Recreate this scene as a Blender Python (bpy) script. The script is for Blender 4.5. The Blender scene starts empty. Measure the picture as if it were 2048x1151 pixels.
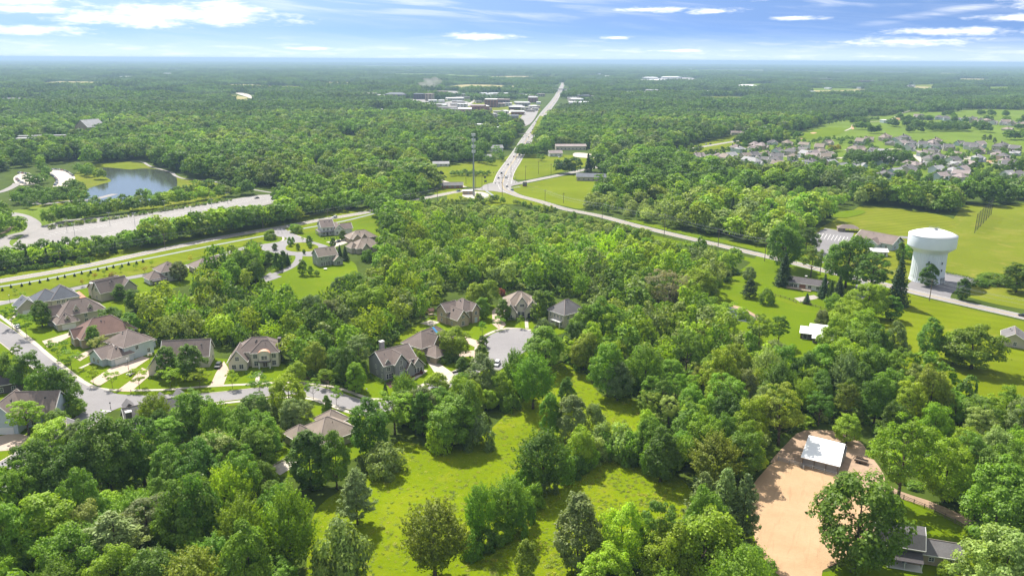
import bpy, bmesh, math, random
import numpy as np
from mathutils import Vector, Matrix

R = math.radians
SC = bpy.context.scene
COL = SC.collection
random.seed(7)
RNG = np.random.default_rng(11)

# ------------------------------------------------------------------ camera
CAM_H = 120.0                     # drone height above the flat land, metres
FPX = 1593.0                      # focal length in pixels of a 2048 wide frame
CX, CY = 1024.0, 575.5
HORIZON = 119.0
PITCH = math.atan((CY - HORIZON) / FPX)
ROLL = R(0.33)
_r0 = Vector((1, 0, 0))
_f = Vector((0, math.cos(PITCH), -math.sin(PITCH)))
_u0 = Vector((0, math.sin(PITCH), math.cos(PITCH)))
_r = _r0 * math.cos(ROLL) + _u0 * math.sin(ROLL)
_u = -_r0 * math.sin(ROLL) + _u0 * math.cos(ROLL)
CAMP = Vector((0, 0, CAM_H))
cam_d = bpy.data.cameras.new('camera')
cam = bpy.data.objects.new('camera', cam_d)
COL.objects.link(cam)
cam_d.sensor_width = 36.0
cam_d.lens = 36.0 * FPX / 2048.0
cam_d.clip_start = 1.0
cam_d.clip_end = 250000.0
_m = Matrix((_r, _u, -_f)).transposed().to_4x4()
_m.translation = CAMP
cam.matrix_world = _m
SC.camera = cam

# ------------------------------------------------------------------ light
SUN_EL, SUN_AZ = 52.0, -28.0      # azimuth clockwise from +Y, sun ahead and left
sun_d = bpy.data.lights.new('sun', 'SUN')
sun_d.energy = 5.0
sun_d.angle = R(0.5)
sun_d.color = (1.0, 0.95, 0.86)
sun = bpy.data.objects.new('sun', sun_d)
COL.objects.link(sun)
_s = Vector((math.sin(R(SUN_AZ)) * math.cos(R(SUN_EL)), math.cos(R(SUN_AZ)) * math.cos(R(SUN_EL)), math.sin(R(SUN_EL))))
sun.rotation_euler = _s.to_track_quat('Z', 'Y').to_euler()
sun.location = _s * 300

SC.view_settings.view_transform = 'Standard'
SC.view_settings.look = 'None'
SC.view_settings.exposure = 0.78
SC.view_settings.gamma = 1.0
SC.view_settings.use_curve_mapping = False
cy = SC.cycles
cy.use_denoising = True
cy.max_bounces = 5
cy.diffuse_bounces = 2
cy.glossy_bounces = 2
cy.transmission_bounces = 3
cy.transparent_max_bounces = 8
cy.volume_bounces = 0
cy.caustics_reflective = False
cy.caustics_refractive = False
cy.sample_clamp_indirect = 6.0


class NT:
    """small helper round a node tree"""
    def __init__(self, tree):
        self.t = tree
        self.t.nodes.clear()

    def n(self, kind, **kw):
        nd = self.t.nodes.new(kind)
        ins = kw.pop('ins', {})
        for k, v in kw.items():
            setattr(nd, k, v)
        for k, v in ins.items():
            self.set(nd, k, v)
        return nd

    def set(self, nd, k, v):
        s = nd.inputs[k]
        if isinstance(v, bpy.types.NodeSocket):
            self.t.links.new(v, s)
        elif isinstance(v, bpy.types.Node):
            self.t.links.new(v.outputs[0], s)
        else:
            s.default_value = v

    def math(self, op, a, b=None, c=None, clamp=False):
        nd = self.n('ShaderNodeMath', operation=op, use_clamp=clamp)
        self.set(nd, 0, a)
        if b is not None: self.set(nd, 1, b)
        if c is not None: self.set(nd, 2, c)
        return nd.outputs[0]

    def mix(self, fac, a, b, blend='MIX'):
        nd = self.n('ShaderNodeMix', data_type='RGBA', blend_type=blend)
        self.set(nd, 0, fac); self.set(nd, 6, a); self.set(nd, 7, b)
        return nd.outputs[2]

    def noise(self, vec, scale, detail=3.0, rough=0.55, dist=0.0):
        nd = self.n('ShaderNodeTexNoise', ins={'Scale': scale, 'Detail': detail, 'Roughness': rough, 'Distortion': dist})
        if vec is not None: self.set(nd, 'Vector', vec)
        return nd.outputs[0]

    def ramp(self, fac, stops):
        nd = self.n('ShaderNodeValToRGB')
        cr = nd.color_ramp
        while len(cr.elements) > 1: cr.elements.remove(cr.elements[-1])
        cr.elements[0].position = stops[0][0]; cr.elements[0].color = stops[0][1]
        for p, c in stops[1:]:
            e = cr.elements.new(p); e.color = c
        self.set(nd, 0, fac)
        return nd.outputs[0]

    def mapr(self, v, a, b, c, d, clamp=True, smooth=False):
        nd = self.n('ShaderNodeMapRange', clamp=clamp)
        if smooth: nd.interpolation_type = 'SMOOTHSTEP'
        for i, q in enumerate((v, a, b, c, d)): self.set(nd, i, q)
        return nd.outputs[0]


def c4(c): return (c[0], c[1], c[2], 1.0)


# ------------------------------------------------------------------ sky
world = bpy.data.worlds.new('World')
SC.world = world
world.use_nodes = True
w = NT(world.node_tree)
tc = w.n('ShaderNodeTexCoord')
sep = w.n('ShaderNodeSeparateXYZ', ins={0: tc.outputs['Generated']})
dx, dy, dz = sep.outputs
# the deep blue of the photo's sky starts only a few degrees up: sample the sky model higher
zz = w.math('MULTIPLY_ADD', w.math('MAXIMUM', dz, 0.0), 8.0, 0.26)
zz2 = w.math('MINIMUM', zz, w.math('ADD', dz, 0.60))
vec = w.n('ShaderNodeCombineXYZ', ins={0: dx, 1: dy, 2: zz2})
vecn = w.n('ShaderNodeVectorMath', operation='NORMALIZE', ins={0: vec})
sky = w.n('ShaderNodeTexSky', sky_type='NISHITA', sun_disc=False, sun_elevation=R(SUN_EL),
          sun_rotation=R(SUN_AZ % 360), altitude=100.0, air_density=1.0, dust_density=0.6, ozone_density=2.0)
w.set(sky, 'Vector', vecn)
skyc = w.mix(1.0, sky.outputs[0], (0.735, 0.945, 1.14, 1), 'MULTIPLY')
skyc = w.n('ShaderNodeHueSaturation', ins={'Saturation': 0.93, 'Value': 1.0, 'Color': skyc}).outputs[0]
# clouds, laid out by compass bearing and height above the horizon
az = w.math('ARCTAN2', dx, dy)
el = w.math('ARCSINE', dz)
uv = w.n('ShaderNodeCombineXYZ', ins={0: az, 1: el, 2: 0.0}).outputs[0]


def ell(px, py, a, b, rot=0.0):
    u0, v0 = math.atan((px - CX) / FPX), (HORIZON - py) / FPX * 0.97
    s = w.n('ShaderNodeVectorMath', operation='SUBTRACT', ins={0: uv, 1: (u0, v0, 0)}).outputs[0]
    if rot:
        s = w.n('ShaderNodeVectorRotate', rotation_type='Z_AXIS', ins={'Vector': s, 'Angle': R(rot)}).outputs[0]
    s = w.n('ShaderNodeVectorMath', operation='MULTIPLY', ins={0: s, 1: (FPX / a, FPX / b, 0)}).outputs[0]
    ln = w.n('ShaderNodeVectorMath', operation='LENGTH', ins={0: s}).outputs[1]
    return w.math('SUBTRACT', 1.0, ln)


CLOUDS = [(390, 44, 235, 25), (480, 38, 120, 24), (300, 55, 160, 14), (60, 28, 110, 20), (110, 42, 95, 10), (60, 75, 150, 10),
          (960, 76, 95, 8), (1290, 25, 95, 7), (1405, 29, 65, 7), (1560, 43, 60, 5), (1480, 5, 60, 7), (1770, 84, 160, 9),
          (1870, 68, 130, 9), (1985, 46, 85, 8), (2030, 20, 90, 15), (2080, 70, 90, 7), (640, 101, 60, 4),
          (1220, 77, 40, 4), (1340, 101, 70, 4)]
msk = None
for c in CLOUDS:
    e = ell(*c)
    msk = e if msk is None else w.math('MAXIMUM', msk, e)
nv = w.n('ShaderNodeVectorMath', operation='MULTIPLY', ins={0: uv, 1: (1.0, 4.2, 1.0)}).outputs[0]
n1 = w.noise(nv, 26.0, 7.0, 0.62, 0.25)
n2 = w.noise(nv, 95.0, 4.0, 0.6)
nn = w.math('ADD', w.math('MULTIPLY', n1, 0.75), w.math('MULTIPLY', n2, 0.25))
dens = w.math('ADD', w.math('MULTIPLY', w.math('MAXIMUM', msk, -1.2), 0.85), w.math('MULTIPLY', w.math('SUBTRACT', nn, 0.5), 2.6))
cum = w.mapr(dens, -0.02, 0.80, 0.0, 1.0, smooth=True)
sv = w.n('ShaderNodeVectorRotate', rotation_type='Z_AXIS', ins={'Vector': uv, 'Angle': R(4.0)}).outputs[0]
sv = w.n('ShaderNodeVectorMath', operation='MULTIPLY', ins={0: sv, 1: (0.9, 13.0, 1.0)}).outputs[0]
st = w.noise(sv, 7.0, 6.0, 0.6, 0.5)
cirb = w.math('MAXIMUM', w.math('MAXIMUM', ell(800, 16, 520, 30, 2.5), ell(1080, 8, 200, 10)), w.math('MAXIMUM', ell(1650, 12, 330, 14, 0), ell(1880, 30, 190, 8, -9)))
cirm = w.math('MAXIMUM', w.mapr(cirb, -0.2, 0.8, 0.0, 0.85), 0.12)
cir = w.math('MULTIPLY', w.mapr(st, 0.42, 0.72, 0.0, 0.85, smooth=True), cirm)
low = w.noise(w.n('ShaderNodeVectorMath', operation='MULTIPLY', ins={0: uv, 1: (1.0, 9.0, 1.0)}).outputs[0], 16.0, 5.0, 0.6)
lowm = w.math('MULTIPLY', w.mapr(low, 0.48, 0.68, 0.0, 0.55, smooth=True), w.mapr(el, 0.006, 0.030, 0.9, 0.0))
tot = w.math('MAXIMUM', w.math('MAXIMUM', cum, cir), lowm, clamp=True)
up = w.math('MULTIPLY', tot, w.mapr(el, -0.004, 0.004, 0.0, 1.0))
shade = w.mapr(w.math('ADD', w.math('MULTIPLY', n1, 0.6), w.math('MULTIPLY', msk, 0.5)), 0.25, 0.75, 0.86, 1.0)
cc = w.n('ShaderNodeCombineXYZ', ins={0: w.math('MULTIPLY', shade, 8.6), 1: w.math('MULTIPLY', shade, 8.9), 2: w.math('MULTIPLY', shade, 9.4)}).outputs[0]
skyc = w.mix(w.mapr(el, 0.0, 0.034, 0.75, 0.0, smooth=True), skyc, (5.6, 6.5, 7.3, 1))
skyall = w.mix(up, skyc, cc)
# made-up pale cover on the unseen upper sky, added as neutral fill light
sky_fill = w.math('MULTIPLY', w.mapr(el, 0.16, 0.55, 0.0, 0.68, smooth=True), w.mapr(w.noise(tc.outputs['Generated'], 3.0, 5.0, 0.6), 0.3, 0.6, 0.45, 1.0))
skyall = w.mix(sky_fill, skyall, (7.2, 7.0, 6.6, 1))
bg = w.n('ShaderNodeBackground', ins={'Color': skyall, 'Strength': 0.095})
wo = w.n('ShaderNodeOutputWorld', ins={0: bg})


# ------------------------------------------------------------------ picture <-> land
def ray(px, py):
    return _f + _r * ((px - CX) / FPX) - _u * ((py - CY) / FPX)


def G(px, py, z=0.0):
    """the point at height z over the land that the photo shows at (px, py)"""
    d = ray(px, py)
    t = (z - CAM_H) / d.z
    return CAMP + d * t


def proj(p):
    q = Vector(p) - CAMP
    d = q.dot(_f)
    return CX + FPX * q.dot(_r) / d, CY - FPX * q.dot(_u) / d, d


def top_h(b, ytop):
    """height over ground point b whose top shows at row ytop"""
    lo, hi = 0.0, 119.0
    for _ in range(40):
        m = (lo + hi) / 2
        if proj((b.x, b.y, m))[1] > ytop: lo = m
        else: hi = m
    return lo


# ------------------------------------------------------------------ mesh helpers
class MB:
    def __init__(self):
        self.v, self.f, self.m = [], [], []

    def poly(self, pts, mi=0):
        b = len(self.v)
        self.v += [tuple(p) for p in pts]
        self.f.append(tuple(range(b, b + len(pts)))); self.m.append(mi)
        return self

    def box(self, x0, y0, z0, x1, y1, z1, mi=0):
        b = len(self.v)
        self.v += [(x0, y0, z0), (x1, y0, z0), (x1, y1, z0), (x0, y1, z0), (x0, y0, z1), (x1, y0, z1), (x1, y1, z1), (x0, y1, z1)]
        for q in ((0, 3, 2, 1), (4, 5, 6, 7), (0, 1, 5, 4), (1, 2, 6, 5), (2, 3, 7, 6), (3, 0, 4, 7)):
            self.f.append(tuple(b + i for i in q)); self.m.append(mi)
        return self

    def tube(self, p0, p1, r0, r1=None, n=6, mi=0):
        p0, p1 = Vector(p0), Vector(p1)
        if r1 is None: r1 = r0
        d = (p1 - p0)
        if d.length < 1e-6: return self
        d.normalize()
        a = d.orthogonal().normalized(); c = d.cross(a)
        b = len(self.v)
        for p, r in ((p0, r0), (p1, r1)):
            for i in range(n):
                t = 2 * math.pi * i / n
                self.v.append(tuple(p + a * (math.cos(t) * r) + c * (math.sin(t) * r)))
        for i in range(n):
            j = (i + 1) % n
            self.f.append((b + i, b + j, b + n + j, b + n + i)); self.m.append(mi)
        self.f.append(tuple(b + i for i in reversed(range(n)))); self.m.append(mi)
        self.f.append(tuple(b + n + i for i in range(n))); self.m.append(mi)
        return self

    def bar(self, p0, p1, wd, mi=0):
        return self.tube(p0, p1, wd, wd, 4, mi)

    def lathe(self, prof, n=32, mi=0, flute=None, cx=0, cy=0):
        b = len(self.v)
        for k, (r, z) in enumerate(prof):
            for i in range(n):
                t = 2 * math.pi * i / n
                rr = r * (flute(i, k) if flute else 1.0)
                self.v.append((cx + rr * math.cos(t), cy + rr * math.sin(t), z))
        for k in range(len(prof) - 1):
            for i in range(n):
                j = (i + 1) % n
                self.f.append((b + k * n + i, b + k * n + j, b + (k + 1) * n + j, b + (k + 1) * n + i)); self.m.append(mi)
        return self

    def solid(self, base, z0, z1, mi=0):
        """prism over a 2d outline"""
        n = len(base)
        b = len(self.v)
        self.v += [(p[0], p[1], z0) for p in base] + [(p[0], p[1], z1) for p in base]
        self.f.append(tuple(b + i for i in reversed(range(n)))); self.m.append(mi)
        self.f.append(tuple(b + n + i for i in range(n))); self.m.append(mi)
        for i in range(n):
            j = (i + 1) % n
            self.f.append((b + i, b + j, b + n + j, b + n + i)); self.m.append(mi)
        return self

    def mesh(self, name, mats, smooth=False):
        me = bpy.data.meshes.new(name)
        me.from_pydata(self.v, [], self.f)
        for m in (mats if isinstance(mats, (list, tuple)) else [mats]): me.materials.append(m)
        me.polygons.foreach_set('material_index', self.m)
        if smooth: me.polygons.foreach_set('use_smooth', [True] * len(me.polygons))
        me.update()
        return me

    def obj(self, name, mats, parent=None, smooth=False):
        o = bpy.data.objects.new(name, self.mesh(name, mats, smooth))
        COL.objects.link(o)
        if parent is not None: o.parent = parent
        return o


def tag(o, label=None, cat=None, group=None, kind=None):
    if label: o['label'] = label
    if cat: o['category'] = cat
    if group: o['group'] = group
    if kind: o['kind'] = kind
    return o


def empty(name, loc, rz=0.0):
    o = bpy.data.objects.new(name, None)
    COL.objects.link(o)
    o.location = loc
    o.rotation_euler = (0, 0, rz)
    o.empty_display_size = 0.5
    return o


def copy_tree(o, parent=None):
    c = o.copy()
    COL.objects.link(c)
    c.parent = parent
    for ch in list(o.children): copy_tree(ch, c)
    return c


# ------------------------------------------------------------------ materials
def principled(name, col, rough=0.8, var=0.0, scale=1.0, bump=0.0, metal=0.0, spec=0.3, obj_coords=True, var2=0.0, scale2=0.1, emit=None):
    m = bpy.data.materials.new(name)
    m.use_nodes = True
    t = NT(m.node_tree)
    tc = t.n('ShaderNodeTexCoord')
    vec = tc.outputs['Object'] if obj_coords else t.n('ShaderNodeNewGeometry').outputs['Position']
    out = c4(col)
    if var:
        f = t.mapr(t.noise(vec, scale, 4.0, 0.65), 0.25, 0.75, 1 - var, 1 + var)
        if var2:
            f = t.math('MULTIPLY', f, t.mapr(t.noise(vec, scale2, 3.0, 0.6), 0.3, 0.7, 1 - var2, 1 + var2))
        out = t.mix(1.0, c4(col), t.n('ShaderNodeCombineXYZ', ins={0: f, 1: f, 2: f}).outputs[0], 'MULTIPLY')
    p = t.n('ShaderNodeBsdfPrincipled', ins={'Base Color': out, 'Roughness': rough, 'Metallic': metal, 'Specular IOR Level': spec})
    if bump:
        b = t.n('ShaderNodeBump', ins={'Strength': 0.6, 'Distance': bump, 'Height': t.noise(vec, scale * 1.5, 4.0, 0.7)})
        t.set(p, 'Normal', b.outputs[0])
    t.n('ShaderNodeOutputMaterial', ins={0: p})
    return m


def grass_mat(name, a, b, dry, mow=0.0, mow_dir=0.0, mow_w=2.5, bump=0.35, dry_amt=0.5, sc=0.05):
    m = bpy.data.materials.new(name)
    m.use_nodes = True
    t = NT(m.node_tree)
    pos = t.n('ShaderNodeNewGeometry').outputs['Position']
    n1 = t.noise(pos, sc, 4.0, 0.6, 0.3)
    n2 = t.noise(pos, 0.55, 5.0, 0.72)
    n3 = t.noise(pos, 0.016, 3.0, 0.55)
    col = t.mix(t.mapr(n2, 0.28, 0.72, 0, 1), c4(a), c4(b))
    col = t.mix(t.mapr(n1, 0.52, 0.74, 0, dry_amt), col, c4(dry))
    col = t.mix(t.mapr(n3, 0.35, 0.7, 0.0, 0.6), col, c4([q * 0.70 for q in a]))
    n4 = t.noise(pos, 0.028, 5.0, 0.7, 1.2)
    col = t.mix(t.mapr(n4, 0.56, 0.68, 0.0, dry_amt * 0.7), col, c4([dry[0] * 1.15, dry[1] * 1.02, dry[2] * 1.6]))
    if mow:
        rv = t.n('ShaderNodeVectorRotate', rotation_type='Z_AXIS', ins={'Vector': pos, 'Angle': R(mow_dir)}).outputs[0]
        sx = t.n('ShaderNodeSeparateXYZ', ins={0: rv}).outputs[0]
        s = t.math('SINE', t.math('ADD', t.math('MULTIPLY', sx, math.pi / mow_w), t.math('MULTIPLY', n1, 1.5)))
        f = t.mapr(s, -0.4, 0.4, 1 - mow, 1 + mow)
        col = t.mix(1.0, col, t.n('ShaderNodeCombineXYZ', ins={0: f, 1: f, 2: f}).outputs[0], 'MULTIPLY')
    p = t.n('ShaderNodeBsdfPrincipled', ins={'Base Color': col, 'Roughness': 0.9, 'Specular IOR Level': 0.03})
    if bump:
        h = t.math('ADD', t.noise(pos, 0.9, 5.0, 0.75), t.math('MULTIPLY', t.noise(pos, 0.22, 3.0, 0.6), 1.2))
        bb = t.n('ShaderNodeBump', ins={'Strength': 0.8, 'Distance': bump, 'Height': h})
        t.set(p, 'Normal', bb.outputs[0])
    t.n('ShaderNodeOutputMaterial', ins={0: p})
    return m


M = {}
M['lawn'] = grass_mat('lawn_grass', (0.105, 0.168, 0.002), (0.138, 0.200, 0.003), (0.195, 0.215, 0.010), bump=0.12, dry_amt=0.35)
M['mown'] = grass_mat('mown_grass', (0.132, 0.176, 0.003), (0.162, 0.202, 0.005), (0.215, 0.215, 0.025), mow=0.035, mow_dir=-62, mow_w=4.5, bump=0.12, dry_amt=0.5)
M['churchlawn'] = grass_mat('striped_grass', (0.140, 0.170, 0.008), (0.17, 0.195, 0.012), (0.22, 0.215, 0.03), mow=0.06, mow_dir=65, mow_w=4.0, bump=0.1)
M['meadow'] = grass_mat('meadow_grass_soil', (0.135, 0.198, 0.002), (0.188, 0.245, 0.003), (0.245, 0.265, 0.012), bump=0.35, dry_amt=0.6)
M['field'] = grass_mat('rough_field', (0.140, 0.176, 0.010), (0.170, 0.198, 0.014), (0.235, 0.22, 0.035), bump=0.4, dry_amt=0.8, sc=0.03)
M['fairway'] = grass_mat('fairway_grass', (0.12, 0.185, 0.018), (0.14, 0.205, 0.022), (0.18, 0.21, 0.04), bump=0.1, dry_amt=0.5, sc=0.015)
M['tan'] = grass_mat('dry_crop', (0.34, 0.30, 0.12), (0.38, 0.33, 0.15), (0.40, 0.30, 0.16), bump=0.1)
M['floor'] = grass_mat('woodland_floor', (0.028, 0.05, 0.012), (0.045, 0.075, 0.014), (0.06, 0.075, 0.02), bump=0.6)
M['road'] = principled('asphalt_road', (0.27, 0.255, 0.25), 0.9, 0.10, 0.5, 0.0, obj_coords=False, var2=0.10, scale2=0.04)
M['street'] = principled('street_asphalt', (0.235, 0.222, 0.225), 0.9, 0.07, 0.8, 0.0, obj_coords=False, var2=0.08, scale2=0.05)
M['lot'] = principled('lot_asphalt', (0.262, 0.245, 0.235), 0.9, 0.08, 0.3, obj_coords=False, var2=0.10, scale2=0.03)
M['darklot'] = principled('dark_asphalt', (0.20, 0.19, 0.195), 0.9, 0.08, 0.4, obj_coords=False, var2=0.08, scale2=0.05)
M['concrete'] = principled('pale_concrete', (0.46, 0.41, 0.345), 0.85, 0.08, 0.6, obj_coords=False, var2=0.06, scale2=0.1)
M['drive'] = principled('paver_drive', (0.46, 0.36, 0.29), 0.9, 0.10, 1.5, obj_coords=False, var2=0.08, scale2=0.2)
M['brickdrive'] = principled('red_paver', (0.48, 0.22, 0.14), 0.9, 0.12, 1.5, obj_coords=False)
M['path'] = principled('pale_path', (0.25, 0.275, 0.27), 0.9, 0.06, 0.6, obj_coords=False)
M['sand'] = principled('arena_sand', (0.50, 0.335, 0.215), 0.95, 0.10, 0.35, 0.25, obj_coords=False, var2=0.12, scale2=0.08)
def sand_mat():
    m = bpy.data.materials.new('arena_sand'); m.use_nodes = True
    t = NT(m.node_tree)
    pos = t.n('ShaderNodeNewGeometry').outputs['Position']
    col = t.mix(t.mapr(t.noise(pos, 0.09, 4.0, 0.65, 0.4), 0.3, 0.7, 0, 1), (0.40, 0.262, 0.150, 1), (0.48, 0.325, 0.195, 1))
    col = t.mix(t.mapr(t.noise(pos, 0.9, 5.0, 0.75), 0.58, 0.72, 0, 0.45), col, (0.25, 0.150, 0.09, 1))
    rv = t.n('ShaderNodeVectorMath', operation='MULTIPLY', ins={0: t.n('ShaderNodeVectorRotate', rotation_type='Z_AXIS', ins={'Vector': pos, 'Angle': R(24)}).outputs[0], 1: (0.9, 0.10, 1)}).outputs[0]
    col = t.mix(t.mapr(t.noise(rv, 0.8, 3.0, 0.6, 0.8), 0.55, 0.70, 0, 0.35), col, (0.29, 0.18, 0.10, 1))
    b = t.n('ShaderNodeBump', ins={'Strength': 0.7, 'Distance': 0.25, 'Height': t.noise(pos, 0.8, 5.0, 0.75)})
    p = t.n('ShaderNodeBsdfPrincipled', ins={'Base Color': col, 'Roughness': 0.95, 'Specular IOR Level': 0.1, 'Normal': b.outputs[0]})
    t.n('ShaderNodeOutputMaterial', ins={0: p})
    return m


M['sand'] = sand_mat()
M['dirt'] = principled('dirt', (0.36, 0.25, 0.17), 0.95, 0.22, 0.5, 0.25, obj_coords=False, var2=0.15, scale2=0.1)
M['gravel'] = principled('gravel', (0.34, 0.31, 0.28), 0.95, 0.2, 0.8, 0.1, obj_coords=False)
M['mark'] = principled('road_paint', (0.78, 0.77, 0.74), 0.7, 0.08, 1.0, obj_coords=False)
M['yellow'] = principled('yellow_paint', (0.62, 0.42, 0.06), 0.7, 0.08, 1.0, obj_coords=False)
M['bark'] = principled('bark', (0.11, 0.085, 0.06), 0.95, 0.3, 3.0, 0.05)
M['white'] = principled('white_paint', (0.78, 0.78, 0.77), 0.5, 0.03, 0.5)
M['tower'] = principled('tower_paint', (0.82, 0.87, 0.93), 0.38, 0.04, 0.15, spec=0.4)
M['trim'] = principled('white_trim', (0.72, 0.70, 0.66), 0.6, 0.03, 1.0)
M['darkmetal'] = principled('dark_metal', (0.05, 0.05, 0.055), 0.5, 0.1, 1.0)
M['greymetal'] = principled('grey_metal', (0.36, 0.38, 0.40), 0.45, 0.06, 0.5, metal=0.3)
M['wood'] = principled('weathered_wood', (0.17, 0.13, 0.10), 0.9, 0.25, 2.0)
M['paleswood'] = principled('pale_wood', (0.42, 0.34, 0.25), 0.9, 0.2, 2.0)
M['glass'] = principled('window_glass', (0.045, 0.055, 0.07), 0.12, 0.0, 1.0, spec=0.6)
M['mulch'] = principled('mulch', (0.10, 0.06, 0.045), 0.95, 0.3, 1.5, 0.1, obj_coords=False)
M['copper'] = principled('copper', (0.62, 0.33, 0.22), 0.5, 0.06, 1.0, metal=0.2)
M['blue'] = principled('blue_sheet', (0.10, 0.33, 0.62), 0.4, 0.05, 1.0)
M['brick'] = principled('brick', (0.28, 0.14, 0.10), 0.9, 0.18, 2.5)
M['stone'] = principled('stone_wall', (0.30, 0.25, 0.20), 0.9, 0.20, 1.6)


def roof_mat(name, c):
    m = bpy.data.materials.new(name); m.use_nodes = True
    t = NT(m.node_tree)
    tc = t.n('ShaderNodeTexCoord').outputs['Object']
    a = t.mapr(t.noise(tc, 2.2, 4.0, 0.7), 0.25, 0.75, 0.84, 1.16)
    b = t.mapr(t.noise(tc, 0.22, 3.0, 0.6), 0.3, 0.7, 0.88, 1.12)
    z = t.n('ShaderNodeSeparateXYZ', ins={0: tc}).outputs[2]
    s = t.mapr(t.math('SINE', t.math('MULTIPLY', z, 30.0)), -1, 1, 0.93, 1.05)
    f = t.math('MULTIPLY', t.math('MULTIPLY', a, b), s)
    col = t.mix(1.0, c4(c), t.n('ShaderNodeCombineXYZ', ins={0: f, 1: f, 2: f}).outputs[0], 'MULTIPLY')
    p = t.n('ShaderNodeBsdfPrincipled', ins={'Base Color': col, 'Roughness': 0.85, 'Specular IOR Level': 0.25})
    t.n('ShaderNodeOutputMaterial', ins={0: p})
    return m


def siding_mat(name, c, freq=28.0):
    m = bpy.data.materials.new(name); m.use_nodes = True
    t = NT(m.node_tree)
    tc = t.n('ShaderNodeTexCoord').outputs['Object']
    z = t.n('ShaderNodeSeparateXYZ', ins={0: tc}).outputs[2]
    s = t.mapr(t.math('SINE', t.math('MULTIPLY', z, freq)), -1, -0.6, 0.86, 1.0)
    n = t.mapr(t.noise(tc, 0.6, 4.0, 0.6), 0.3, 0.7, 0.93, 1.06)
    f = t.math('MULTIPLY', s, n)
    col = t.mix(1.0, c4(c), t.n('ShaderNodeCombineXYZ', ins={0: f, 1: f, 2: f}).outputs[0], 'MULTIPLY')
    p = t.n('ShaderNodeBsdfPrincipled', ins={'Base Color': col, 'Roughness': 0.75, 'Specular IOR Level': 0.2})
    t.n('ShaderNodeOutputMaterial', ins={0: p})
    return m


for k, c in dict(r_brown=(0.212, 0.168, 0.148), r_grey=(0.165, 0.155, 0.155), r_slate=(0.135, 0.145, 0.165), r_red=(0.225, 0.140, 0.115),
                 r_dark=(0.10, 0.09, 0.092), r_tan=(0.27, 0.22, 0.18), r_light=(0.34, 0.335, 0.34), r_pink=(0.32, 0.262, 0.25)).items():
    M[k] = roof_mat(k.replace('r_', 'shingle_'), c)
M['ridge'] = principled('ridge_cap', (0.33, 0.27, 0.24), 0.85, 0.1, 2.0)
M['whiteroof'] = principled('white_metal_roof', (0.88, 0.88, 0.87), 0.45, 0.04, 0.4, spec=0.4)
for k, c in dict(s_white=(0.70, 0.70, 0.69), s_cream=(0.66, 0.61, 0.52), s_grey=(0.30, 0.30, 0.31), s_tan=(0.44, 0.35, 0.25), s_green=(0.36, 0.39, 0.34),
                 s_beige=(0.50, 0.45, 0.37), s_blue=(0.50, 0.57, 0.62), s_dark=(0.13, 0.11, 0.11)).items():
    M[k] = siding_mat(k.replace('s_', 'siding_'), c)


def water_mat():
    m = bpy.data.materials.new('water'); m.use_nodes = True
    t = NT(m.node_tree)
    pos = t.n('ShaderNodeNewGeometry').outputs['Position']
    b = t.n('ShaderNodeBump', ins={'Strength': 0.25, 'Distance': 0.05, 'Height': t.noise(pos, 0.7, 3.0, 0.6)})
    p = t.n('ShaderNodeBsdfPrincipled', ins={'Base Color': (0.055, 0.064, 0.050, 1), 'Roughness': 0.10, 'Specular IOR Level': 0.25, 'Normal': b.outputs[0]})
    t.n('ShaderNodeOutputMaterial', ins={0: p})
    return m


M['water'] = water_mat()
M['pool'] = principled('pool_water', (0.06, 0.38, 0.60), 0.1, 0.1, 0.8)


def leaf_mat(name, trans=0.38, far=False, tone=None):
    """one foliage material; the hue of each tree comes from its object colour"""
    m = bpy.data.materials.new(name); m.use_nodes = True
    t = NT(m.node_tree)
    oi = t.n('ShaderNodeObjectInfo')
    geo = t.n('ShaderNodeNewGeometry')
    rnd = t.mapr(geo.outputs['Random Per Island'], 0, 1, 0.70, 1.32)
    orn = t.mapr(oi.outputs['Random'], 0, 1, 0.80, 1.22)
    big = t.mapr(t.noise(geo.outputs['Position'], 0.006 if far else 0.05, 4.0, 0.65), 0.3, 0.7, 0.66 if far else 0.80, 1.34 if far else 1.2)
    f = t.math('MULTIPLY', t.math('MULTIPLY', rnd, orn), big)
    col = t.mix(1.0, oi.outputs['Color'] if tone is None else c4(tone), t.n('ShaderNodeCombineXYZ', ins={0: f, 1: f, 2: f}).outputs[0], 'MULTIPLY')
    warm = t.mapr(t.noise(geo.outputs['Position'], 0.02 if far else 0.11, 2.0, 0.5), 0.42, 0.68, 0.0, 0.5)
    col = t.mix(warm, col, t.mix(1.0, col, (1.22, 1.08, 0.70, 1), 'MULTIPLY'))
    d = t.n('ShaderNodeBsdfDiffuse', ins={'Color': col})
    tr = t.n('ShaderNodeBsdfTranslucent', ins={'Color': t.mix(1.0, col, (1.55, 1.5, 0.55, 1), 'MULTIPLY')})
    mx = t.n('ShaderNodeMixShader', ins={0: trans, 1: d, 2: tr})
    g = t.n('ShaderNodeBsdfGlossy', ins={'Color': (1, 1, 1, 1), 'Roughness': 0.55})
    mx2 = t.n('ShaderNodeMixShader', ins={0: 0.018, 1: mx, 2: g})
    t.n('ShaderNodeOutputMaterial', ins={0: mx2})
    return m


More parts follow.
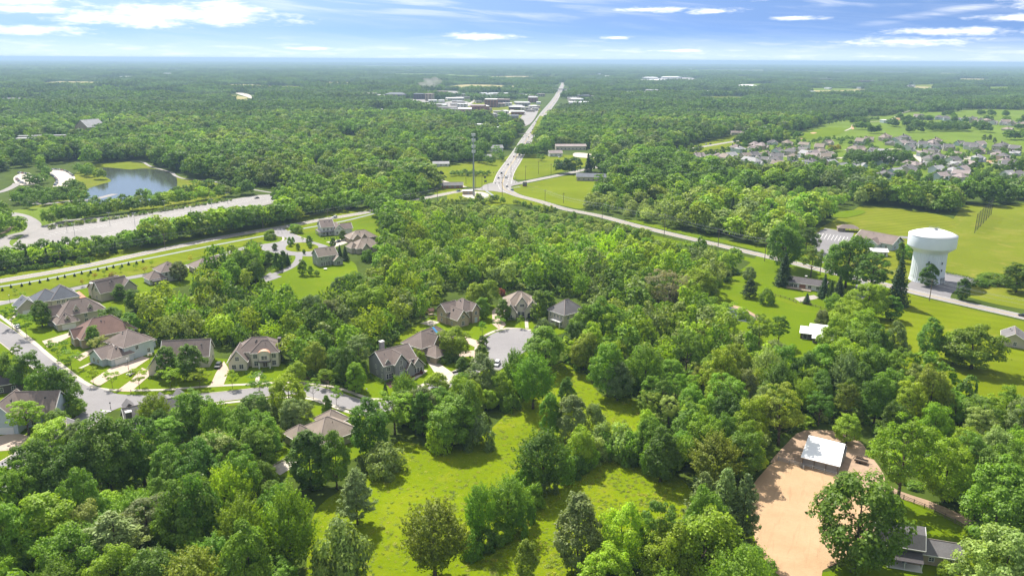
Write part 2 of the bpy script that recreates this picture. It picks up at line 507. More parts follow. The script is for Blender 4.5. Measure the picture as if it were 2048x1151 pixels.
M['leaf'] = leaf_mat('foliage', 0.42)
M['farleaf'] = leaf_mat('far_foliage', 0.34, True)
M['needle'] = leaf_mat('needles', 0.22)
TONE = dict(m=(0.155, 0.280, 0.018), y=(0.245, 0.375, 0.012), d=(0.104, 0.198, 0.015), g=(0.190, 0.265, 0.080), o=(0.215, 0.295, 0.020),
            p=(0.265, 0.350, 0.085), b=(0.110, 0.165, 0.065), k=(0.045, 0.092, 0.026), z=(0.29, 0.29, 0.16), r=(0.20, 0.045, 0.04), u=(0.36, 0.32, 0.03))

# ================================================================== the land
def smooth_line(pts, step=3.0, closed=False):
    """Catmull-Rom through 2d points, resampled"""
    P = [Vector((p[0], p[1])) for p in pts]
    n = len(P)
    out = []
    rng = range(n) if closed else range(n - 1)
    for i in rng:
        p1, p2 = P[i], P[(i + 1) % n]
        p0 = P[(i - 1) % n] if (closed or i > 0) else p1 * 2 - p2
        p3 = P[(i + 2) % n] if (closed or i + 2 < n) else p2 * 2 - p1
        k = max(1, min(14, int((p2 - p1).length / step)))
        for j in range(k):
            t = j / k
            out.append(0.5 * ((2 * p1) + (p2 - p0) * t + (2 * p0 - 5 * p1 + 4 * p2 - p3) * t * t + (3 * p1 - p0 - 3 * p2 + p3) * t ** 3))
    if not closed: out.append(P[-1])
    return out


def gpx(pts):
    return [G(*p).xy for p in pts]


_zc = [0]
CLEAR = []          # outlines (2d arrays) in which no wild tree may stand
LINES = []          # (polyline array, half width) kept free of wild trees


def sheet(name, px, z, mat, smooth=True, clear=0.0, step=4.0):
    """a flat sheet of land cover laid over the ground"""
    pts = gpx(px)
    if smooth: pts = smooth_line(pts, step, True)
    _zc[0] += 1
    zz = z + 0.0006 * (_zc[0] % 40)
    mb = MB(); mb.poly([(p[0], p[1], zz) for p in pts])
    o = mb.obj(name, M[mat])
    if o.data.polygons[0].normal.z < 0: o.data.flip_normals()
    tag(o, kind='structure')
    CLEAR.append((np.array([tuple(p) for p in pts]), clear))
    return o


def offset_line(pts, d):
    out = []
    n = len(pts)
    for i in range(n):
        a = pts[max(0, i - 1)]; b = pts[min(n - 1, i + 1)]
        t = (b - a)
        if t.length < 1e-9: t = Vector((1, 0))
        t.normalize()
        out.append(pts[i] + Vector((-t.y, t.x)) * d)
    return out


def strip(mb, pts, w0, w1, z, mi=0, zside=None):
    """band between two offsets of a centre line"""
    A, B = offset_line(pts, w0), offset_line(pts, w1)
    for i in range(len(pts) - 1):
        mb.poly([(A[i].x, A[i].y, z), (B[i].x, B[i].y, z), (B[i + 1].x, B[i + 1].y, z), (A[i + 1].x, A[i + 1].y, z)], mi)


def dashes(mb, pts, off, wd, z, dash, gap, mi=0):
    L = offset_line(pts, off)
    acc, on = 0.0, True
    cur = [L[0]]
    for i in range(len(L) - 1):
        cur.append(L[i + 1]) if on else None
        acc += (L[i + 1] - L[i]).length
        if on and acc >= dash:
            strip(mb, cur, -wd / 2, wd / 2, z, mi) if len(cur) > 1 else None
            on, acc, cur = False, 0.0, []
        elif not on and acc >= gap:
            on, acc, cur = True, 0.0, [L[i + 1]]


def way(name, px, width, mat, z=0.08, taper=None, kerb=False, edge=None, centre=None, step=4.0, clear=4.0, ends=None):
    pts = smooth_line(gpx(px), step)
    _zc[0] += 1
    z = z + 0.0006 * (_zc[0] % 40)
    mb = MB()
    if taper:
        n = len(pts)
        ws = [taper(i / (n - 1)) for i in range(n)]
        A = [a + (b - a) * 0 for a, b in zip(pts, pts)]
        for i in range(n - 1):
            def off(j, s):
                a, b = pts[max(0, j - 1)], pts[min(n - 1, j + 1)]
                t = (b - a).normalized()
                return pts[j] + Vector((-t.y, t.x)) * (s * ws[j] / 2)
            q = [off(i, 1), off(i, -1), off(i + 1, -1), off(i + 1, 1)]
            mb.poly([(p.x, p.y, z) for p in q])
    else:
        strip(mb, pts, -width / 2, width / 2, z)
    o = mb.obj(name, M[mat])
    tag(o, kind='structure')
    if kerb:
        kb = MB()
        full = pts
        pts = pts[int(len(pts) * kerb[0]):max(2, int(len(pts) * kerb[1]))]
        for s in (-1, 1):
            a, b = s * width / 2, s * (width / 2 + 0.35)
            lo, hi = min(a, b), max(a, b)
            strip(kb, pts, lo, hi, 0.17)
            for d in (lo, hi):
                L = offset_line(pts, d)
                for i in range(len(L) - 1):
                    kb.poly([(L[i].x, L[i].y, 0.0), (L[i + 1].x, L[i + 1].y, 0.0), (L[i + 1].x, L[i + 1].y, 0.17), (L[i].x, L[i].y, 0.17)])
        tag(kb.obj('kerb', M['concrete']), kind='structure')
        pts = full
    if edge or centre:
        mk = MB()
        if edge:
            for s in (-1, 1): strip(mk, pts, s * (width / 2 - 0.45) - edge / 2, s * (width / 2 - 0.45) + edge / 2, z + 0.02, 0)
        if centre == 'double':
            for s in (-0.22, 0.22): strip(mk, pts, s - 0.1, s + 0.1, z + 0.02, 1)
        elif centre == 'dash':
            dashes(mk, smooth_line(gpx(px), 1.5), 0, 0.22, z + 0.02, 3.0, 6.0, 0)
        tag(mk.obj('road_markings', [M['mark'], M['yellow']]), kind='structure')
    LINES.append((np.array([tuple(p) for p in pts]), width / 2 + clear))
    return pts


# ground: one sheet to the horizon, finer near the camera
xs = [-90000, -45000, -22000, -11000, -5500, -2800] + list(range(-1400, 1401, 200)) + [2800, 5500, 11000, 22000, 45000, 90000]
ys = [-20000, -3000, -600] + list(range(0, 3001, 200)) + [4200, 6000, 9000, 14000, 22000, 36000, 60000, 95000]
gm = bpy.data.materials.new('woodland_ground'); gm.use_nodes = True
t = NT(gm.node_tree)
pos = t.n('ShaderNodeNewGeometry').outputs['Position']
a = t.noise(pos, 0.06, 5.0, 0.7)
b = t.noise(pos, 0.0011, 4.0, 0.6, 0.6)
e = t.noise(pos, 0.0035, 5.0, 0.65)
col = t.mix(t.mapr(a, 0.3, 0.7, 0, 1), (0.040, 0.062, 0.010, 1), (0.075, 0.112, 0.014, 1))
col = t.mix(t.mapr(b, 0.55, 0.62, 0.0, 0.55), col, (0.12, 0.17, 0.035, 1))
col = t.mix(t.mapr(e, 0.60, 0.66, 0.0, 0.7), col, (0.11, 0.16, 0.03, 1))
p = t.n('ShaderNodeBsdfPrincipled', ins={'Base Color': col, 'Roughness': 0.95, 'Specular IOR Level': 0.05})
t.n('ShaderNodeOutputMaterial', ins={0: p})
mb = MB()
for i in range(len(xs) - 1):
    for j in range(len(ys) - 1):
        mb.poly([(xs[i], ys[j], 0), (xs[i + 1], ys[j], 0), (xs[i + 1], ys[j + 1], 0), (xs[i], ys[j + 1], 0)])
tag(mb.obj('ground', gm), kind='structure')

ZL, ZP, ZR = 0.03, 0.06, 0.09
# --- near meadows and lawns (outlines are where the photo shows their ground)
sheet('meadow', [(1125, 725), (1165, 740), (1205, 790), (1275, 800), (1290, 860), (1290, 915), (1230, 930), (1160, 965), (1110, 1005), (1040, 1085), (960, 1180), (900, 1280), (640, 1280), (615, 1100), (640, 1010), (720, 960), (760, 930), (800, 880), (860, 895), (950, 880), (1010, 830), (1060, 790), (1090, 740)], ZL, 'meadow', clear=-2)
sheet('meadow', [(1225, 890), (1290, 915), (1370, 965), (1385, 1000), (1340, 1080), (1220, 1150), (1180, 1260), (850, 1260), (960, 1120), (1040, 1060), (1110, 985), (1180, 930)], ZL, 'meadow', clear=-2)
sheet('field', [(1415, 600), (1440, 570), (1495, 530), (1530, 505), (1600, 535), (1700, 556), (1770, 575), (1790, 590), (1790, 640), (1720, 660), (1660, 720), (1580, 745), (1500, 690), (1425, 640)], ZL, 'lawn', clear=-1)
sheet('field', [(1620, 630), (1700, 620), (1800, 600), (1815, 700), (1810, 790), (1680, 790), (1590, 750)], ZL - 0.01, 'lawn', clear=-40)
sheet('field', [(1780, 580), (1850, 596), (2060, 645), (2260, 690), (2260, 900), (2060, 845), (1960, 820), (1860, 770), (1800, 765), (1775, 700), (1770, 640)], ZL, 'mown', clear=-2)
sheet('field', [(1880, 480), (1905, 440), (1935, 410), (2000, 412), (2080, 405), (2220, 420), (2220, 640), (2060, 620), (1960, 600), (1895, 575), (1880, 530)], ZL, 'field', clear=-1)
sheet('lawn', [(1660, 445), (1700, 425), (1740, 412), (1900, 435), (1885, 472), (1830, 480), (1830, 560), (1740, 545), (1640, 520), (1600, 505), (1600, 480)], ZL, 'churchlawn', clear=-1)
sheet('lawn', [(1540, 530), (1600, 520), (1700, 540), (1780, 560), (1780, 585), (1700, 590), (1600, 560)], ZL + 0.02, 'lawn', clear=-2)
sheet('lawn', [(505, 585), (515, 560), (575, 520), (590, 505), (640, 500), (700, 520), (715, 540), (710, 570), (650, 585), (590, 600)], ZL, 'lawn', clear=-1)
sheet('lawn', [(-60, 700), (-60, 600), (40, 592), (160, 572), (300, 545), (400, 515), (500, 490), (520, 500), (470, 535), (420, 560), (350, 575), (300, 590), (255, 600), (255, 640), (290, 660), (300, 690), (420, 700), (430, 715), (560, 725), (600, 760), (700, 785), (700, 812), (600, 800), (400, 815), (230, 820), (180, 850), (120, 905), (0, 960), (-80, 960)], ZL, 'lawn', clear=0)
sheet('lawn', [(520, 480), (560, 458), (640, 442), (740, 420), (775, 440), (770, 470), (690, 475), (665, 510), (640, 515), (560, 500)], ZL, 'lawn', clear=-1)
sheet('verge', [(-60, 600), (-60, 548), (60, 530), (180, 510), (320, 483), (480, 452), (600, 432), (680, 420), (745, 415), (750, 430), (640, 460), (560, 475), (430, 505), (350, 530), (280, 548), (160, 570), (40, 594)], ZL, 'mown', clear=0)
sheet('lawn', [(720, 790), (725, 740), (770, 715), (800, 670), (850, 640), (890, 620), (1000, 610), (1170, 620), (1175, 660), (1110, 670), (1060, 720), (990, 750), (920, 775), (830, 800), (760, 812)], ZL, 'lawn', clear=0)
sheet('lawn', [(600, 810), (700, 822), (760, 830), (770, 880), (700, 920), (620, 950), (540, 950), (520, 930), (590, 870)], ZL, 'lawn', clear=0)
sheet('lawn', [(260, 1020), (300, 960), (380, 900), (470, 830), (500, 840), (420, 930), (340, 1010), (290, 1060)], ZL, 'lawn', clear=-1)
sheet('lawn', [(-60, 960), (20, 975), (30, 1030), (0, 1060), (-60, 1060)], ZL, 'lawn', clear=0)
sheet('lawn', [(1780, 980), (1860, 1010), (1960, 1060), (2100, 1110), (2100, 1260), (1640, 1260), (1600, 1160), (1690, 1130), (1770, 1050)], ZL, 'lawn', clear=0)
sheet('lawn', [(1470, 1260), (1490, 1060), (1500, 1000), (1520, 1080), (1600, 1170), (1700, 1260)], ZL, 'lawn', clear=0)
# --- arena and barn yard
sheet('sand_arena', [(1555, 920), (1600, 928), (1690, 950), (1740, 985), (1745, 1040), (1700, 1110), (1645, 1140), (1640, 1175), (1580, 1165), (1530, 1120), (1505, 1060), (1500, 985), (1525, 945)], ZP, 'sand', clear=1)
sheet('barn_yard', [(1540, 925), (1570, 890), (1610, 860), (1700, 868), (1745, 915), (1770, 960), (1730, 975), (1690, 955), (1610, 932), (1560, 922)], ZL + 0.015, 'dirt', clear=1)
way('dirt_track', [(1730, 950), (1790, 985), (1850, 1005), (1920, 1035), (2010, 1080), (2100, 1120)], 4.0, 'dirt', ZP, clear=1)
# --- left: lake, banks, car parks
sheet('bank', [(60, 420), (130, 395), (150, 368), (150, 348), (184, 331), (240, 323), (290, 328), (335, 341), (362, 353), (430, 366), (470, 374), (430, 400), (300, 420)], ZL, 'field', clear=-3)
sheet('mudflat', [(178, 336), (196, 330), (240, 326), (250, 326), (283, 335), (270, 341), (200, 342)], ZL + 0.03, 'mown', clear=0)
sheet('lake', [(158, 404), (172, 390), (176, 378), (200, 369), (222, 362), (208, 352), (192, 342), (206, 335), (238, 337), (262, 339), (290, 337), (330, 341), (350, 350), (354, 372), (340, 394), (240, 408)], ZP, 'water', clear=0)
way('lake_path', [(262, 322), (285, 324), (302, 333), (340, 344), (352, 352), (372, 358), (420, 362), (500, 378), (560, 388)], 3.4, 'lot', ZR, clear=2)
sheet('car_park', [(28, 354), (50, 345), (68, 350), (88, 358), (62, 370), (34, 368)], ZP, 'concrete', clear=3)
sheet('car_park', [(95, 343), (112, 338), (132, 342), (150, 354), (142, 366), (128, 376), (106, 374), (112, 356)], ZP, 'concrete', clear=3)
sheet('car_park', [(25, 490), (60, 458), (130, 440), (300, 425), (516, 390), (560, 388), (556, 404), (420, 436), (260, 466), (140, 498), (90, 505)], ZP, 'lot', smooth=False, clear=1)
sheet('verge', [(-60, 480), (-40, 440), (30, 420), (130, 410), (170, 420), (150, 455), (70, 470), (30, 490), (-30, 520)], ZL, 'fairway', clear=0)
way('access_road', [(-60, 395), (0, 384), (28, 372), (34, 366)], 7, 'lot', ZR)
way('access_road', [(20, 400), (50, 398), (80, 408), (140, 402), (180, 400), (230, 388)], 7, 'lot', ZR)
way('access_road', [(-60, 452), (0, 428), (40, 431), (68, 447), (60, 462), (30, 470), (5, 482), (10, 495), (50, 500), (90, 498)], 9, 'lot', ZR)
way('dirt_path', [(-60, 480), (0, 468), (22, 455), (30, 444)], 3.0, 'dirt', ZP, clear=1)
mk = MB()
for k in range(58):     # stall lines of the long lot, real painted bars
    f = k / 57
    for (pa, pb) in (((100, 456), (548, 389)), ((95, 470), (548, 393)), ((118, 488), (552, 399))):
        a, b = G(*pa).xy, G(*pb).xy
        c = a + (b - a) * f
        d = (b - a).normalized(); nrm = Vector((-d.y, d.x))
        s = [c - nrm * 4.2 - d * 0.09, c - nrm * 4.2 + d * 0.09, c + nrm * 4.2 + d * 0.09, c + nrm * 4.2 - d * 0.09]
        mk.poly([(q.x, q.y, ZP + 0.05) for q in s])
tag(mk.obj('parking_markings', M['mark']), kind='structure')
way('lane', [(-40, 576), (0, 573), (80, 560), (180, 540), (315, 513), (420, 492), (520, 473), (605, 457), (629, 453), (683, 443), (729, 432), (760, 424)], 3.0, 'path', ZP, clear=2)
# --- roads
R2a = way('road', [(-80, 578), (0, 562), (100, 545), (180, 530), (320, 500), (480, 468), (560, 455), (640, 440), (730, 425), (800, 408), (870, 392), (930, 381), (985, 376)], 9.0, 'road', ZR, edge=0.2, centre='double', clear=5)
R2b = way('road', [(1000, 374), (1060, 362), (1120, 350), (1190, 335), (1260, 320), (1345, 304), (1420, 291), (1490, 279), (1545, 269)], 9.0, 'road', ZR, edge=0.2, centre='double', clear=6)
R1a = way('arterial_road', [(1004, 368), (1012, 345), (1027, 322), (1041, 300), (1053, 280), (1066, 260), (1080, 240), (1092, 222), (1108, 202), (1117, 187), (1124, 172), (1127, 165)], 19.0, 'lot', ZR + 0.02, edge=0.25, centre='double', clear=8, step=12)
mk = MB()
for off in (-5.2, 5.2): dashes(mk, smooth_line(gpx([(1004, 368), (1012, 345), (1027, 322), (1041, 300), (1053, 280), (1066, 260)]), 2.0), off, 0.3, ZR + 0.06, 3.5, 8.0)
tag(mk.obj('lane_markings', M['mark']), kind='structure')
R1b = way('arterial_road', [(1004, 368), (1010, 379), (1035, 391), (1080, 403), (1130, 418), (1200, 432), (1260, 448), (1320, 463), (1440, 491), (1560, 519), (1640, 539), (1760, 567), (1850, 589), (1950, 612), (2048, 634), (2240, 680)], 9.0, 'lot', ZR + 0.03, taper=lambda f: 19 - 10.4 * min(1, f / 0.12), edge=0.2, centre='double', clear=4)
way('interstate', [(1068, 176), (1100, 180), (1124, 181), (1160, 179), (1230, 176)], 26, 'lot', 0.5, clear=10)
sheet('intersection', [(968, 370), (990, 364), (996, 360), (1018, 352), (1027, 360), (1040, 366), (1020, 374), (1030, 388), (1005, 385), (985, 382), (955, 381)], ZR + 0.045, 'lot', smooth=False)
sheet('verge', [(838, 352), (850, 342), (900, 330), (960, 322), (1000, 318), (1026, 306), (1036, 300), (1020, 322), (1004, 344), (985, 368), (950, 374), (880, 366)], ZL, 'mown', clear=-2)
sheet('verge', [(1022, 352), (1042, 318), (1060, 300), (1080, 308), (1180, 312), (1200, 324), (1130, 342), (1060, 358), (1030, 358)], ZL, 'mown', clear=-2)
sheet('verge', [(1020, 376), (1060, 366), (1130, 352), (1190, 348), (1200, 380), (1170, 415), (1130, 412), (1080, 400), (1040, 388)], ZL, 'mown', clear=-2)
sheet('verge', [(900, 388), (950, 381), (985, 382), (1010, 386), (1040, 396), (1110, 412), (1060, 410), (1010, 408), (985, 412), (950, 402), (900, 400)], ZL, 'mown', clear=0)
sheet('gravel_pad', [(925, 392), (935, 384), (965, 384), (978, 391), (950, 397)], ZP, 'concrete', clear=0)
way('footpath', [(1040, 374), (976, 379), (982, 388), (985, 392), (965, 396)], 2.5, 'path', ZP + 0.01, clear=0)
way('lane', [(832, 342), (850, 351), (880, 360), (900, 366), (930, 374)], 5.0, 'concrete', ZR, clear=2)
sheet('verge', [(870, 380), (900, 370), (930, 376), (928, 384), (890, 392), (872, 390)], ZL, 'mown', clear=0)
sheet('verge', [(1340, 306), (1400, 288), (1480, 268), (1500, 270), (1495, 283), (1440, 296), (1350, 314)], ZL, 'mown', clear=0)
sheet('verge', [(1560, 300), (1460, 292), (1380, 310), (1340, 322), (1420, 330)], ZL, 'field', clear=-6)
# roadside clearings along the southern arm
sheet('verge', [(1240, 452), (1300, 468), (1440, 500), (1520, 520), (1640, 550), (1600, 556), (1520, 530), (1420, 500), (1300, 476)], ZL, 'lawn', clear=0)
sheet('verge', [(1250, 440), (1340, 462), (1440, 484), (1560, 512), (1640, 530), (1640, 520), (1560, 500), (1400, 470), (1300, 446)], ZL, 'lawn', clear=-2)
sheet('verge', [(1340, 470), (1420, 472), (1440, 478), (1380, 478)], ZL, 'lawn', clear=0)
# --- village streets
S1 = way('street', [(-60, 625), (0, 662), (60, 707), (100, 737), (150, 772), (205, 800)], 9.0, 'street', ZR, kerb=(0, 0.86), clear=2)
S2 = way('street', [(205, 800), (270, 801), (340, 799), (420, 795), (520, 784), (600, 779), (650, 789), (700, 806), (760, 814), (820, 800), (872, 775), (918, 750), (960, 730), (990, 710)], 8.6, 'street', ZR + 0.006, kerb=(0.13, 0.93), clear=2)
S3 = way('street', [(215, 795), (200, 815), (182, 832), (150, 856), (90, 890), (20, 930), (-60, 970)], 9.0, 'street', ZR + 0.012, kerb=(0.2, 1), clear=2)
S0 = way('street', [(-60, 620), (0, 607), (40, 599), (90, 590), (155, 576), (215, 563), (285, 551), (345, 539), (395, 526), (440, 511), (490, 496), (530, 492)], 6.5, 'street', ZR + 0.018, clear=2)
sheet('street', [(170, 790), (200, 776), (235, 788), (300, 792), (310, 808), (240, 815), (208, 828), (185, 838), (165, 822)], ZR + 0.05, 'street', clear=0)
cb = G(1022, 682)
sheet('street', [(968, 692), (972, 678), (986, 667), (1010, 659), (1045, 657), (1066, 664), (1072, 680), (1055, 700), (1030, 716), (1012, 732), (996, 742), (978, 738), (976, 718)], ZR + 0.06, 'street', clear=3)
CLEAR.append((np.array([(cb.x + 14 * math.cos(q * math.pi / 12), cb.y + 15.5 * math.sin(q * math.pi / 12)) for q in range(24)]), 1))
# roundabout green and its ring
sheet('street', [(540, 470), (562, 460), (585, 468), (616, 480), (655, 492), (664, 503), (640, 512), (600, 512), (560, 508), (525, 500), (520, 490), (555, 484), (575, 476)], ZR + 0.03, 'street', clear=0)
sheet('island', [(571, 495), (580, 488), (603, 485), (630, 489), (637, 496), (620, 503), (595, 504), (575, 501)], ZR + 0.08, 'mown', clear=0)
way('street', [(556, 458), (570, 467), (590, 476), (610, 482)], 9.0, 'street', ZR + 0.02, clear=2)
way('driveway', [(596, 508), (598, 516), (588, 530), (566, 542), (548, 548)], 4.2, 'street', ZR, clear=1)
sheet('driveway', [(517, 559), (540, 545), (564, 553), (533, 564)], ZR + 0.01, 'street', smooth=False, clear=1)
# pavements and drives
PAV = dict(clear=0, z=ZP + 0.03)
way('pavement', [(-60, 590), (-5, 628), (60, 678), (95, 708), (132, 737), (165, 762), (200, 777), (245, 780), (330, 779), (420, 772), (500, 768), (572, 764), (640, 769), (690, 780), (745, 798), (790, 792), (840, 772), (880, 752), (930, 738), (950, 715), (955, 690), (975, 668), (1015, 656), (1062, 660)], 1.7, 'concrete', **PAV)
way('pavement', [(160, 810), (185, 800), (176, 822), (150, 838), (110, 862), (60, 890), (0, 925), (-40, 950)], 1.6, 'concrete', **PAV)
way('pavement', [(300, 812), (420, 808), (520, 798), (600, 794), (650, 806), (705, 826), (760, 830), (830, 815)], 1.6, 'concrete', **PAV)
way('pavement', [(-40, 605), (10, 602), (25, 600), (40, 604), (45, 618), (20, 640)], 1.5, 'concrete', **PAV)
way('pavement', [(565, 458), (580, 466), (612, 478), (640, 490), (660, 496), (668, 506)], 1.6, 'concrete', **PAV)
way('pavement', [(519, 494), (548, 488), (565, 481), (566, 474), (556, 467)], 1.4, 'concrete', **PAV)
DR = dict(smooth=False, clear=0)
for nm, px, mt in (
        ('driveway', [(24, 622), (48, 612), (58, 621), (42, 630)], 'concrete'),
        ('driveway', [(84, 682), (148, 662), (152, 667), (96, 696)], 'drive'),
        ('driveway', [(148, 714), (186, 696), (190, 703), (160, 722)], 'drive'),
        ('driveway', [(180, 762), (222, 735), (262, 722), (285, 712), (300, 716), (268, 738), (225, 755), (198, 772)], 'drive'),
        ('driveway', [(232, 782), (262, 760), (284, 735), (300, 742), (298, 752), (262, 783)], 'drive'),
        ('driveway', [(420, 772), (432, 745), (448, 722), (456, 735), (458, 742), (446, 772)], 'drive'),
        ('driveway', [(853, 722), (872, 722), (905, 745), (912, 762), (892, 772), (880, 760)], 'concrete'),
        ('driveway', [(890, 706), (952, 700), (955, 712), (905, 714)], 'drive'),
        ('driveway', [(928, 672), (958, 682), (962, 694), (950, 694), (930, 684)], 'drive'),
        ('driveway', [(984, 622), (998, 608), (1000, 625), (1012, 650), (1000, 660), (985, 648)], 'drive'),
        ('driveway', [(146, 588), (158, 582), (176, 597), (160, 598)], 'brickdrive'),
        ('driveway', [(390, 545), (375, 535), (398, 520), (405, 525), (398, 550)], 'concrete'),
        ('driveway', [(652, 484), (705, 474), (712, 480), (670, 494), (668, 488)], 'concrete'),
        ('driveway', [(-40, 880), (30, 865), (60, 872), (70, 880), (20, 900), (-40, 905)], 'drive'),
        ('driveway', [(-60, 960), (10, 955), (30, 975), (25, 990), (-60, 985)], 'concrete'),
        ('driveway', [(1712, 570), (1730, 560), (1745, 575), (1725, 600), (1700, 596)], 'darklot')):
    sheet(nm, px, ZR, mt, **DR)
way('footpath', [(1054, 632), (1053, 645), (1054, 656)], 1.6, 'concrete', ZR, clear=0)
way('footpath', [(522, 742), (516, 755), (512, 768)], 1.6, 'concrete', ZR, clear=0)
way('footpath', [(815, 764), (840, 750), (852, 740)], 1.6, 'concrete', ZR, clear=0)
way('footpath', [(160, 736), (195, 720)], 1.4, 'concrete', ZR, clear=0)
sheet('flower_bed', [(770, 765), (800, 752), (838, 738), (850, 742), (820, 758), (780, 776)], ZR, 'mulch', clear=0)
sheet('patio', [(540, 935), (580, 915), (600, 925), (560, 950)], ZR, 'concrete', **DR)
sheet('patio', [(240, 655), (262, 648), (280, 655), (262, 668)], ZR, 'concrete', **DR)
sheet('patio', [(840, 646), (860, 640), (880, 644), (862, 652)], ZR, 'concrete', **DR)
sheet('patio', [(1588, 596), (1628, 590), (1640, 596), (1600, 604)], ZR, 'gravel', **DR)
# water tower forecourt, church lot, tower drive
sheet('forecourt', [(1815, 572), (1842, 552), (1880, 544), (1955, 560), (1925, 575), (1905, 585), (1895, 598), (1850, 590)], ZP, 'darklot', clear=1)
sheet('car_park', [(1618, 474), (1650, 456), (1708, 466), (1702, 480), (1676, 500), (1645, 526), (1630, 505)], ZP, 'darklot', smooth=False, clear=1)
way('lane', [(1800, 474), (1830, 476), (1860, 478)], 8, 'darklot', ZP, clear=1)
mk = MB()
for k in range(9):
    a, b = G(1640 + k * 7, 466 + 1.0 * k), G(1634 + k * 7, 476 + 1.0 * k)
    strip(mk, [a.xy, b.xy], -0.12, 0.12, ZP + 0.05)
tag(mk.obj('parking_markings', M['mark']), kind='structure')
sheet('pond', [(1452, 612), (1478, 618), (1512, 636), (1500, 645), (1470, 640)], ZP, 'water', clear=1)
sheet('bank', [(1446, 608), (1480, 613), (1522, 636), (1514, 640), (1478, 618), (1450, 613)], ZL + 0.025, 'dirt', clear=0)
# right: golf course, far fields
sheet('golf_course', [(1545, 278), (1600, 262), (1690, 240), (1780, 230), (1860, 224), (2080, 228), (2200, 240), (2200, 345), (2060, 345), (1990, 330), (1960, 312), (1850, 285), (1760, 278), (1720, 286), (1640, 288)], ZL, 'fairway', clear=-6)
sheet('green', [(1610, 268), (1650, 256), (1690, 257), (1680, 268), (1640, 276), (1600, 278)], 0.25, 'lawn', clear=0)
for px in ([(1620, 266), (1628, 265), (1634, 266), (1626, 268)], [(1702, 254), (1706, 250), (1708, 258), (1704, 259)], [(1586, 277), (1600, 276), (1606, 278), (1592, 279)], [(1970, 322), (2000, 320), (2010, 324), (1980, 326)], [(1790, 237), (1800, 236), (1802, 239), (1794, 240)]):
    sheet('sand_bunker', px, 0.4, 'sand', clear=4)
sheet('suburb_lawn', [(1395, 318), (1450, 300), (1540, 288), (1660, 282), (1740, 268), (1850, 280), (2000, 305), (2048, 328), (2010, 350), (1930, 372), (1850, 366), (1780, 352), (1700, 335), (1560, 334), (1430, 336)], ZL + 0.02, 'fairway', clear=0)
for px in ([(1690, 300), (1740, 298), (1820, 300), (1860, 308), (1960, 322), (2040, 338)], [(1560, 312), (1640, 318), (1720, 312), (1780, 300)], [(1830, 310), (1850, 328), (1870, 345), (1862, 360)], [(1540, 305), (1500, 315), (1440, 322)], [(1900, 300), (1930, 312), (1950, 320)]):
    way('suburb_street', px, 8, 'concrete', 0.3, clear=4)
way('cart_path', [(1690, 262), (1703, 256), (1706, 250), (1720, 246), (1778, 240), (1800, 228), (1830, 218), (1850, 205)], 3.5, 'concrete', 0.3, clear=2)
for px, mt in (([(885, 178), (905, 172), (945, 169), (1045, 173), (1040, 177), (960, 179)], 'tan'), ([(290, 178), (340, 173), (385, 174), (360, 179)], 'tan'), ([(440, 171), (490, 169), (550, 173), (545, 177), (480, 177)], 'tan'),
               ([(455, 190), (490, 194), (505, 200), (495, 206), (470, 203)], 'tan'), ([(690, 272), (712, 276), (714, 292), (706, 306), (690, 304)], 'lawn'), ([(845, 276), (870, 281), (858, 285), (820, 281)], 'field'),
               ([(880, 210), (960, 205), (1040, 205), (1080, 215), (1060, 235), (1000, 240), (900, 228)], 'field'), ([(1080, 232), (1090, 240), (1078, 262), (1062, 268), (1070, 250)], 'mown'),
               ([(1620, 214), (1660, 212), (1680, 216), (1640, 219)], 'fairway'), ([(1450, 205), (1490, 204), (1484, 208), (1455, 209)], 'lawn'), ([(620, 345), (640, 330), (645, 345), (632, 358)], 'lawn'),
               ([(1720, 420), (1680, 424), (1660, 432), (1690, 436), (1730, 426)], 'lawn'), ([(1150, 306), (1180, 308), (1190, 316), (1150, 314)], 'concrete'),
               ([(1200, 210), (1260, 203), (1300, 206), (1240, 212)], 'fairway'), ([(1920, 222), (2048, 220), (2080, 232), (1960, 240)], 'fairway'),
               ([(470, 186), (495, 188), (512, 200), (514, 205), (502, 204), (498, 196)], 'concrete')):
    sheet('clearing', px, 0.3, mt, clear=4)
for px in ([(870, 222), (930, 220), (990, 232), (960, 240), (880, 236)], [(985, 250), (1030, 246), (1060, 212), (1078, 214), (1060, 248), (1010, 256)], [(890, 205), (925, 202), (945, 210), (905, 216)], [(1140, 212), (1180, 205), (1200, 210), (1160, 216)], [(870, 186), (900, 182), (930, 186), (890, 192)], [(820, 200), (850, 198), (870, 204), (840, 208)], [(1275, 160), (1370, 155), (1390, 162), (1290, 166)]):
    sheet('car_park', px, 0.45, 'lot', clear=6)
way('access_road', [(985, 252), (1000, 238), (1020, 224), (1035, 210), (1042, 204)], 9, 'concrete', 0.5, clear=5)
way('access_road', [(890, 226), (920, 215), (942, 206), (950, 200)], 9, 'concrete', 0.5, clear=5)
way('access_road', [(1040, 268), (1062, 267)], 8, 'concrete', 0.5, clear=5)

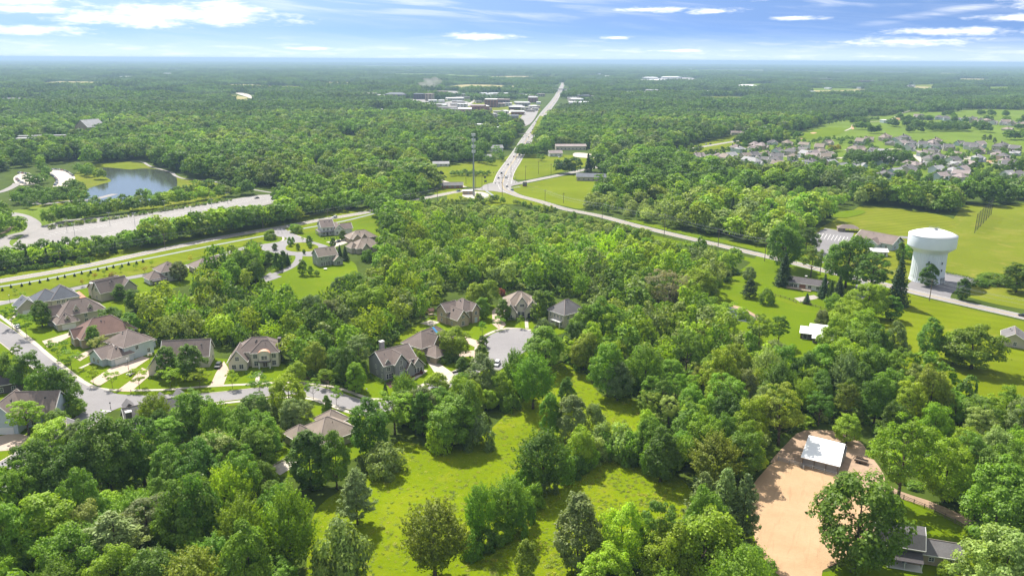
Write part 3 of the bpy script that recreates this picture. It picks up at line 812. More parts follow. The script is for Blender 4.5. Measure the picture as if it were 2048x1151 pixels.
# ground kept for trees that are placed by hand
NOFILL = [np.array([tuple(G(*p).xy) for p in o]) for o in (
    [(-60, 620), (-60, 440), (60, 440), (130, 425), (300, 405), (520, 374), (575, 376), (600, 400), (745, 405), (745, 440), (400, 500), (200, 545)],
    [(-80, 440), (-80, 372), (20, 340), (100, 328), (180, 318), (190, 400), (60, 440)],
    [(1690, 325), (1800, 360), (1960, 365), (2080, 340), (2080, 385), (1960, 402), (1780, 396), (1690, 370)],
    [(1385, 318), (1690, 332), (1690, 366), (1385, 350)],
    [(1825, 468), (1905, 460), (1905, 590), (1825, 590)],
    [(495, 470), (560, 440), (745, 425), (775, 450), (775, 510), (745, 580), (640, 620), (520, 620), (500, 560)],
    [(760, 415), (830, 398), (1000, 400), (1130, 420), (1220, 446), (1300, 472), (1440, 505), (1560, 535), (1500, 560), (1200, 480), (1000, 440), (800, 440)])]

for k_ in range(90):      # pale clearings in the far woods
    x_, y_ = random.uniform(20, 2030), 128 + 70 * random.random() ** 1.6
    if 860 < x_ < 1200 and y_ > 165: continue
    w_, h_ = random.uniform(16, 90), random.uniform(1.2, 4.0) * (0.4 + (y_ - 125) / 60)
    sheet('clearing', [(x_ - w_, y_), (x_ - w_ * .3, y_ - h_), (x_ + w_ * .8, y_ - h_ * .7), (x_ + w_, y_ + h_ * .2), (x_ + w_ * .2, y_ + h_)], 0.5, random.choice(('field', 'fairway', 'field', 'tan', 'lawn')), clear=4, step=40)

mk = MB(); a_, c_ = G(202, 822).xy, G(222, 823).xy; strip(mk, [a_, c_], -0.35, 0.35, ZR + 0.16); tag(mk.obj('stop_line', M['mark']), kind='structure')

# ================================================================== foliage
def quads_mesh(name, P, N, size, asp, rng, mat, T=None):
    """many small leaf-clump faces as one mesh"""
    n = len(P)
    rv = rng.normal(size=(n, 3)) if T is None else T
    t = np.cross(N, rv); t /= np.linalg.norm(t, axis=1)[:, None] + 1e-9
    if T is not None: t = np.cross(t, N)
    b = np.cross(N, t)
    s = size[:, None] * rng.uniform(0.7, 1.3, (n, 1))
    a = s * 0.5; c = s * asp * 0.5
    k = rng.uniform(0.15, 0.5, (n, 1))
    V = np.stack([P - t * a, P + b * c - t * a * k * 0.4, P + t * a, P - b * c + t * a * k * 0.3], 1).reshape(-1, 3)
    me = bpy.data.meshes.new(name)
    me.vertices.add(4 * n); me.loops.add(4 * n); me.polygons.add(n)
    me.vertices.foreach_set('co', V.astype(np.float32).ravel())
    me.loops.foreach_set('vertex_index', np.arange(4 * n, dtype=np.int32))
    me.polygons.foreach_set('loop_start', np.arange(0, 4 * n, 4, dtype=np.int32))
    me.polygons.foreach_set('loop_total', np.full(n, 4, dtype=np.int32))
    me.materials.append(mat)
    me.update()
    return me


def unit(v): return v / (np.linalg.norm(v, axis=1)[:, None] + 1e-9)


def rdir(n, rng, zmin=-1.0):
    z = rng.uniform(zmin, 1, n); a = rng.uniform(0, 2 * np.pi, n); r = np.sqrt(np.maximum(0, 1 - z * z))
    return np.stack([r * np.cos(a), r * np.sin(a), z], 1)


def lobed(rng, H, W, z0, nl, nleaf, lr, size, env='round', flat=0.8, depth=0.78, asp=0.7, zmin=-0.75):
    """crown of leafy lobes: leaf faces on the skins of many overlapping clumps. Returns points, normals, sizes, lobe centres"""
    zc, rz = (H + z0) / 2, (H - z0) / 2
    D = rdir(nl, rng, zmin)
    # spread the lobes a little
    for _ in range(6):
        df = D[:, None] - D[None]; d2 = (df ** 2).sum(2) + 1e-3
        D = unit(D + 0.02 * (df / d2[..., None]).sum(1) * (6.0 / nl))
        D[:, 2] = np.maximum(D[:, 2], zmin)
    rad = np.full(nl, 1.0)
    h = D[:, 2]
    if env == 'ovate': rad = np.where(h > 0, 1 - 0.38 * h ** 1.2, 1 + 0.0 * h)
    if env == 'vase': rad = np.where(h > 0, 1.0 - 0.1 * h, 1 + 0.45 * h)
    if env == 'cone': rad = 0.62 - 0.40 * h
    k = depth * rng.uniform(0.72, 1.08, nl)
    L = np.stack([D[:, 0] * rad * W / 2 * k, D[:, 1] * rad * W / 2 * k, zc + h * rz * k], 1)
    an = np.arctan2(L[:, 1], L[:, 0]); q1, q2, q3 = rng.uniform(0, 6.28, 3)
    irr = 1 + 0.16 * np.sin(2 * an + q1) + 0.12 * np.sin(3 * an + q2 + 2 * h) + 0.10 * np.sin(5 * h + q3)
    L[:, :2] *= irr[:, None]
    L[:, 2] += (rng.uniform(-0.05, 0.09, nl) + 0.05 * np.sin(an + q3)) * H * (h > 0)
    L[:, 2] = np.minimum(L[:, 2], H * 0.99)
    r = lr * W / 2 * rng.uniform(0.6, 1.4, nl)
    if env == 'cone': r *= np.clip(1.05 - 0.5 * h, 0.4, 1.3)
    p = r ** 2; p /= p.sum()
    m = int(nleaf * 1.9)
    li = rng.choice(nl, m, p=p)
    d = rdir(m, rng, -0.55)
    outw = unit(L - np.array([0, 0, zc - rz * 0.35]))[li]
    keep = (d * outw).sum(1) > rng.uniform(-0.75, 0.15, m)
    li, d, outw = li[keep][:nleaf], d[keep][:nleaf], outw[keep][:nleaf]
    n = len(li)
    # bumpy lobe skins and stray sprays
    rr = rng.uniform(0.70, 1.10, n) + np.where(rng.uniform(size=n) < 0.16, rng.uniform(0, 0.5, n), 0)
    P = L[li] + d * (r[li] * rr)[:, None] * np.array([1, 1, flat])
    N = unit(d * 0.75 + outw * 0.25 + rng.normal(size=(n, 3)) * 0.40 + np.array([0, 0, 0.38]))
    S = size * rng.uniform(0.65, 1.35, n)
    return P, N, S, L


def sprays(rng, H, W, z0, ns, nleaf, size, up=0.8, ln=(2.0, 3.6)):
    """crown of upward reaching leafy shoots"""
    zc, rz = (H * 0.92 + z0) / 2, (H * 0.92 - z0) / 2
    D = rdir(ns, rng, -0.97)
    h = D[:, 2]
    rad = np.where(h > 0, 1 - 0.25 * h, 1 + 0.1 * h)
    k = rng.uniform(0.5, 0.86, ns)
    B = np.stack([D[:, 0] * rad * W / 2 * k, D[:, 1] * rad * W / 2 * k, zc + h * rz * k], 1)
    hd = D * np.array([1, 1, 0.25])
    sd = unit(hd * 0.75 + np.array([0, 0, up]) + rng.normal(size=(ns, 3)) * 0.16)
    sl = rng.uniform(ln[0], ln[1], ns)
    si = rng.integers(0, ns, nleaf)
    u = rng.uniform(0, 1, nleaf) ** 0.85
    w = (1 - u) * 0.85 + 0.14
    a = rdir(nleaf, rng)
    P = B[si] + sd[si] * (sl[si] * u)[:, None] + a * w[:, None] * 0.85
    outw = unit(D * np.array([1, 1, 0.7]))[si]
    N = unit(a * 0.45 + outw * 0.6 + rng.normal(size=(nleaf, 3)) * 0.4 + np.array([0, 0, 0.3]))
    S = size * rng.uniform(0.6, 1.25, nleaf) * (1.1 - 0.4 * u)
    return P, N, S, B


def pine(rng, H, W, z0, nleaf, size):
    """loose whorls of soft flat branches"""
    P, N, S, T = [], [], [], []
    nw = 13
    for i in range(nw):
        f = i / (nw - 1)
        z = z0 + (H - z0) * f
        rl = W / 2 * (1 - f) ** 0.62 * rng.uniform(0.8, 1.1) + 0.5
        nb = 7 if f < 0.8 else 4
        ph = rng.uniform(0, 6.28)
        for b in range(nb):
            a = ph + 6.283 * b / nb + rng.normal() * 0.2
            L = rl * rng.uniform(0.72, 1.15)
            k = int(nleaf / (nw * 6) * (0.4 + L / W * 2))
            u = rng.uniform(0.25, 1, k) ** 0.7
            side = rng.normal(size=k) * 0.42 * (0.5 + 0.9 * np.sin(np.pi * np.minimum(u, .95)))
            zz = z + 0.30 * L * u ** 1.6 + rng.normal(size=k) * 0.28
            x = np.cos(a) * L * u - np.sin(a) * side; y = np.sin(a) * L * u + np.cos(a) * side
            P.append(np.stack([x, y, zz], 1))
            N.append(rng.normal(size=(k, 3)) * 0.45 + np.array([np.cos(a) * 0.4, np.sin(a) * 0.4, 0.75]))
            T.append(np.tile([np.cos(a), np.sin(a), 0.5], (k, 1)) + rng.normal(size=(k, 3)) * 0.5)
            S.append(size * rng.uniform(0.7, 1.4, k))
    return np.concatenate(P), unit(np.concatenate(N)), np.concatenate(S), np.concatenate(T)


def spruce(rng, H, W, z0, nleaf, size, droop=0.25):
    P, N, S, T = [], [], [], []
    nw = 20
    for i in range(nw):
        f = i / (nw - 1)
        z = z0 + (H - z0) * f
        rl = W / 2 * (1 - f) ** 0.9 * rng.uniform(0.88, 1.1) + 0.22
        nb = 10
        ph = rng.uniform(0, 6.28)
        for b in range(nb):
            a = ph + 6.283 * b / nb + rng.normal() * 0.15
            L = rl * rng.uniform(0.8, 1.12)
            k = max(3, int(nleaf / (nw * nb) * (0.25 + 1.7 * (1 - f))))
            u = rng.uniform(0.2, 1, k) ** 0.8
            side = rng.normal(size=k) * 0.22 * L * (1.1 - u)
            zz = z - droop * L * u + rng.normal(size=k) * 0.12 + 0.18 * (u > 0.85)
            P.append(np.stack([np.cos(a) * L * u - np.sin(a) * side, np.sin(a) * L * u + np.cos(a) * side, zz], 1))
            N.append(rng.normal(size=(k, 3)) * 0.4 + np.array([np.cos(a) * 0.6, np.sin(a) * 0.6, 0.7]))
            T.append(np.tile([np.cos(a), np.sin(a), -0.2], (k, 1)) + rng.normal(size=(k, 3)) * 0.4)
            S.append(size * rng.uniform(0.7, 1.3, k))
    return np.concatenate(P), unit(np.concatenate(N)), np.concatenate(S), np.concatenate(T)


def trunk_mesh(name, rng, H, z0, r, tips, top=0.75, nl=14, bend=0.03):
    """tapered trunk with limbs reaching into the crown"""
    mb = MB()
    pts = []
    n = 6
    ox, oy = rng.normal() * bend * H, rng.normal() * bend * H
    for i in range(n + 1):
        f = i / n
        pts.append(Vector((ox * f * f, oy * f * f, H * top * f)))
    for i in range(n):
        f0, f1 = i / n, (i + 1) / n
        rr = lambda f: r * (1.25 if f == 0 else 1.0) * (1 - 0.8 * f)
        mb.tube(pts[i], pts[i + 1], rr(f0), rr(f1), 7)
    if tips is not None:
        idx = rng.permutation(len(tips))[:nl]
        for q in idx:
            tip = Vector(tips[q])
            zb = max(z0 * 0.8, min(H * top * 0.92, tip.z - (tip.xy.length) * 0.9))
            f = zb / (H * top)
            base = Vector((ox * f * f, oy * f * f, zb))
            mid = base.lerp(tip, 0.5) + Vector((0, 0, -0.08 * (tip - base).length))
            r0 = r * (1 - 0.8 * f) * 0.5
            mb.tube(base, mid, r0, r0 * 0.6, 5); mb.tube(mid, tip, r0 * 0.6, r0 * 0.15, 4)
    return mb.mesh(name, M['bark'], True)


SPEC = {}     # species -> list of (crown mesh, trunk mesh, H, W)


def make_spec(key, count, fn):
    L = []
    for i in range(count):
        rng = np.random.default_rng(sum(ord(c) for c in key) * 31 + i * 17 + 5)
        L.append(fn(rng, i))
    SPEC[key] = L


def spec_R(rng, i):
    H, W = 16.0, 12.5
    P, N, S, L = lobed(rng, H, W, 0.6, 120, 13500, 0.178, 0.46, 'round', flat=0.9, depth=0.84, zmin=-0.9)
    return quads_mesh('crown', P, N, S, 0.72, rng, M['leaf']), trunk_mesh('trunk', rng, H, 3.0, 0.36, L), H, W


def spec_U(rng, i):
    H, W = 18.0, 11.0
    P, N, S, L = sprays(rng, H, W, 0.4, 380, 15000, 0.48)
    return quads_mesh('crown', P, N, S, 0.66, rng, M['leaf']), trunk_mesh('trunk', rng, H, 3.0, 0.34, L, nl=12), H, W


def spec_C(rng, i):
    H, W = 14.0, 7.4
    P, N, S, L = lobed(rng, H, W, -0.6, 120, 12000, 0.19, 0.38, 'ovate', flat=1.05, depth=0.86, zmin=-0.9)
    return quads_mesh('crown', P, N, S, 0.72, rng, M['leaf']), trunk_mesh('trunk', rng, H, 1.5, 0.22, L, nl=8), H, W


def spec_W(rng, i):
    H, W = 19.0, 12.0
    P, N, S, L = lobed(rng, H, W, 5.2, 80, 9000, 0.165, 0.45, 'vase' if i % 2 else 'round', flat=0.75, depth=0.90)
    return quads_mesh('crown', P, N, S, 0.66, rng, M['leaf']), trunk_mesh('trunk', rng, H, 4.5, 0.40, L, nl=30), H, W


def spec_P(rng, i):
    H, W = 18.0, 10.5
    P, N, S, T = pine(rng, H, W, 2.0 if i else 4.0, 6400, 0.78)
    return quads_mesh('crown', P, N, S, 0.30, rng, M['needle'], T), trunk_mesh('trunk', rng, H, 2.0, 0.26, None, top=0.97, bend=0.01), H, W


def spec_S(rng, i):
    H, W = 14.0, 6.6
    P, N, S, T = spruce(rng, H, W, 0.6, 5200, 0.60)
    return quads_mesh('crown', P, N, S, 0.42, rng, M['needle'], T), trunk_mesh('trunk', rng, H, 1.0, 0.2, None, top=0.96, bend=0.005), H, W


def spec_L(rng, i):
    H, W = 9.0, 8.0
    P, N, S, L = lobed(rng, H, W, 2.6, 26, 2300, 0.20, 0.42, 'vase', flat=0.42, depth=0.88, zmin=-0.5)
    return quads_mesh('crown', P, N, S, 0.55, rng, M['leaf']), trunk_mesh('trunk', rng, H, 2.4, 0.11, L, nl=22, top=0.7), H, W


def spec_B(rng, i):
    H, W = 4.0, 6.0
    P, N, S, L = lobed(rng, H, W, -1.6, 32, 3800, 0.27, 0.34, 'round', flat=0.85, depth=0.82, zmin=-0.35)
    return quads_mesh('crown', P, N, S, 0.72, rng, M['leaf']), None, H, W


def spec_D(rng, i):
    H, W = 18.0, 12.5
    P, N, S, L = lobed(rng, H, W, 3.2, 100, 5200, 0.14, 0.48, 'round', flat=0.8, depth=0.88)
    return quads_mesh('crown', P, N, S, 0.45, rng, M['leaf']), trunk_mesh('trunk', rng, H, 3.0, 0.36, L, nl=60), H, W


make_spec('R', 8, spec_R); make_spec('U', 5, spec_U); make_spec('C', 4, spec_C); make_spec('W', 5, spec_W)
make_spec('P', 3, spec_P); make_spec('S', 2, spec_S); make_spec('L', 3, spec_L); make_spec('B', 4, spec_B); make_spec('D', 1, spec_D)

# ================================================================== naming things by what stands near them
LM = [('the white-roofed barn', 1645, 935), ('the sandy arena', 1560, 1060), ('the grey gambrel-roofed house', 1820, 1130), ('the dirt track', 1880, 1020),
      ('the second meadow strip', 1250, 1010), ('the main meadow', 880, 960), ('the lone meadow pine', 715, 1045), ('the meadow hedgerow', 1140, 940),
      ('the bottom end of the meadow', 700, 1130), ('the brown-roofed house above the meadow', 655, 880), ('the paved cul-de-sac circle', 1022, 690),
      ('the house with gabled cream front', 1035, 630), ('the grey hip-roofed house by the circle', 1140, 640), ('the tan-walled house left of the circle', 915, 650),
      ('the house with the blue roof strip', 860, 715), ('the grey-sided house', 775, 755), ('the house with the copper dormer', 505, 738), ('the steep-roofed cream house', 355, 735),
      ('the white garage house', 255, 725), ('the reddish-roofed house', 200, 690), ('the many-gabled house', 150, 655), ('the slate-roofed house', 100, 612),
      ('the house with chimney and dormers', 290, 840), ('the street junction', 195, 810), ('the house at the left edge', 20, 850), ('the parked white pickup', 15, 970),
      ('the bottom left corner', 60, 1130), ('the swimming pool', 258, 660), ('the double-gabled brown house', 205, 590), ('the two-storey white house', 335, 560),
      ('the long brown-roofed house', 425, 545), ('the roundabout green', 604, 494), ('the white farmhouse', 668, 470), ('the grey-green house', 650, 530), ('the twin brown roofs', 728, 500),
      ('the bright backyard lawn', 600, 575), ('the parking pad', 540, 558), ('the left wood', 480, 640), ('the middle of the left wood', 620, 690), ('the right end of the left wood', 720, 640),
      ('the utility road', 250, 520), ('the big empty car park', 320, 440), ('the lake', 270, 375), ('the road crossing', 1000, 375), ('the cell tower', 947, 392), ('the central wood', 1000, 520),
      ('the left part of the central wood', 850, 500), ('the right part of the central wood', 1250, 560), ('the roadside near the central wood', 1300, 475), ('the small pond', 1485, 635), ('the dark ranch house', 1600, 575),
      ('the white-roofed sheds', 1610, 680), ('the water tower', 1855, 570), ('the church hall', 1750, 490), ('the dark car park', 1665, 490), ('the road bend by the tower', 1750, 590),
      ('the mown field', 1950, 690), ('the big right field', 1990, 520), ('the ball-stop net', 1960, 460), ('the wood below the pond', 1450, 760), ('the wood left of the sheds', 1540, 720),
      ('the wood below the sheds', 1650, 790), ('the wood right of the barn', 1800, 860), ('the wood at the right edge', 1980, 850), ('the wood right of the narrow meadow', 1350, 820), ('the narrow meadow arm', 1200, 800),
      ('the wood below the circle', 1120, 740), ('the street below the circle', 900, 770), ('the yellow-green trees by the meadow', 560, 1130), ('the lower left wood', 300, 1000), ('the bushes below the street', 520, 840),
      ('the grey pines by the arena', 1430, 1070), ('the bottom edge of the meadow', 1000, 1140)]


def near_lm(px, py):
    best = None
    for nm, x, y in LM:
        d = math.hypot(px - x, (py - y) * 1.5)
        if best is None or d < best[0]: best = (d, nm, x, y)
    d, nm, x, y = best
    ex, ey = px - x, (py - y) * 1.6
    if d < 9: rel = 'at'
    elif abs(ex) > abs(ey): rel = 'right of' if ex > 0 else 'left of'
    else: rel = 'in front of' if ey > 0 else 'behind'
    return rel, nm


PENDING = []        # (object, base words, px, py) labelled at the end


def later(o, words, px, py, cat, group, place=True):
    o['category'] = cat
    if group: o['group'] = group
    PENDING.append((o, words, px, py, group, place))


NTH = ['leftmost', 'second from the left', 'third from the left', 'fourth from the left', 'fifth from the left', 'sixth from the left', 'seventh from the left']


def finish_labels():
    from collections import defaultdict
    d = defaultdict(list)
    for o, wd, px, py, gr, place in PENDING:
        rel, nm = near_lm(px, py)
        d[(wd, rel + ' ' + nm if place else '')].append((px, py, o, gr))
    for (wd, pl), L in d.items():
        base = (wd + ' ' + pl).strip()
        L.sort(key=lambda q: q[0])
        k = len(L)
        for i, (px, py, o, gr) in enumerate(L):
            lab = base
            if k == 2: lab = base + (', left of the two' if i == 0 else ', right of the two')
            elif 2 < k <= 8:
                lab = base + ', ' + ('rightmost' if i == k - 1 else NTH[i])
            ws = lab.split()
            if len(ws) > 16: lab = ' '.join(ws[:16])
            o['label'] = lab
            if k > 8 and not gr: o['group'] = base



# ================================================================== houses
def frame_of(A, B=None, yaw=None):
    if yaw is None: yaw = math.atan2(B.y - A.y, B.x - A.x)
    return A, yaw


class House:
    """a house in local metres: x along its front, y to the back, front faces -y"""
    def __init__(self, name, label, cat, anchor, yaw, wall='s_cream', roof='r_brown', trim='trim', group=None, px=None, local=(0, 0), words=None):
        # anchor: (px, py, z) seen in the photo for the local point (lx, ly)
        a = G(*anchor)
        c, s = math.cos(R(yaw)), math.sin(R(yaw))
        o = Vector((a.x - (local[0] * c - local[1] * s), a.y - (local[0] * s + local[1] * c), 0))
        self.o, self.yaw, self.c, self.s = o, R(yaw), c, s
        self.root = empty(name, o, R(yaw))
        if label: tag(self.root, label, cat, group)
        else: later(self.root, words, anchor[0], anchor[1], cat, group)
        self.W, self.Rf, self.T = MB(), MB(), MB()
        self.wall, self.roof, self.trim = M[wall], M[roof], M[trim]
        self.foot = []
        self.slopes = []

    def loc(self, px, py, z=0):
        """photo point at height z -> local x, y"""
        g = G(px, py, z) - self.o
        return g.x * self.c + g.y * self.s, -g.x * self.s + g.y * self.c

    def world(self, x, y):
        return self.o.x + x * self.c - y * self.s, self.o.y + x * self.s + y * self.c

    def block(self, x, y, w, d, h, roof='hip', rise=3.0, axis='x', over=0.5, z0=0.0, wall=None):
        """walls and roof of one box shaped wing"""
        e = 0.0015 * (len(self.foot) + 1)
        x, y, w, d = x + e, y + e, w - 2 * e, d - 2 * e
        self.foot.append((x, y, w, d))
        b = self.W
        b.box(x, y, z0, x + w, y + d, h)
        X0, X1, Y0, Y1 = x - over, x + w + over, y - over, y + d + over
        t = 0.22
        z = h - 0.02 + 0.003 * len(self.foot)
        rf, tr = self.Rf, self.T
        if roof in ('hip', 'gable'): self.slopes.append((x, y, w, d, h, rise, axis, roof))
        if roof == 'hip':
            if w >= d:
                q = (d / 2 + over); r0, r1 = (X0 + q, (Y0 + Y1) / 2), (X1 - q, (Y0 + Y1) / 2)
            else:
                q = (w / 2 + over); r0, r1 = ((X0 + X1) / 2, Y0 + q), ((X0 + X1) / 2, Y1 - q)
            if abs(r0[0] - r1[0]) + abs(r0[1] - r1[1]) < 0.3:
                r0 = (r0[0] - 0.15, r0[1]); r1 = (r1[0] + 0.15, r1[1])
            zt = z + t + rise
            A, B_, C_, D = (X0, Y0, z + t), (X1, Y0, z + t), (X1, Y1, z + t), (X0, Y1, z + t)
            E, F = (r0[0], r0[1], zt), (r1[0], r1[1], zt)
            if w >= d:
                rf.poly([A, B_, F, E]); rf.poly([B_, C_, F]); rf.poly([C_, D, E, F]); rf.poly([D, A, E])
                ends = ((A, E), (D, E), (B_, F), (C_, F), (E, F))
            else:
                rf.poly([A, B_, E]); rf.poly([B_, C_, F, E]); rf.poly([C_, D, F]); rf.poly([D, A, E, F])
                ends = ((A, E), (B_, E), (C_, F), (D, F), (E, F))
            for p, q in ends: rf.tube(p, q, 0.14, 0.14, 5, 1)
            rf.poly([(X0, Y0, z), (X0, Y1, z), (X1, Y1, z), (X1, Y0, z)])
            self._fascia(X0, Y0, X1, Y1, z, t)
            self.top = zt
        elif roof == 'gable':
            zt = z + t + rise
            if axis == 'x':
                ym = (Y0 + Y1) / 2
                A, B_, C_, D, E, F = (X0, Y0, z + t), (X1, Y0, z + t), (X1, Y1, z + t), (X0, Y1, z + t), (X0, ym, zt), (X1, ym, zt)
                for xx in (x, x + w):
                    b.poly([(xx, y, h), (xx, y + d, h), (xx, ym, h + rise * (d / (d + 2 * over)))])
                rakes = ((A, E), (D, E), (B_, F), (C_, F)); eaves = ((A, B_), (D, C_))
                rf.poly([A, B_, F, E]); rf.poly([C_, D, E, F])
                rf.poly([(X0, Y0, z), E[:2] + (zt - t,), F[:2] + (zt - t,), (X1, Y0, z)]); rf.poly([(X0, Y1, z), (X1, Y1, z), F[:2] + (zt - t,), E[:2] + (zt - t,)])
            else:
                xm = (X0 + X1) / 2
                A, B_, C_, D, E, F = (X0, Y0, z + t), (X1, Y0, z + t), (X1, Y1, z + t), (X0, Y1, z + t), (xm, Y0, zt), (xm, Y1, zt)
                for yy in (y, y + d):
                    b.poly([(x, yy, h), (x + w, yy, h), (xm, yy, h + rise * (w / (w + 2 * over)))])
                rakes = ((A, E), (B_, E), (D, F), (C_, F)); eaves = ((A, D), (B_, C_))
                rf.poly([B_, C_, F, E]); rf.poly([D, A, E, F])
                rf.poly([(X0, Y0, z), (X0, Y1, z), F[:2] + (zt - t,), E[:2] + (zt - t,)]); rf.poly([(X1, Y0, z), E[:2] + (zt - t,), F[:2] + (zt - t,), (X1, Y1, z)])
            rf.tube(E, F, 0.13, 0.13, 5, 1)
            for p, q in rakes + eaves:
                p, q = Vector(p) - Vector((0, 0, 0.12)), Vector(q) - Vector((0, 0, 0.12))
                tr.tube(p, q, 0.15, 0.15, 4)
            self.top = zt
        elif roof == 'flat':
            rf.box(X0, Y0, z, X1, Y1, z + 0.35)
        elif roof == 'shed':
            rf.poly([(X0, Y0, z), (X1, Y0, z), (X1, Y1, z + rise), (X0, Y1, z + rise)])
            rf.poly([(X0, Y0, z - t), (X0, Y1, z + rise - t), (X1, Y1, z + rise - t), (X1, Y0, z - t)])
            tr.tube((X0, Y0, z - 0.1), (X1, Y0, z - 0.1), 0.13, 0.13, 4)
        return self

    def _fascia(self, X0, Y0, X1, Y1, z, t):
        c = [(X0, Y0), (X1, Y0), (X1, Y1), (X0, Y1)]
        for i in range(4):
            p, q = c[i], c[(i + 1) % 4]
            self.T.tube((p[0], p[1], z + t / 2), (q[0], q[1], z + t / 2), 0.15, 0.15, 4)

    def _put(self, face, x, y, u, z, nrm_out=0.0):
        pass

    def opening(self, name, face, x, y, z, w, h, mats=None, bars=(2, 2), pane=True):
        """window or door: a framed panel set a little proud of a wall. face f, b, l or r; x, y is the middle on that wall"""
        fr = MB()
        t, k = 0.10, 0.12
        def bx(mb, u0, u1, z0, z1, d0, d1, mi=0):
            if face == 'f': mb.box(x + u0, y - d1, z0, x + u1, y - d0, z1, mi)
            elif face == 'b': mb.box(x + u0, y + d0, z0, x + u1, y + d1, z1, mi)
            elif face == 'l': mb.box(x - d1, y + u0, z0, x - d0, y + u1, z1, mi)
            else: mb.box(x + d0, y + u0, z0, x + d1, y + u1, z1, mi)
        bx(fr, -w / 2 - k, w / 2 + k, z + h, z + h + k, -0.01, t); bx(fr, -w / 2 - k, w / 2 + k, z - k, z, -0.01, t + 0.03)
        bx(fr, -w / 2 - k, -w / 2, z, z + h, -0.01, t); bx(fr, w / 2, w / 2 + k, z, z + h, -0.01, t)
        for i in range(1, bars[0]):
            u = -w / 2 + w * i / bars[0]; bx(fr, u - 0.05, u + 0.05, z, z + h, 0.0, t - 0.02)
        for j in range(1, bars[1]):
            v = z + h * j / bars[1]; bx(fr, -w / 2, w / 2, v - 0.03, v + 0.03, 0.0, t - 0.03)
        o = fr.obj(name, M['trim'] if not mats else mats[0], self.root)
        pn = MB(); bx(pn, -w / 2, w / 2, z, z + h, -0.02, 0.03)
        pn.obj('pane' if name == 'window' else 'panel', M['glass'] if not mats else mats[1], o)
        return o

    def windows(self, face, spots, w=1.0, h=1.5, bars=(2, 2)):
        for (x, y, z) in spots: self.opening('window', face, x, y, z, w, h, bars=bars)
        return self

    def garage(self, face, x, y, w=4.8, h=2.2):
        return self.opening('garage_door', face, x, y, 0.15, w, h, mats=(M['trim'], M['white']), bars=(1, 4))

    def door(self, face, x, y, w=1.0, h=2.1, mat='darkmetal'):
        return self.opening('door', face, x, y, 0.15, w, h, mats=(M['trim'], M[mat]), bars=(1, 1))

    def chimney(self, x, y, w, d, z0, z1, mat='stone', cap='trim'):
        mb = MB(); mb.box(x - w / 2, y - d / 2, z0, x + w / 2, y + d / 2, z1); mb.box(x - w / 2 - 0.12, y - d / 2 - 0.12, z1 + 0.003, x + w / 2 + 0.12, y + d / 2 + 0.12, z1 + 0.3, 1)
        self.chim = mb.obj('chimney', [M[mat], M[cap]], self.root)
        return self

    def dormer(self, x, y, z, w, d, h, rise, wall=None, axis='y', win=True):
        """little gabled dormer facing -y"""
        mb = MB()
        mb.box(x - w / 2, y, z - 1.2, x + w / 2, y + d, z + h)
        mb.poly([(x - w / 2, y, z + h), (x + w / 2, y, z + h), (x, y, z + h + rise * 0.9)])
        e = 0.3
        A, B_, E = (x - w / 2 - e, y - e, z + h), (x + w / 2 + e, y - e, z + h), (x, y - e, z + h + rise)
        A2, B2, E2 = (A[0], y + d, A[2]), (B_[0], y + d, B_[2]), (x, y + d, E[2])
        mb.poly([A, E, E2, A2], 1); mb.poly([B_, B2, E2, E], 1)
        mb.tube(A, E, 0.1, 0.1, 4, 2); mb.tube(B_, E, 0.1, 0.1, 4, 2)
        if win: mb.box(x - w * 0.26, y - 0.04, z + 0.2, x + w * 0.26, y + 0.02, z + h * 0.95, 3)
        mb.obj('dormer', [self.wall, self.roof, self.trim, M['glass']], self.root)
        return self

    def vents(self):
        rg = random.Random(int(abs(self.o.x * 7 + self.o.y)))
        for (x, y, w, d, h, rise, ax, kind) in self.slopes:
            if w * d < 75: continue
            for k in range(4):
                if (ax == 'x' and kind == 'gable') or (kind == 'hip' and w >= d):
                    u, v = x + w * rg.uniform(0.42, 0.58) if kind == 'hip' else x + w * rg.uniform(0.15, 0.85), y + d * rg.choice((0.33, 0.38, 0.62, 0.68))
                    z = h + 0.2 + rise * (1 - abs(v - (y + d / 2)) / (d / 2 + 0.6))
                else:
                    u, v = x + w * rg.choice((0.33, 0.38, 0.62, 0.68)), y + d * rg.uniform(0.42, 0.58)
                    z = h + 0.2 + rise * (1 - abs(u - (x + w / 2)) / (w / 2 + 0.6))
                if k < 2: self.Rf.tube((u, v, z - 0.2), (u, v, z + 0.5), 0.09, 0.09, 6, 2)
                else: self.Rf.box(u - 0.25, v - 0.25, z - 0.2, u + 0.25, v + 0.25, z + 0.25, 2)

    def done(self, clear=2.0, ahead=0.0):
        if clear == 2.0: self.vents()
        if ahead:
            c0 = Vector(self.world(*(self.foot[0][0] + self.foot[0][2] / 2, 0)))
            u = -c0.normalized(); v = Vector((-u.y, u.x)); hw = self.foot[0][2] / 2 + 5
            CLEAR.append((np.array([tuple(c0 + v * a + u * q) for a, q in ((-hw, -14), (hw, -14), (hw, ahead), (-hw, ahead))]), 0))
        self.W.obj('wall', self.wall, self.root)
        self.Rf.obj('roof', [self.roof, M['ridge'], M['darkmetal']], self.root)
        if self.T.v: self.T.obj('eaves', self.trim, self.root)
        for (x, y, w, d) in self.foot:
            c = [self.world(*p) for p in ((x, y), (x + w, y), (x + w, y + d), (x, y + d))]
            CLEAR.append((np.array(c), clear))
        return self


def yaw_of(a, b, z=0):
    A, B = G(a[0], a[1], z), G(b[0], b[1], z)
    return math.degrees(math.atan2(B.y - A.y, B.x - A.x))


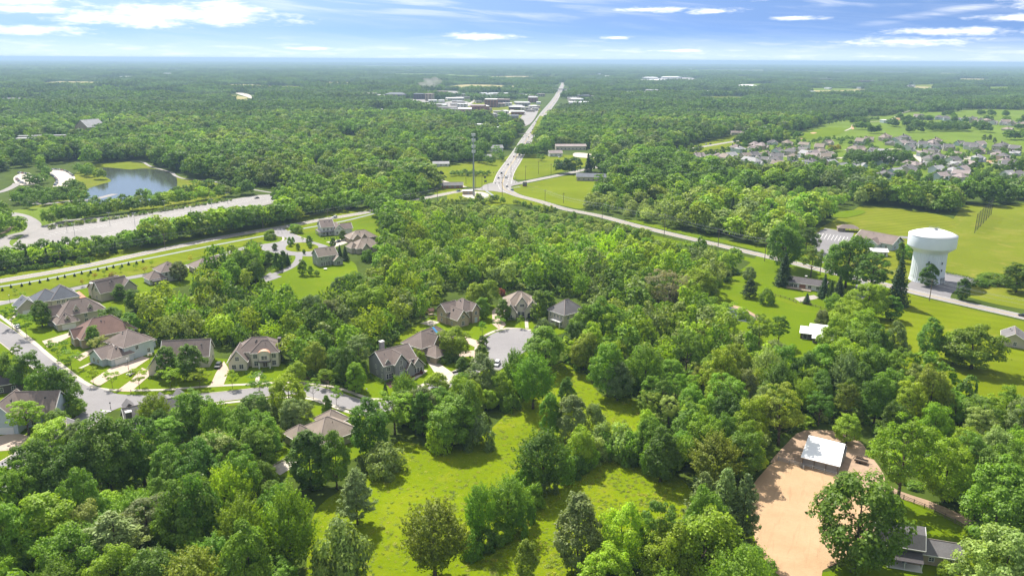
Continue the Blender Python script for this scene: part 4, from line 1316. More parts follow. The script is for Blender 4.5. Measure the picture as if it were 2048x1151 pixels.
def near_houses():
    # cream two-storey house with the copper arch
    h = House('house', 'cream two-storey house with a round copper dormer over its porch', 'house', (458, 742, 0), 9, 's_cream', 'r_brown')
    h.block(0, 0, 7.0, 9, 3.4, 'gable', 5.2, 'y').block(3.0, 4.2, 16.2, 10.5, 6.1, 'hip', 4.4).block(8.4, 2.8, 10.6, 8, 6.0, 'hip', 4.0)
    h.windows('f', [(2.1, 0, 0.9), (4.9, 0, 0.9)], 1.5, 1.7).windows('f', [(3.5, 0, 4.3)], 1.4, 1.5)
    h.windows('f', [(10.0, 2.8, 3.9), (17.3, 2.8, 3.9)], 1.5, 1.6).windows('f', [(10.2, 2.8, 0.8), (17.2, 2.8, 0.8)], 1.4, 1.9)
    h.windows('r', [(19.2, 8, 3.9), (19.2, 11, 0.9)], 1.2, 1.6)
    b = MB(); b.box(11.6, 1.5, 2.9, 15.8, 2.9, 6.0, 0)
    n = 12
    for i in range(n):
        a0, a1 = math.pi * i / n, math.pi * (i + 1) / n
        p = [(13.7 - 2.5 * math.cos(a), 5.9 + 1.5 * math.sin(a)) for a in (a0, a1)]
        b.poly([(p[0][0], 1.3, p[0][1]), (p[1][0], 1.3, p[1][1]), (p[1][0], 6.0, p[1][1]), (p[0][0], 6.0, p[0][1])], 1)
        b.poly([(p[0][0], 1.5, 5.9), (p[1][0], 1.5, 5.9), (p[1][0], 1.5, p[1][1]), (p[0][0], 1.5, p[0][1])], 0)
    b.obj('arched_dormer', [M['s_cream'], M['copper']], h.root)
    h.windows('f', [(13.7, 1.5, 3.7)], 2.2, 1.5, (2, 2))
    pr = MB(); pr.box(11.3, 0.6, 2.75, 16.1, 2.75, 2.95, 0)
    for x in (11.6, 15.8): pr.box(x - 0.2, 0.8, 0, x + 0.2, 1.2, 2.74, 1)
    pr.obj('porch', [M['r_dark'], M['trim']], h.root)
    h.opening('door', 'f', 13.7, 2.79, 0.15, 1.6, 2.3, (M['trim'], M['wood']), (2, 1))
    h.chimney(19.0, 9.5, 1.1, 1.8, 0, 9.6, 's_dark', 's_dark')
    h.done()
    # steep roofed cream house behind two egg-shaped trees
    h = House('house', 'cream house with a steep sweeping roof behind two egg-shaped trees', 'house', (298, 751, 0), 9, 's_cream', 'r_brown')
    h.block(0, 0, 7.2, 9, 2.7, 'gable', 6.0, 'y').block(3.5, 6.2, 18.0, 10.5, 4.6, 'gable', 5.6, 'x').block(11.2, 4.6, 4.5, 6, 3.0, 'gable', 4.2, 'y')
    h.windows('f', [(3.4, 0, 0.9)], 1.3, 1.9).windows('f', [(3.6, 0, 5.0)], 0.8, 1.1, (1, 1)).windows('r', [(21.5, 11.6, 5.4), (21.5, 9.2, 1.0)], 1.0, 1.5).windows('r', [(21.5, 13.6, 1.0)], 1.8, 1.6)
    h.windows('f', [(13.4, 4.6, 0.9)], 1.6, 1.6)
    h.done()
    # white garage house
    yw = yaw_of((224, 733), (292, 711))
    h = House('house', 'pale grey house with a wide white garage door facing the driveway', 'house', (224, 733, 0), yw, 's_blue', 'r_brown')
    h.block(0, 0, 9.6, 9, 3.0, 'hip', 3.4).block(6.4, 0.9, 13.0, 13.2, 5.9, 'hip', 4.8, over=0.6).block(-2.0, 3, 7, 9, 3.1, 'gable', 3.4, 'x')
    h.garage('f', 4.6, 0, 6.0, 2.3); h.windows('f', [(17.0, 0.9, 1.0)], 1.2, 1.6).windows('l', [(-2.0, 6, 1.0), (-2.0, 9, 1.0)], 1.2, 1.6)
    h.windows('f', [(12.0, 0.9, 3.7)], 1.2, 1.5)
    h.block(18.6, 6, 5.0, 7, 3.2, 'hip', 2.4)
    h.done()
    # reddish roof
    yw = 44
    h = House('house', 'house with a broad reddish-brown hip roof beside the blue pool', 'house', (166, 697, 0), yw, 's_tan', 'r_red')
    h.block(0, 0, 22, 14.5, 4.0, 'hip', 6.2, over=0.7).block(-1.6, 4.5, 5, 6, 3.6, 'gable', 3.6, 'x')
    h.windows('f', [(9, 0, 1.0), (13, 0, 1.0), (17.5, 0, 1.0), (20, 0, 1.0)], 1.4, 1.7).windows('l', [(-1.6, 7.5, 0.9)], 2.0, 2.2).windows('l', [(0, 2.4, 0.9), (0, 12.4, 0.9)], 1.3, 1.7)
    h.dormer(5, 1.5, 4.6, 1.6, 3, 1.2, 1.3); h.done()
    # many gables
    h = House('house', 'grey-brown house whose roof has several small dark gables', 'house', (117, 662, 0), 42, 's_beige', 'r_brown')
    h.block(0, 0, 9, 9, 3.0, 'hip', 3.8).block(2.5, 4.0, 19.0, 12.0, 5.2, 'hip', 5.4, over=0.6).block(-1.2, 9, 6, 6, 4.8, 'gable', 4.0, 'x')
    h.garage('f', 4.6, 0, 5.6, 2.3)
    h.windows('l', [(0, 3, 0.9), (0, 6, 0.9)], 1.1, 1.6).windows('l', [(-1.2, 12, 1.2)], 1.8, 2.0)
    h.dormer(4.5, 0.8, 3.7, 1.8, 3, 1.2, 1.6); h.dormer(9.5, 4.6, 6.3, 2.2, 3, 0.9, 2.4); h.dormer(15.5, 4.8, 6.3, 1.8, 3, 0.9, 1.8)
    h.windows('f', [(13, 4, 0.9), (17, 4, 0.9), (13, 4, 3.2)], 1.3, 1.5); h.done()
    # slate roofed house with the window grid
    yw = 42
    h = House('house', 'large stone house with a slate-blue hip roof and a grid of windows', 'house', (112, 600, 6.0), yw, 's_beige', 'r_slate', local=(8.5, 0))
    h.block(0, 1.2, 12, 12, 5.9, 'hip', 4.6).block(6.5, 0, 12.5, 14, 6.0, 'hip', 5.4).block(-7.5, 4, 9, 9, 3.6, 'gable', 4.2, 'y')
    for i, x in enumerate((9.4, 11.6, 13.8)):
        h.windows('f', [(x, 0, 0.7), (x, 0, 2.6), (x, 0, 4.3)], 1.3, 1.3, (2, 2))
    h.windows('f', [(17.2, 0, 3.9)], 2.2, 1.3, (3, 1)).windows('f', [(17.2, 0, 0.8)], 1.6, 1.5).windows('f', [(3.0, 1.2, 3.8)], 1.6, 1.3).windows('f', [(3.0, 1.2, 0.8)], 1.4, 1.5)
    h.windows('r', [(19, 5, 3.8), (19, 9, 3.8)], 1.2, 1.4); h.garage('f', -3.0, 4, 5.0, 2.2); h.windows('l', [(-7.5, 8, 1.0)], 1.2, 1.5); h.done()
    # double gabled brown house by the lane
    h = House('house', 'brown-roofed house with twin gables beside the red paver drive', 'house', (178, 590, 0), -38, 's_beige', 'r_brown')
    h.block(0, 0, 9, 14, 4.0, 'gable', 4.4, 'y').block(8, -1.5, 9, 15, 4.2, 'gable', 5.6, 'y').block(4, 9, 14, 8, 4.1, 'gable', 4.6, 'x')
    h.windows('f', [(3, 0, 0.9), (6.2, 0, 0.9), (4.5, 0, 4.2)], 1.2, 1.5).windows('f', [(12.5, -1.5, 1.0), (12.5, -1.5, 4.8)], 1.8, 1.7); h.chimney(7.4, -1.2, 1.6, 1.2, 0, 8.0, 's_beige'); h.done()
    # two storey white with hip roofs
    h = House('house', 'two-storey white house with a grey hip roof and low hipped garage', 'house', (323, 545, 5.6), 44, 's_white', 'r_brown')
    h.block(0, 0, 11.5, 11, 5.6, 'hip', 4.2, over=0.7).block(-7, -1.0, 8, 9, 2.9, 'hip', 3.4, over=0.7)
    h.windows('f', [(2.5, 0, 3.5), (6, 0, 3.5), (9.5, 0, 3.5), (2.5, 0, 0.8), (6.5, 0, 0.8)], 1.1, 1.5).windows('l', [(0, 9.8, 3.5)], 1.1, 1.4)
    b = MB(); b.box(-6.6, -4.2, 2.5, 1.5, -1.1, 2.7, 0)
    for x in (-6.3, -2.6, 1.2): b.box(x - 0.15, -4.0, 0, x + 0.15, -3.7, 2.49, 1)
    b.obj('porch', [M['r_dark'], M['wood']], h.root); h.done()
    # long brown roof
    h = House('house', 'long low house with a brown hip roof under the roadside trees', 'house', (395, 549, 0), 42, 's_tan', 'r_brown')
    h.block(0, 0, 24, 12.5, 3.3, 'hip', 4.2, over=0.7).block(3, -2.2, 6, 6, 3.2, 'hip', 2.6)
    h.windows('f', [(12, 0, 0.9), (16, 0, 0.9), (20, 0, 0.9), (6, -2.2, 0.9)], 1.4, 1.6).windows('l', [(0, 4, 0.9), (0, 8, 0.9)], 1.2, 1.5); h.door('f', 10.4, 0); h.done()
    # white farmhouse
    h = House('house', 'white farmhouse with front porch and gabled garage wing near the roundabout', 'house', (654, 471, 0), 27, 's_white', 'r_brown')
    h.block(-3.5, 0.5, 9, 11, 5.8, 'gable', 4.2, 'x').block(5.2, -1.5, 6.5, 10, 3.6, 'gable', 3.8, 'y').block(11, 0.6, 7.5, 8.2, 3.4, 'gable', 3.4, 'x')
    h.windows('f', [(-1.8, 0.5, 3.6), (1, 0.5, 3.6), (3.6, 0.5, 3.6), (-1.8, 0.5, 0.8), (2.6, 0.5, 0.8)], 1.0, 1.5).windows('f', [(7.0, -1.5, 0.9), (9.6, -1.5, 0.9)], 1.1, 1.6).windows('f', [(8.4, -1.5, 4.0)], 0.8, 1.0)
    h.windows('l', [(-3.5, 3, 3.6), (-3.5, 8, 3.6), (-3.5, 5.5, 6.4)], 1.0, 1.4); h.garage('f', 14.8, 0.6, 4.8)
    b = MB(); b.box(-5.6, -1.0, 2.7, -3.6, 11.6, 2.9, 0)
    for y in (-0.7, 2.4, 5.4, 8.4, 11.3): b.box(-5.4, y - 0.13, 0, -5.14, y + 0.13, 2.69, 1)
    b.box(-5.6, -2.0, 2.71, 5.0, 0.4, 2.9, 0)
    for x in (-5.2, -1.7, 1.6, 4.7): b.box(x - 0.13, -1.8, 0, x + 0.13, -1.54, 2.69, 1)
    b.obj('porch', [M['r_grey'], M['trim']], h.root); h.door('f', 0.4, 0.5); h.done()
    # grey green house
    h = House('house', 'grey-green two-storey house backing on the bright lawn with patio', 'house', (638, 533, 0), 36, 's_green', 'r_tan')
    h.block(0, 0, 12, 9.5, 5.8, 'gable', 4.2, 'x').block(8.5, -3.2, 5.6, 8, 2.9, 'gable', 2.8, 'y')
    h.windows('f', [(2, 0, 3.6), (4.6, 0, 3.6), (7.2, 0, 3.6), (10.2, 0, 3.6)], 1.0, 1.4).windows('f', [(2, 0, 0.3), (3.5, 0, 0.3), (5, 0, 0.3), (6.5, 0, 0.3)], 1.0, 2.1).windows('l', [(0, 3, 1.2), (0, 6.4, 3.8)], 1.0, 1.4).windows('f', [(11.3, -3.2, 0.6)], 2.2, 1.8); h.done()
    # twin brown roofs
    h = House('house', 'brown-roofed house, the farther of a close pair by the wood', 'house', (702, 488, 0), 30, 's_tan', 'r_tan')
    h.block(0, 0, 18, 12, 3.4, 'hip', 4.2, over=0.7).block(1.0, -2.2, 5.5, 6, 3.4, 'gable', 3.2, 'y').block(7.0, -1.4, 4.0, 5, 3.4, 'gable', 3.0, 'y')
    h.windows('f', [(3.7, -2.2, 0.9)], 2.0, 1.7).windows('f', [(9, -1.4, 0.9), (13, 0, 0.9), (16, 0, 0.9)], 1.2, 1.6); h.done()
    h = House('house', 'brown-roofed house, the nearer of a close pair by the wood', 'house', (715, 508, 0), 36, 's_beige', 'r_tan')
    h.block(0, 0, 18, 13, 3.4, 'hip', 4.8, over=0.7).block(-2.5, 3, 5, 8, 3.3, 'hip', 3.0).block(3, -2.0, 4.6, 5, 3.3, 'gable', 3.4, 'y')
    h.windows('f', [(5.3, -2.0, 0.9)], 1.8, 1.7).windows('f', [(10, 0, 0.9), (14, 0, 0.9)], 1.4, 1.6); h.done()
    # grey siding
    h = House('house', 'grey-sided two-storey house with front gables and a tall back chimney', 'house', (769, 761, 0), 40, 's_grey', 'r_brown')
    h.block(0, 0, 14.5, 11.5, 5.9, 'gable', 4.4, 'x').block(4.2, -1.4, 5.4, 8, 5.8, 'gable', 4.0, 'y').block(8.8, -2.6, 3.6, 5, 3.0, 'gable', 3.2, 'y').block(11.6, -1.8, 5.6, 9, 2.9, 'gable', 3.6, 'y')
    h.windows('f', [(1.4, 0, 0.5), (2.5, 0, 0.5), (3.5, 0, 0.5)], 0.9, 1.9, (1, 2)).windows('f', [(2.0, 0, 3.6)], 1.4, 1.5).windows('f', [(6.9, -1.4, 5.6)], 0.9, 1.6, (1, 3)).windows('f', [(6.9, -1.4, 3.4)], 1.4, 1.5)
    h.windows('f', [(13.0, -1.8, 0.7), (14.4, -1.8, 0.7), (15.8, -1.8, 0.7)], 0.9, 1.7, (1, 2)).windows('l', [(0, 1.5, 3.8), (0, 1.5, 0.9), (0, 6, 3.6), (0, 5.2, 1.3)], 0.9, 1.3)
    h.door('f', 6.9, -1.4, 1.6, 2.3, 's_blue'); h.dormer(2.0, 0.6, 5.7, 2.0, 3, 1.0, 1.6); h.chimney(6.5, 12.2, 1.7, 1.5, 0, 11.2, 's_grey'); h.done()
    # brown house with blue strip
    h = House('house', 'tan brick house with brown roof and a bright blue roof strip', 'house', (843, 697, 5.4), 52, 's_tan', 'r_brown')
    h.block(0, 0, 20, 11, 5.4, 'hip', 4.8, over=0.6).block(5.4, -1.6, 5, 7, 5.4, 'gable', 4.0, 'y')
    x, y = h.loc(874, 728)
    h.block(x - 0.4, y, 7.4, 8.6, 2.9, 'hip', 3.2, over=0.6)
    h.windows('l', [(0, 3, 0.9), (0, 8.5, 0.9), (0, 5.5, 3.4)], 1.2, 1.5).windows('f', [(2.5, 0, 3.6), (15.5, 0, 3.6), (18, 0, 3.6), (15.5, 0, 0.9), (18, 0, 0.9), (7.9, -1.6, 3.6)], 1.3, 1.5)
    h.windows('l', [(x - 0.4, y + 4.3, 0.8)], 1.4, 1.6)
    b = MB(); zt = 5.4 + 0.2 + 4.8
    zz = lambda y_: 5.72 + 4.8 * (y_ + .6) / 6.1
    b.poly([(11.9, 1.4, zz(1.4)), (13.1, 1.4, zz(1.4)), (13.1, 5.3, zz(5.3)), (11.9, 5.3, zz(5.3))]); b.poly([(11.9, 1.4, zz(1.2)), (11.9, 5.3, zz(5.1)), (13.1, 5.3, zz(5.1)), (13.1, 1.4, zz(1.2))])
    b.obj('skylight', M['blue'], h.root); h.block(11.2, -1.4, 2.6, 3, 6.6, 'gable', 1.2, 'y'); h.done()
    # tan house left of circle
    h = House('house', 'tan-walled house with stacked front gables left of the turning circle', 'house', (915, 656, 0), 43, 's_tan', 'r_brown')
    h.block(0, 0, 6.8, 12, 3.6, 'gable', 4.4, 'y').block(5.0, 2.2, 9.5, 11, 6.0, 'hip', 4.6, over=0.6).block(9.8, 0.9, 4.4, 6, 6.0, 'gable', 3.2, 'y').block(-0.6, 7.5, 8, 7, 6.0, 'gable', 3.4, 'x')
    h.windows('f', [(3.4, 0, 4.2)], 1.6, 1.4).windows('f', [(3.4, 0, 0.8)], 1.4, 1.9).windows('f', [(7.6, 2.2, 3.8), (12, 0.9, 3.8)], 1.3, 1.6).windows('f', [(7.6, 2.2, 0.8)], 1.3, 1.7).windows('l', [(-0.6, 11, 3.6), (0, 4, 0.9), (-0.6, 11, 0.9)], 1.0, 1.4)
    h.opening('door', 'f', 12.0, 0.9, 0.15, 1.4, 2.3, (M['trim'], M['s_blue']), (1, 1)); h.done()
    # cream gabled house behind circle
    h = House('house', 'cream house with a pointed centre gable and arched entry behind the circle', 'house', (1012, 636, 0), 4, 's_cream', 'r_tan')
    h.block(0, 2, 14.3, 13, 5.7, 'hip', 5.2, over=0.6).block(-0.6, -3.0, 5.2, 10, 3.4, 'gable', 4.6, 'y').block(5.2, 1.0, 5.2, 6, 5.9, 'gable', 4.4, 'y').block(9.0, -1.2, 4.4, 6, 3.6, 'gable', 3.6, 'y').block(11.2, 0.9, 3.0, 6, 5.6, 'gable', 2.6, 'y')
    h.windows('f', [(7.8, 1.0, 5.4)], 1.9, 1.2, (2, 1)).windows('f', [(6.4, 1.0, 0.8), (8.2, 1.0, 0.8)], 1.3, 2.0).windows('f', [(12.7, 0.9, 0.8), (12.7, 0.9, 4.0), (2.0, -3.0, 0.8)], 1.3, 1.7)
    b = MB()
    pts = [(10.3, 0.1), (12.1, 0.1)] + [(11.2 + 0.9 * math.cos(a), 2.0 + 0.9 * math.sin(a)) for a in [math.pi * i / 8 for i in range(9)]]
    b.poly([(q[0], -1.24, q[1]) for q in pts]); b.obj('door', M['darkmetal'], h.root); h.done()
    h = House('house', 'grey stone house with a peaked hip roof half hidden right of the circle', 'house', (1128, 656, 0), 40, 's_beige', 'r_grey')
    h.block(0, 0, 13, 11, 6.2, 'hip', 5.2, over=0.6)
    h.windows('l', [(0, 2.0, 3.8), (0, 4.2, 3.8), (0, 6.4, 3.8), (0, 2.0, 0.7), (0, 6.4, 0.7), (0, 9.2, 3.8)], 1.1, 1.7).windows('f', [(2.5, 0, 3.8), (6, 0, 3.8), (2.5, 0, 0.8)], 1.2, 1.5)
    b = MB(); b.box(-2.2, 1.0, 2.9, -0.05, 7.6, 3.1, 0)
    for y in (1.2, 4.2, 7.3): b.box(-2.0, y - 0.15, 0, -1.7, y + 0.15, 2.89, 0)
    b.obj('porch', M['trim'], h.root); h.done()
    # hip roof above the meadow
    h = House('house', 'house with a wide grey-brown hip roof just above the meadow', 'house', (639, 889, 3.3), 46, 's_beige', 'r_tan')
    h.block(0, 0, 14.5, 13.5, 3.3, 'hip', 4.8, over=0.7).block(9.5, 9.5, 8, 8, 3.2, 'hip', 3.2).block(-3.5, 8, 7, 7, 3.2, 'hip', 3.0)
    h.windows('f', [(4, 0, 0.9), (8, 0, 0.9), (12, 0, 0.9)], 1.5, 1.6).windows('l', [(0, 4, 0.9)], 1.8, 1.8); h.done()
    # chimney and dormers house
    h = House('house', 'house seen from behind with grey roof, square chimney and small dormer peaks', 'house', (246, 816, 8.4), 34, 's_tan', 'r_grey', local=(0, 6))
    h.block(0, 0, 20, 12, 3.1, 'gable', 5.2, 'x').block(4, -3.4, 9, 5, 3.0, 'shed', 1.6)
    for x in (2.0, 8.5, 12.5, 18.4):
        mb = MB(); w_ = 1.5
        mb.box(x - w_, 7.0, 5.0, x + w_, 11.0, 7.6, 0)
        mb.poly([(x - w_ - .3, 6.4, 7.6), (x, 6.4, 9.6), (x, 11.3, 9.6), (x - w_ - .3, 11.3, 7.6)], 1); mb.poly([(x + w_ + .3, 6.4, 7.6), (x + w_ + .3, 11.3, 7.6), (x, 11.3, 9.6), (x, 6.4, 9.6)], 1)
        mb.poly([(x - w_ - .2, 6.45, 7.6), (x + w_ + .2, 6.45, 7.6), (x, 6.45, 9.5)], 0)
        mb.obj('dormer', [M['s_dark'], h.roof], h.root)
    h.chimney(0.9, 1.5, 1.7, 1.5, 0, 8.6, 's_dark'); h.windows('f', [(3, 0, 0.8), (15, 0, 0.8), (18, 0, 0.8)], 1.4, 1.6)
    dk = MB(); dk.box(12, -5, 1.4, 19, -0.1, 1.6)
    for i in range(9): dk.box(12 + i * 0.86, -5.0, 1.6, 12.08 + i * 0.86, -4.92, 2.5)
    dk.box(12, -5.05, 2.5, 19, -4.9, 2.6)
    for i in range(8): dk.box(10.0 - 0.3 * i + 1.7, -4.5, 1.3 - 0.17 * i, 10.3 - 0.3 * i + 1.7, -3.3, 1.4 - 0.17 * i)
    dk.obj('deck', M['brick'], h.root); h.done()
    # left edge house
    h = House('house', 'white gabled house cut by the left edge of the picture', 'house', (-28, 869, 0), 4, 's_blue', 'r_brown')
    h.block(0, 0, 10.5, 12, 4.6, 'gable', 6.2, 'y').block(6, 5, 14, 11, 5.0, 'gable', 5.6, 'x').block(-6, 3, 8, 9, 3.0, 'hip', 3.0)
    h.garage('f', 5.2, 0, 7.6, 2.2); h.dormer(12.5, 5.4, 5.6, 1.6, 3, 1.1, 1.5); h.windows('f', [(13, 5, 0.9), (17, 5, 0.9)], 1.3, 1.6); h.done()
    h = House('house', 'small grey roof peeking out of the trees below the junction', 'house', (108, 905, 0), 30, 's_white', 'r_grey')
    h.block(0, 0, 9, 9, 3.6, 'gable', 3.6, 'y'); h.windows('f', [(2.5, 0, 0.9), (6.5, 0, 0.9)], 1.1, 1.4); h.done()
    h = House('house', 'dark brown roof at the far left edge beside the street trees', 'house', (-22, 792, 0), 30, 's_dark', 'r_dark')
    h.block(0, 0, 11, 9, 3.4, 'gable', 3.6, 'x'); h.windows('f', [(4, 0, 0.9), (8, 0, 0.9)], 1.2, 1.5); h.done()
    # ---- the right side
    h = House('ranch_house', 'long low ranch house with dark roof and white panels behind the field', 'house', (1572, 573, 0), -33, 's_white', 'r_dark')
    h.block(0, 0, 20, 8.5, 3.0, 'gable', 2.2, 'x', over=0.8)
    h.windows('f', [(3, 0, 0.5), (5, 0, 0.5), (12.5, 0, 1.0), (16.8, 0, 0.9), (18.6, 0, 0.9)], 1.6, 1.7, (2, 1)); h.door('f', 9.0, 0)
    b = MB(); b.box(7.0, -0.14, 0.1, 10.4, -0.06, 2.8); b.obj('brick_panel', M['brick'], h.root)
    b = MB(); b.box(1, -3.6, 0.3, 14, -0.2, 0.5)
    for i in range(14): b.box(1 + i, -3.6, 0.5, 1.08 + i, -3.52, 1.4)
    b.box(1, -3.62, 1.4, 14.1, -3.5, 1.5); b.obj('deck', M['paleswood'], h.root); h.chimney(9, 5, 0.9, 0.9, 4, 6.2, 'stone'); h.done()
    h = House('church_hall', 'church hall with a long brown gable roof beside the dark car park', 'church', (1711, 475, 4.2), yaw_of((1711, 474), (1784, 488), 4.2), 's_blue', 'r_brown')
    Lh = (G(1784, 488, 4.2) - G(1711, 474, 4.2)).length
    h.block(0, 0, Lh, 14, 4.2, 'gable', 4.6, 'x', over=0.8)
    x, y = h.loc(1728, 494)
    h.block(x, y, 9, -y + 2, 3.4, 'gable', 3.0, 'y')
    h.windows('f', [(Lh * .55, 0, 1.0), (Lh * .7, 0, 1.0), (Lh * .85, 0, 1.0)], 1.2, 1.7).windows('r', [(Lh, 4, 1.0), (Lh, 10, 1.0), (Lh, 7, 4.6)], 1.3, 1.7); h.door('f', x + 4.5, y, 1.8, 2.3); h.done()
    h = House('shed', 'white-roofed annex standing in front of the church hall', 'shed', (1742, 512, 0), -8, 's_white', 'whiteroof')
    h.block(0, 0, 10, 8, 3.0, 'gable', 1.4, 'x'); h.windows('f', [(2, 0, 1.0), (6, 0, 1.0)], 1.1, 1.2); h.door('f', 8.4, 0); h.done()
    # small hip roofed picnic shelter
    t_ = empty('picnic_shelter', G(1695, 462), R(-14)); tag(t_, 'open picnic shelter with a brown hip roof beside the striped lawn', 'shelter')
    b = MB(); X, Y, z = 7.5, 4.2, 2.6
    A, B_, C_, D, E, F = (-X, -Y, z), (X, -Y, z), (X, Y, z), (-X, Y, z), (-3.2, 0, z + 2.4), (3.2, 0, z + 2.4)
    b.poly([A, B_, F, E]).poly([B_, C_, F]).poly([C_, D, E, F]).poly([D, A, E]).poly([D, C_, B_, A])
    b.obj('roof', M['r_brown'], t_)
    b = MB()
    for x in (-6.8, -3.4, 0, 3.4, 6.8):
        for y in (-3.6, 3.6): b.box(x - 0.12, y - 0.12, 0, x + 0.12, y + 0.12, z - 0.003)
    b.obj('post', M['wood'], t_)
    b = MB(); b.box(-7.0, -3.4, 0.06, -2.0, 3.4, 2.4); b.obj('wall', M['stone'], t_)
    CLEAR.append((np.array([(t_.location.x + a, t_.location.y + b_) for a, b_ in ((-9, -6), (9, -6), (9, 6), (-9, 6))]), 1))
    # white metal roofed sheds
    h = House('shed', 'pair of joined low sheds with bright white metal roofs by the field', 'shed', (1600, 676, 0), -22, 's_dark', 'whiteroof')
    h.block(0, 0, 8, 7, 2.8, 'shed', 0.9).block(5.4, -4.2, 8, 7.6, 2.4, 'shed', 0.9).block(3.8, 5.6, 8, 6, 3.0, 'shed', 0.9); h.door('f', 2, 0, 1.6, 2.0); h.done()
    # barn with the white roof
    a, b_, c_, d_ = G(1601.5, 913, 3.0), G(1680, 932.6, 3.0), G(1691, 887, 4.0), G(1617.7, 869.5, 4.0)
    yw = math.atan2(b_.y - a.y, b_.x - a.x)
    t_ = empty('barn', (a.x, a.y, 0), yw); tag(t_, 'low open-fronted barn with a flat bright white roof above the sandy arena', 'barn')
    def lc(p, z): q = p - a; return (q.x * math.cos(yw) + q.y * math.sin(yw), -q.x * math.sin(yw) + q.y * math.cos(yw), z)
    A, B_, C_, D = lc(a, 3.0), lc(b_, 3.0), lc(c_, 4.0), lc(d_, 4.0)
    dn = lambda p, k: (p[0], p[1], p[2] - k)
    rb = MB(); rb.poly([A, B_, C_, D]).poly([dn(D, .2), dn(C_, .2), dn(B_, .2), dn(A, .2)])
    for p, q in ((A, B_), (B_, C_), (C_, D), (D, A)): rb.poly([dn(p, .2), dn(q, .2), q, p])
    rb.obj('roof', M['whiteroof'], t_)
    wl = MB(); L = B_[0]; Dp = (C_[1] + D[1]) / 2
    e = 0.5
    wl.box(e + .2, e + 0.25, 0, L - e - .2, e + 0.4, 2.75); wl.box(e, e + .41, 0, e + .15, Dp - e, 2.75); wl.box(L - e - .15, e + .41, 0, L - e, Dp - e, 2.75); wl.box(e, Dp - e, 0, L - e, Dp - e + .15, 3.6)
    wl.obj('wall', M['s_grey'], t_)
    for i in range(4):
        ps = MB(); ps.box(e + i * (L - 2 * e - .2) / 3, 0.35, 0, e + .2 + i * (L - 2 * e - .2) / 3, .55, 2.75); ps.obj('post', M['wood'], t_)
    gt = MB()
    for i in range(6): gt.tube((0.2, -0.2, .3 + i * .22), (1.6, -2.0, .3 + i * .22), .04, .04, 4)
    gt.tube((0.2, -0.2, 0), (0.2, -0.2, 1.6), .06).tube((1.6, -2.0, 0), (1.6, -2.0, 1.6), .06); gt.obj('gate', M['greymetal'], t_)
    CLEAR.append((np.array([(q.x, q.y) for q in (a, b_, c_, d_)]), 8.0))
    # gambrel house, lower right
    yw = -17
    h = House('gambrel_house', 'grey gambrel-roofed house with a dark front porch behind a big tree', 'house', (1847, 1098, 5.0), yw, 's_tan', 'r_grey', local=(10.5, 0))
    W_, D_ = 10.5, 7.6
    h.foot.append((0, 0, W_, D_))
    h.W.box(0, 0.4, 0, W_, D_ - 0.4, 5.0)
    prof = [(-0.5, 4.9), (1.7, 7.9), (D_ / 2, 9.1), (D_ - 1.7, 7.9), (D_ + 0.5, 4.9)]
    for x in (0, W_): h.W.poly([(x, min(max(p[0], 0.4), D_ - 0.4), p[1] - 0.05) for p in prof])
    for i in range(4):
        p, q = prof[i], prof[i + 1]
        h.Rf.poly([(-0.5, p[0], p[1]), (W_ + 0.5, p[0], p[1]), (W_ + 0.5, q[0], q[1]), (-0.5, q[0], q[1])])
        h.Rf.poly([(-0.5, p[0], p[1] - .2), (-0.5, q[0], q[1] - .2), (W_ + 0.5, q[0], q[1] - .2), (W_ + 0.5, p[0], p[1] - .2)])
        for x in (-0.5, W_ + 0.5): h.T.tube((x, p[0], p[1] - .1), (x, q[0], q[1] - .1), .13, .13, 4)
    h.T.tube((-0.5, prof[0][0], prof[0][1] - .1), (W_ + .5, prof[0][0], prof[0][1] - .1), .13, .13, 4)
    h.block(W_, 1.6, 9, 6.0, 2.9, 'gable', 2.4, 'x', over=0.6)
    b = MB(); b.poly([(2.5, -2.6, 2.5), (W_, -2.6, 2.5), (W_, 0.38, 3.9), (2.5, 0.38, 3.9)]).poly([(2.5, -2.6, 2.35), (2.5, 0.38, 3.75), (W_, 0.38, 3.75), (W_, -2.6, 2.35)])
    for x in (2.8, 6.4, 10.2): b.box(x - .1, -2.5, 0.1, x + .1, -2.3, 2.4, 1)
    b.box(2.5, -2.6, 0.0, W_, 0.35, 0.2, 1); b.obj('porch', [M['r_dark'], M['trim']], h.root)
    h.windows('f', [(4.5, 0.4, 1.0), (9, 0.4, 1.0)], 1.2, 1.5).windows('f', [(13, 1.6, 1.2), (17, 1.6, 1.2)], 1.1, 1.0); h.door('f', 6.8, 0.4); h.chimney(3, 3.8, 0.8, 0.8, 8, 9.9, 'brick'); h.done()
    # the edge of one more house at the right border
    h = House('house', 'corner of a grey house at the right edge of the mown field', 'house', (2050, 698, 0), 60, 's_beige', 'r_grey')
    h.block(0, 0, 12, 9, 3.2, 'gable', 3.0, 'x'); h.windows('l', [(0, 4, 1.0)], 1.2, 1.5); h.done()


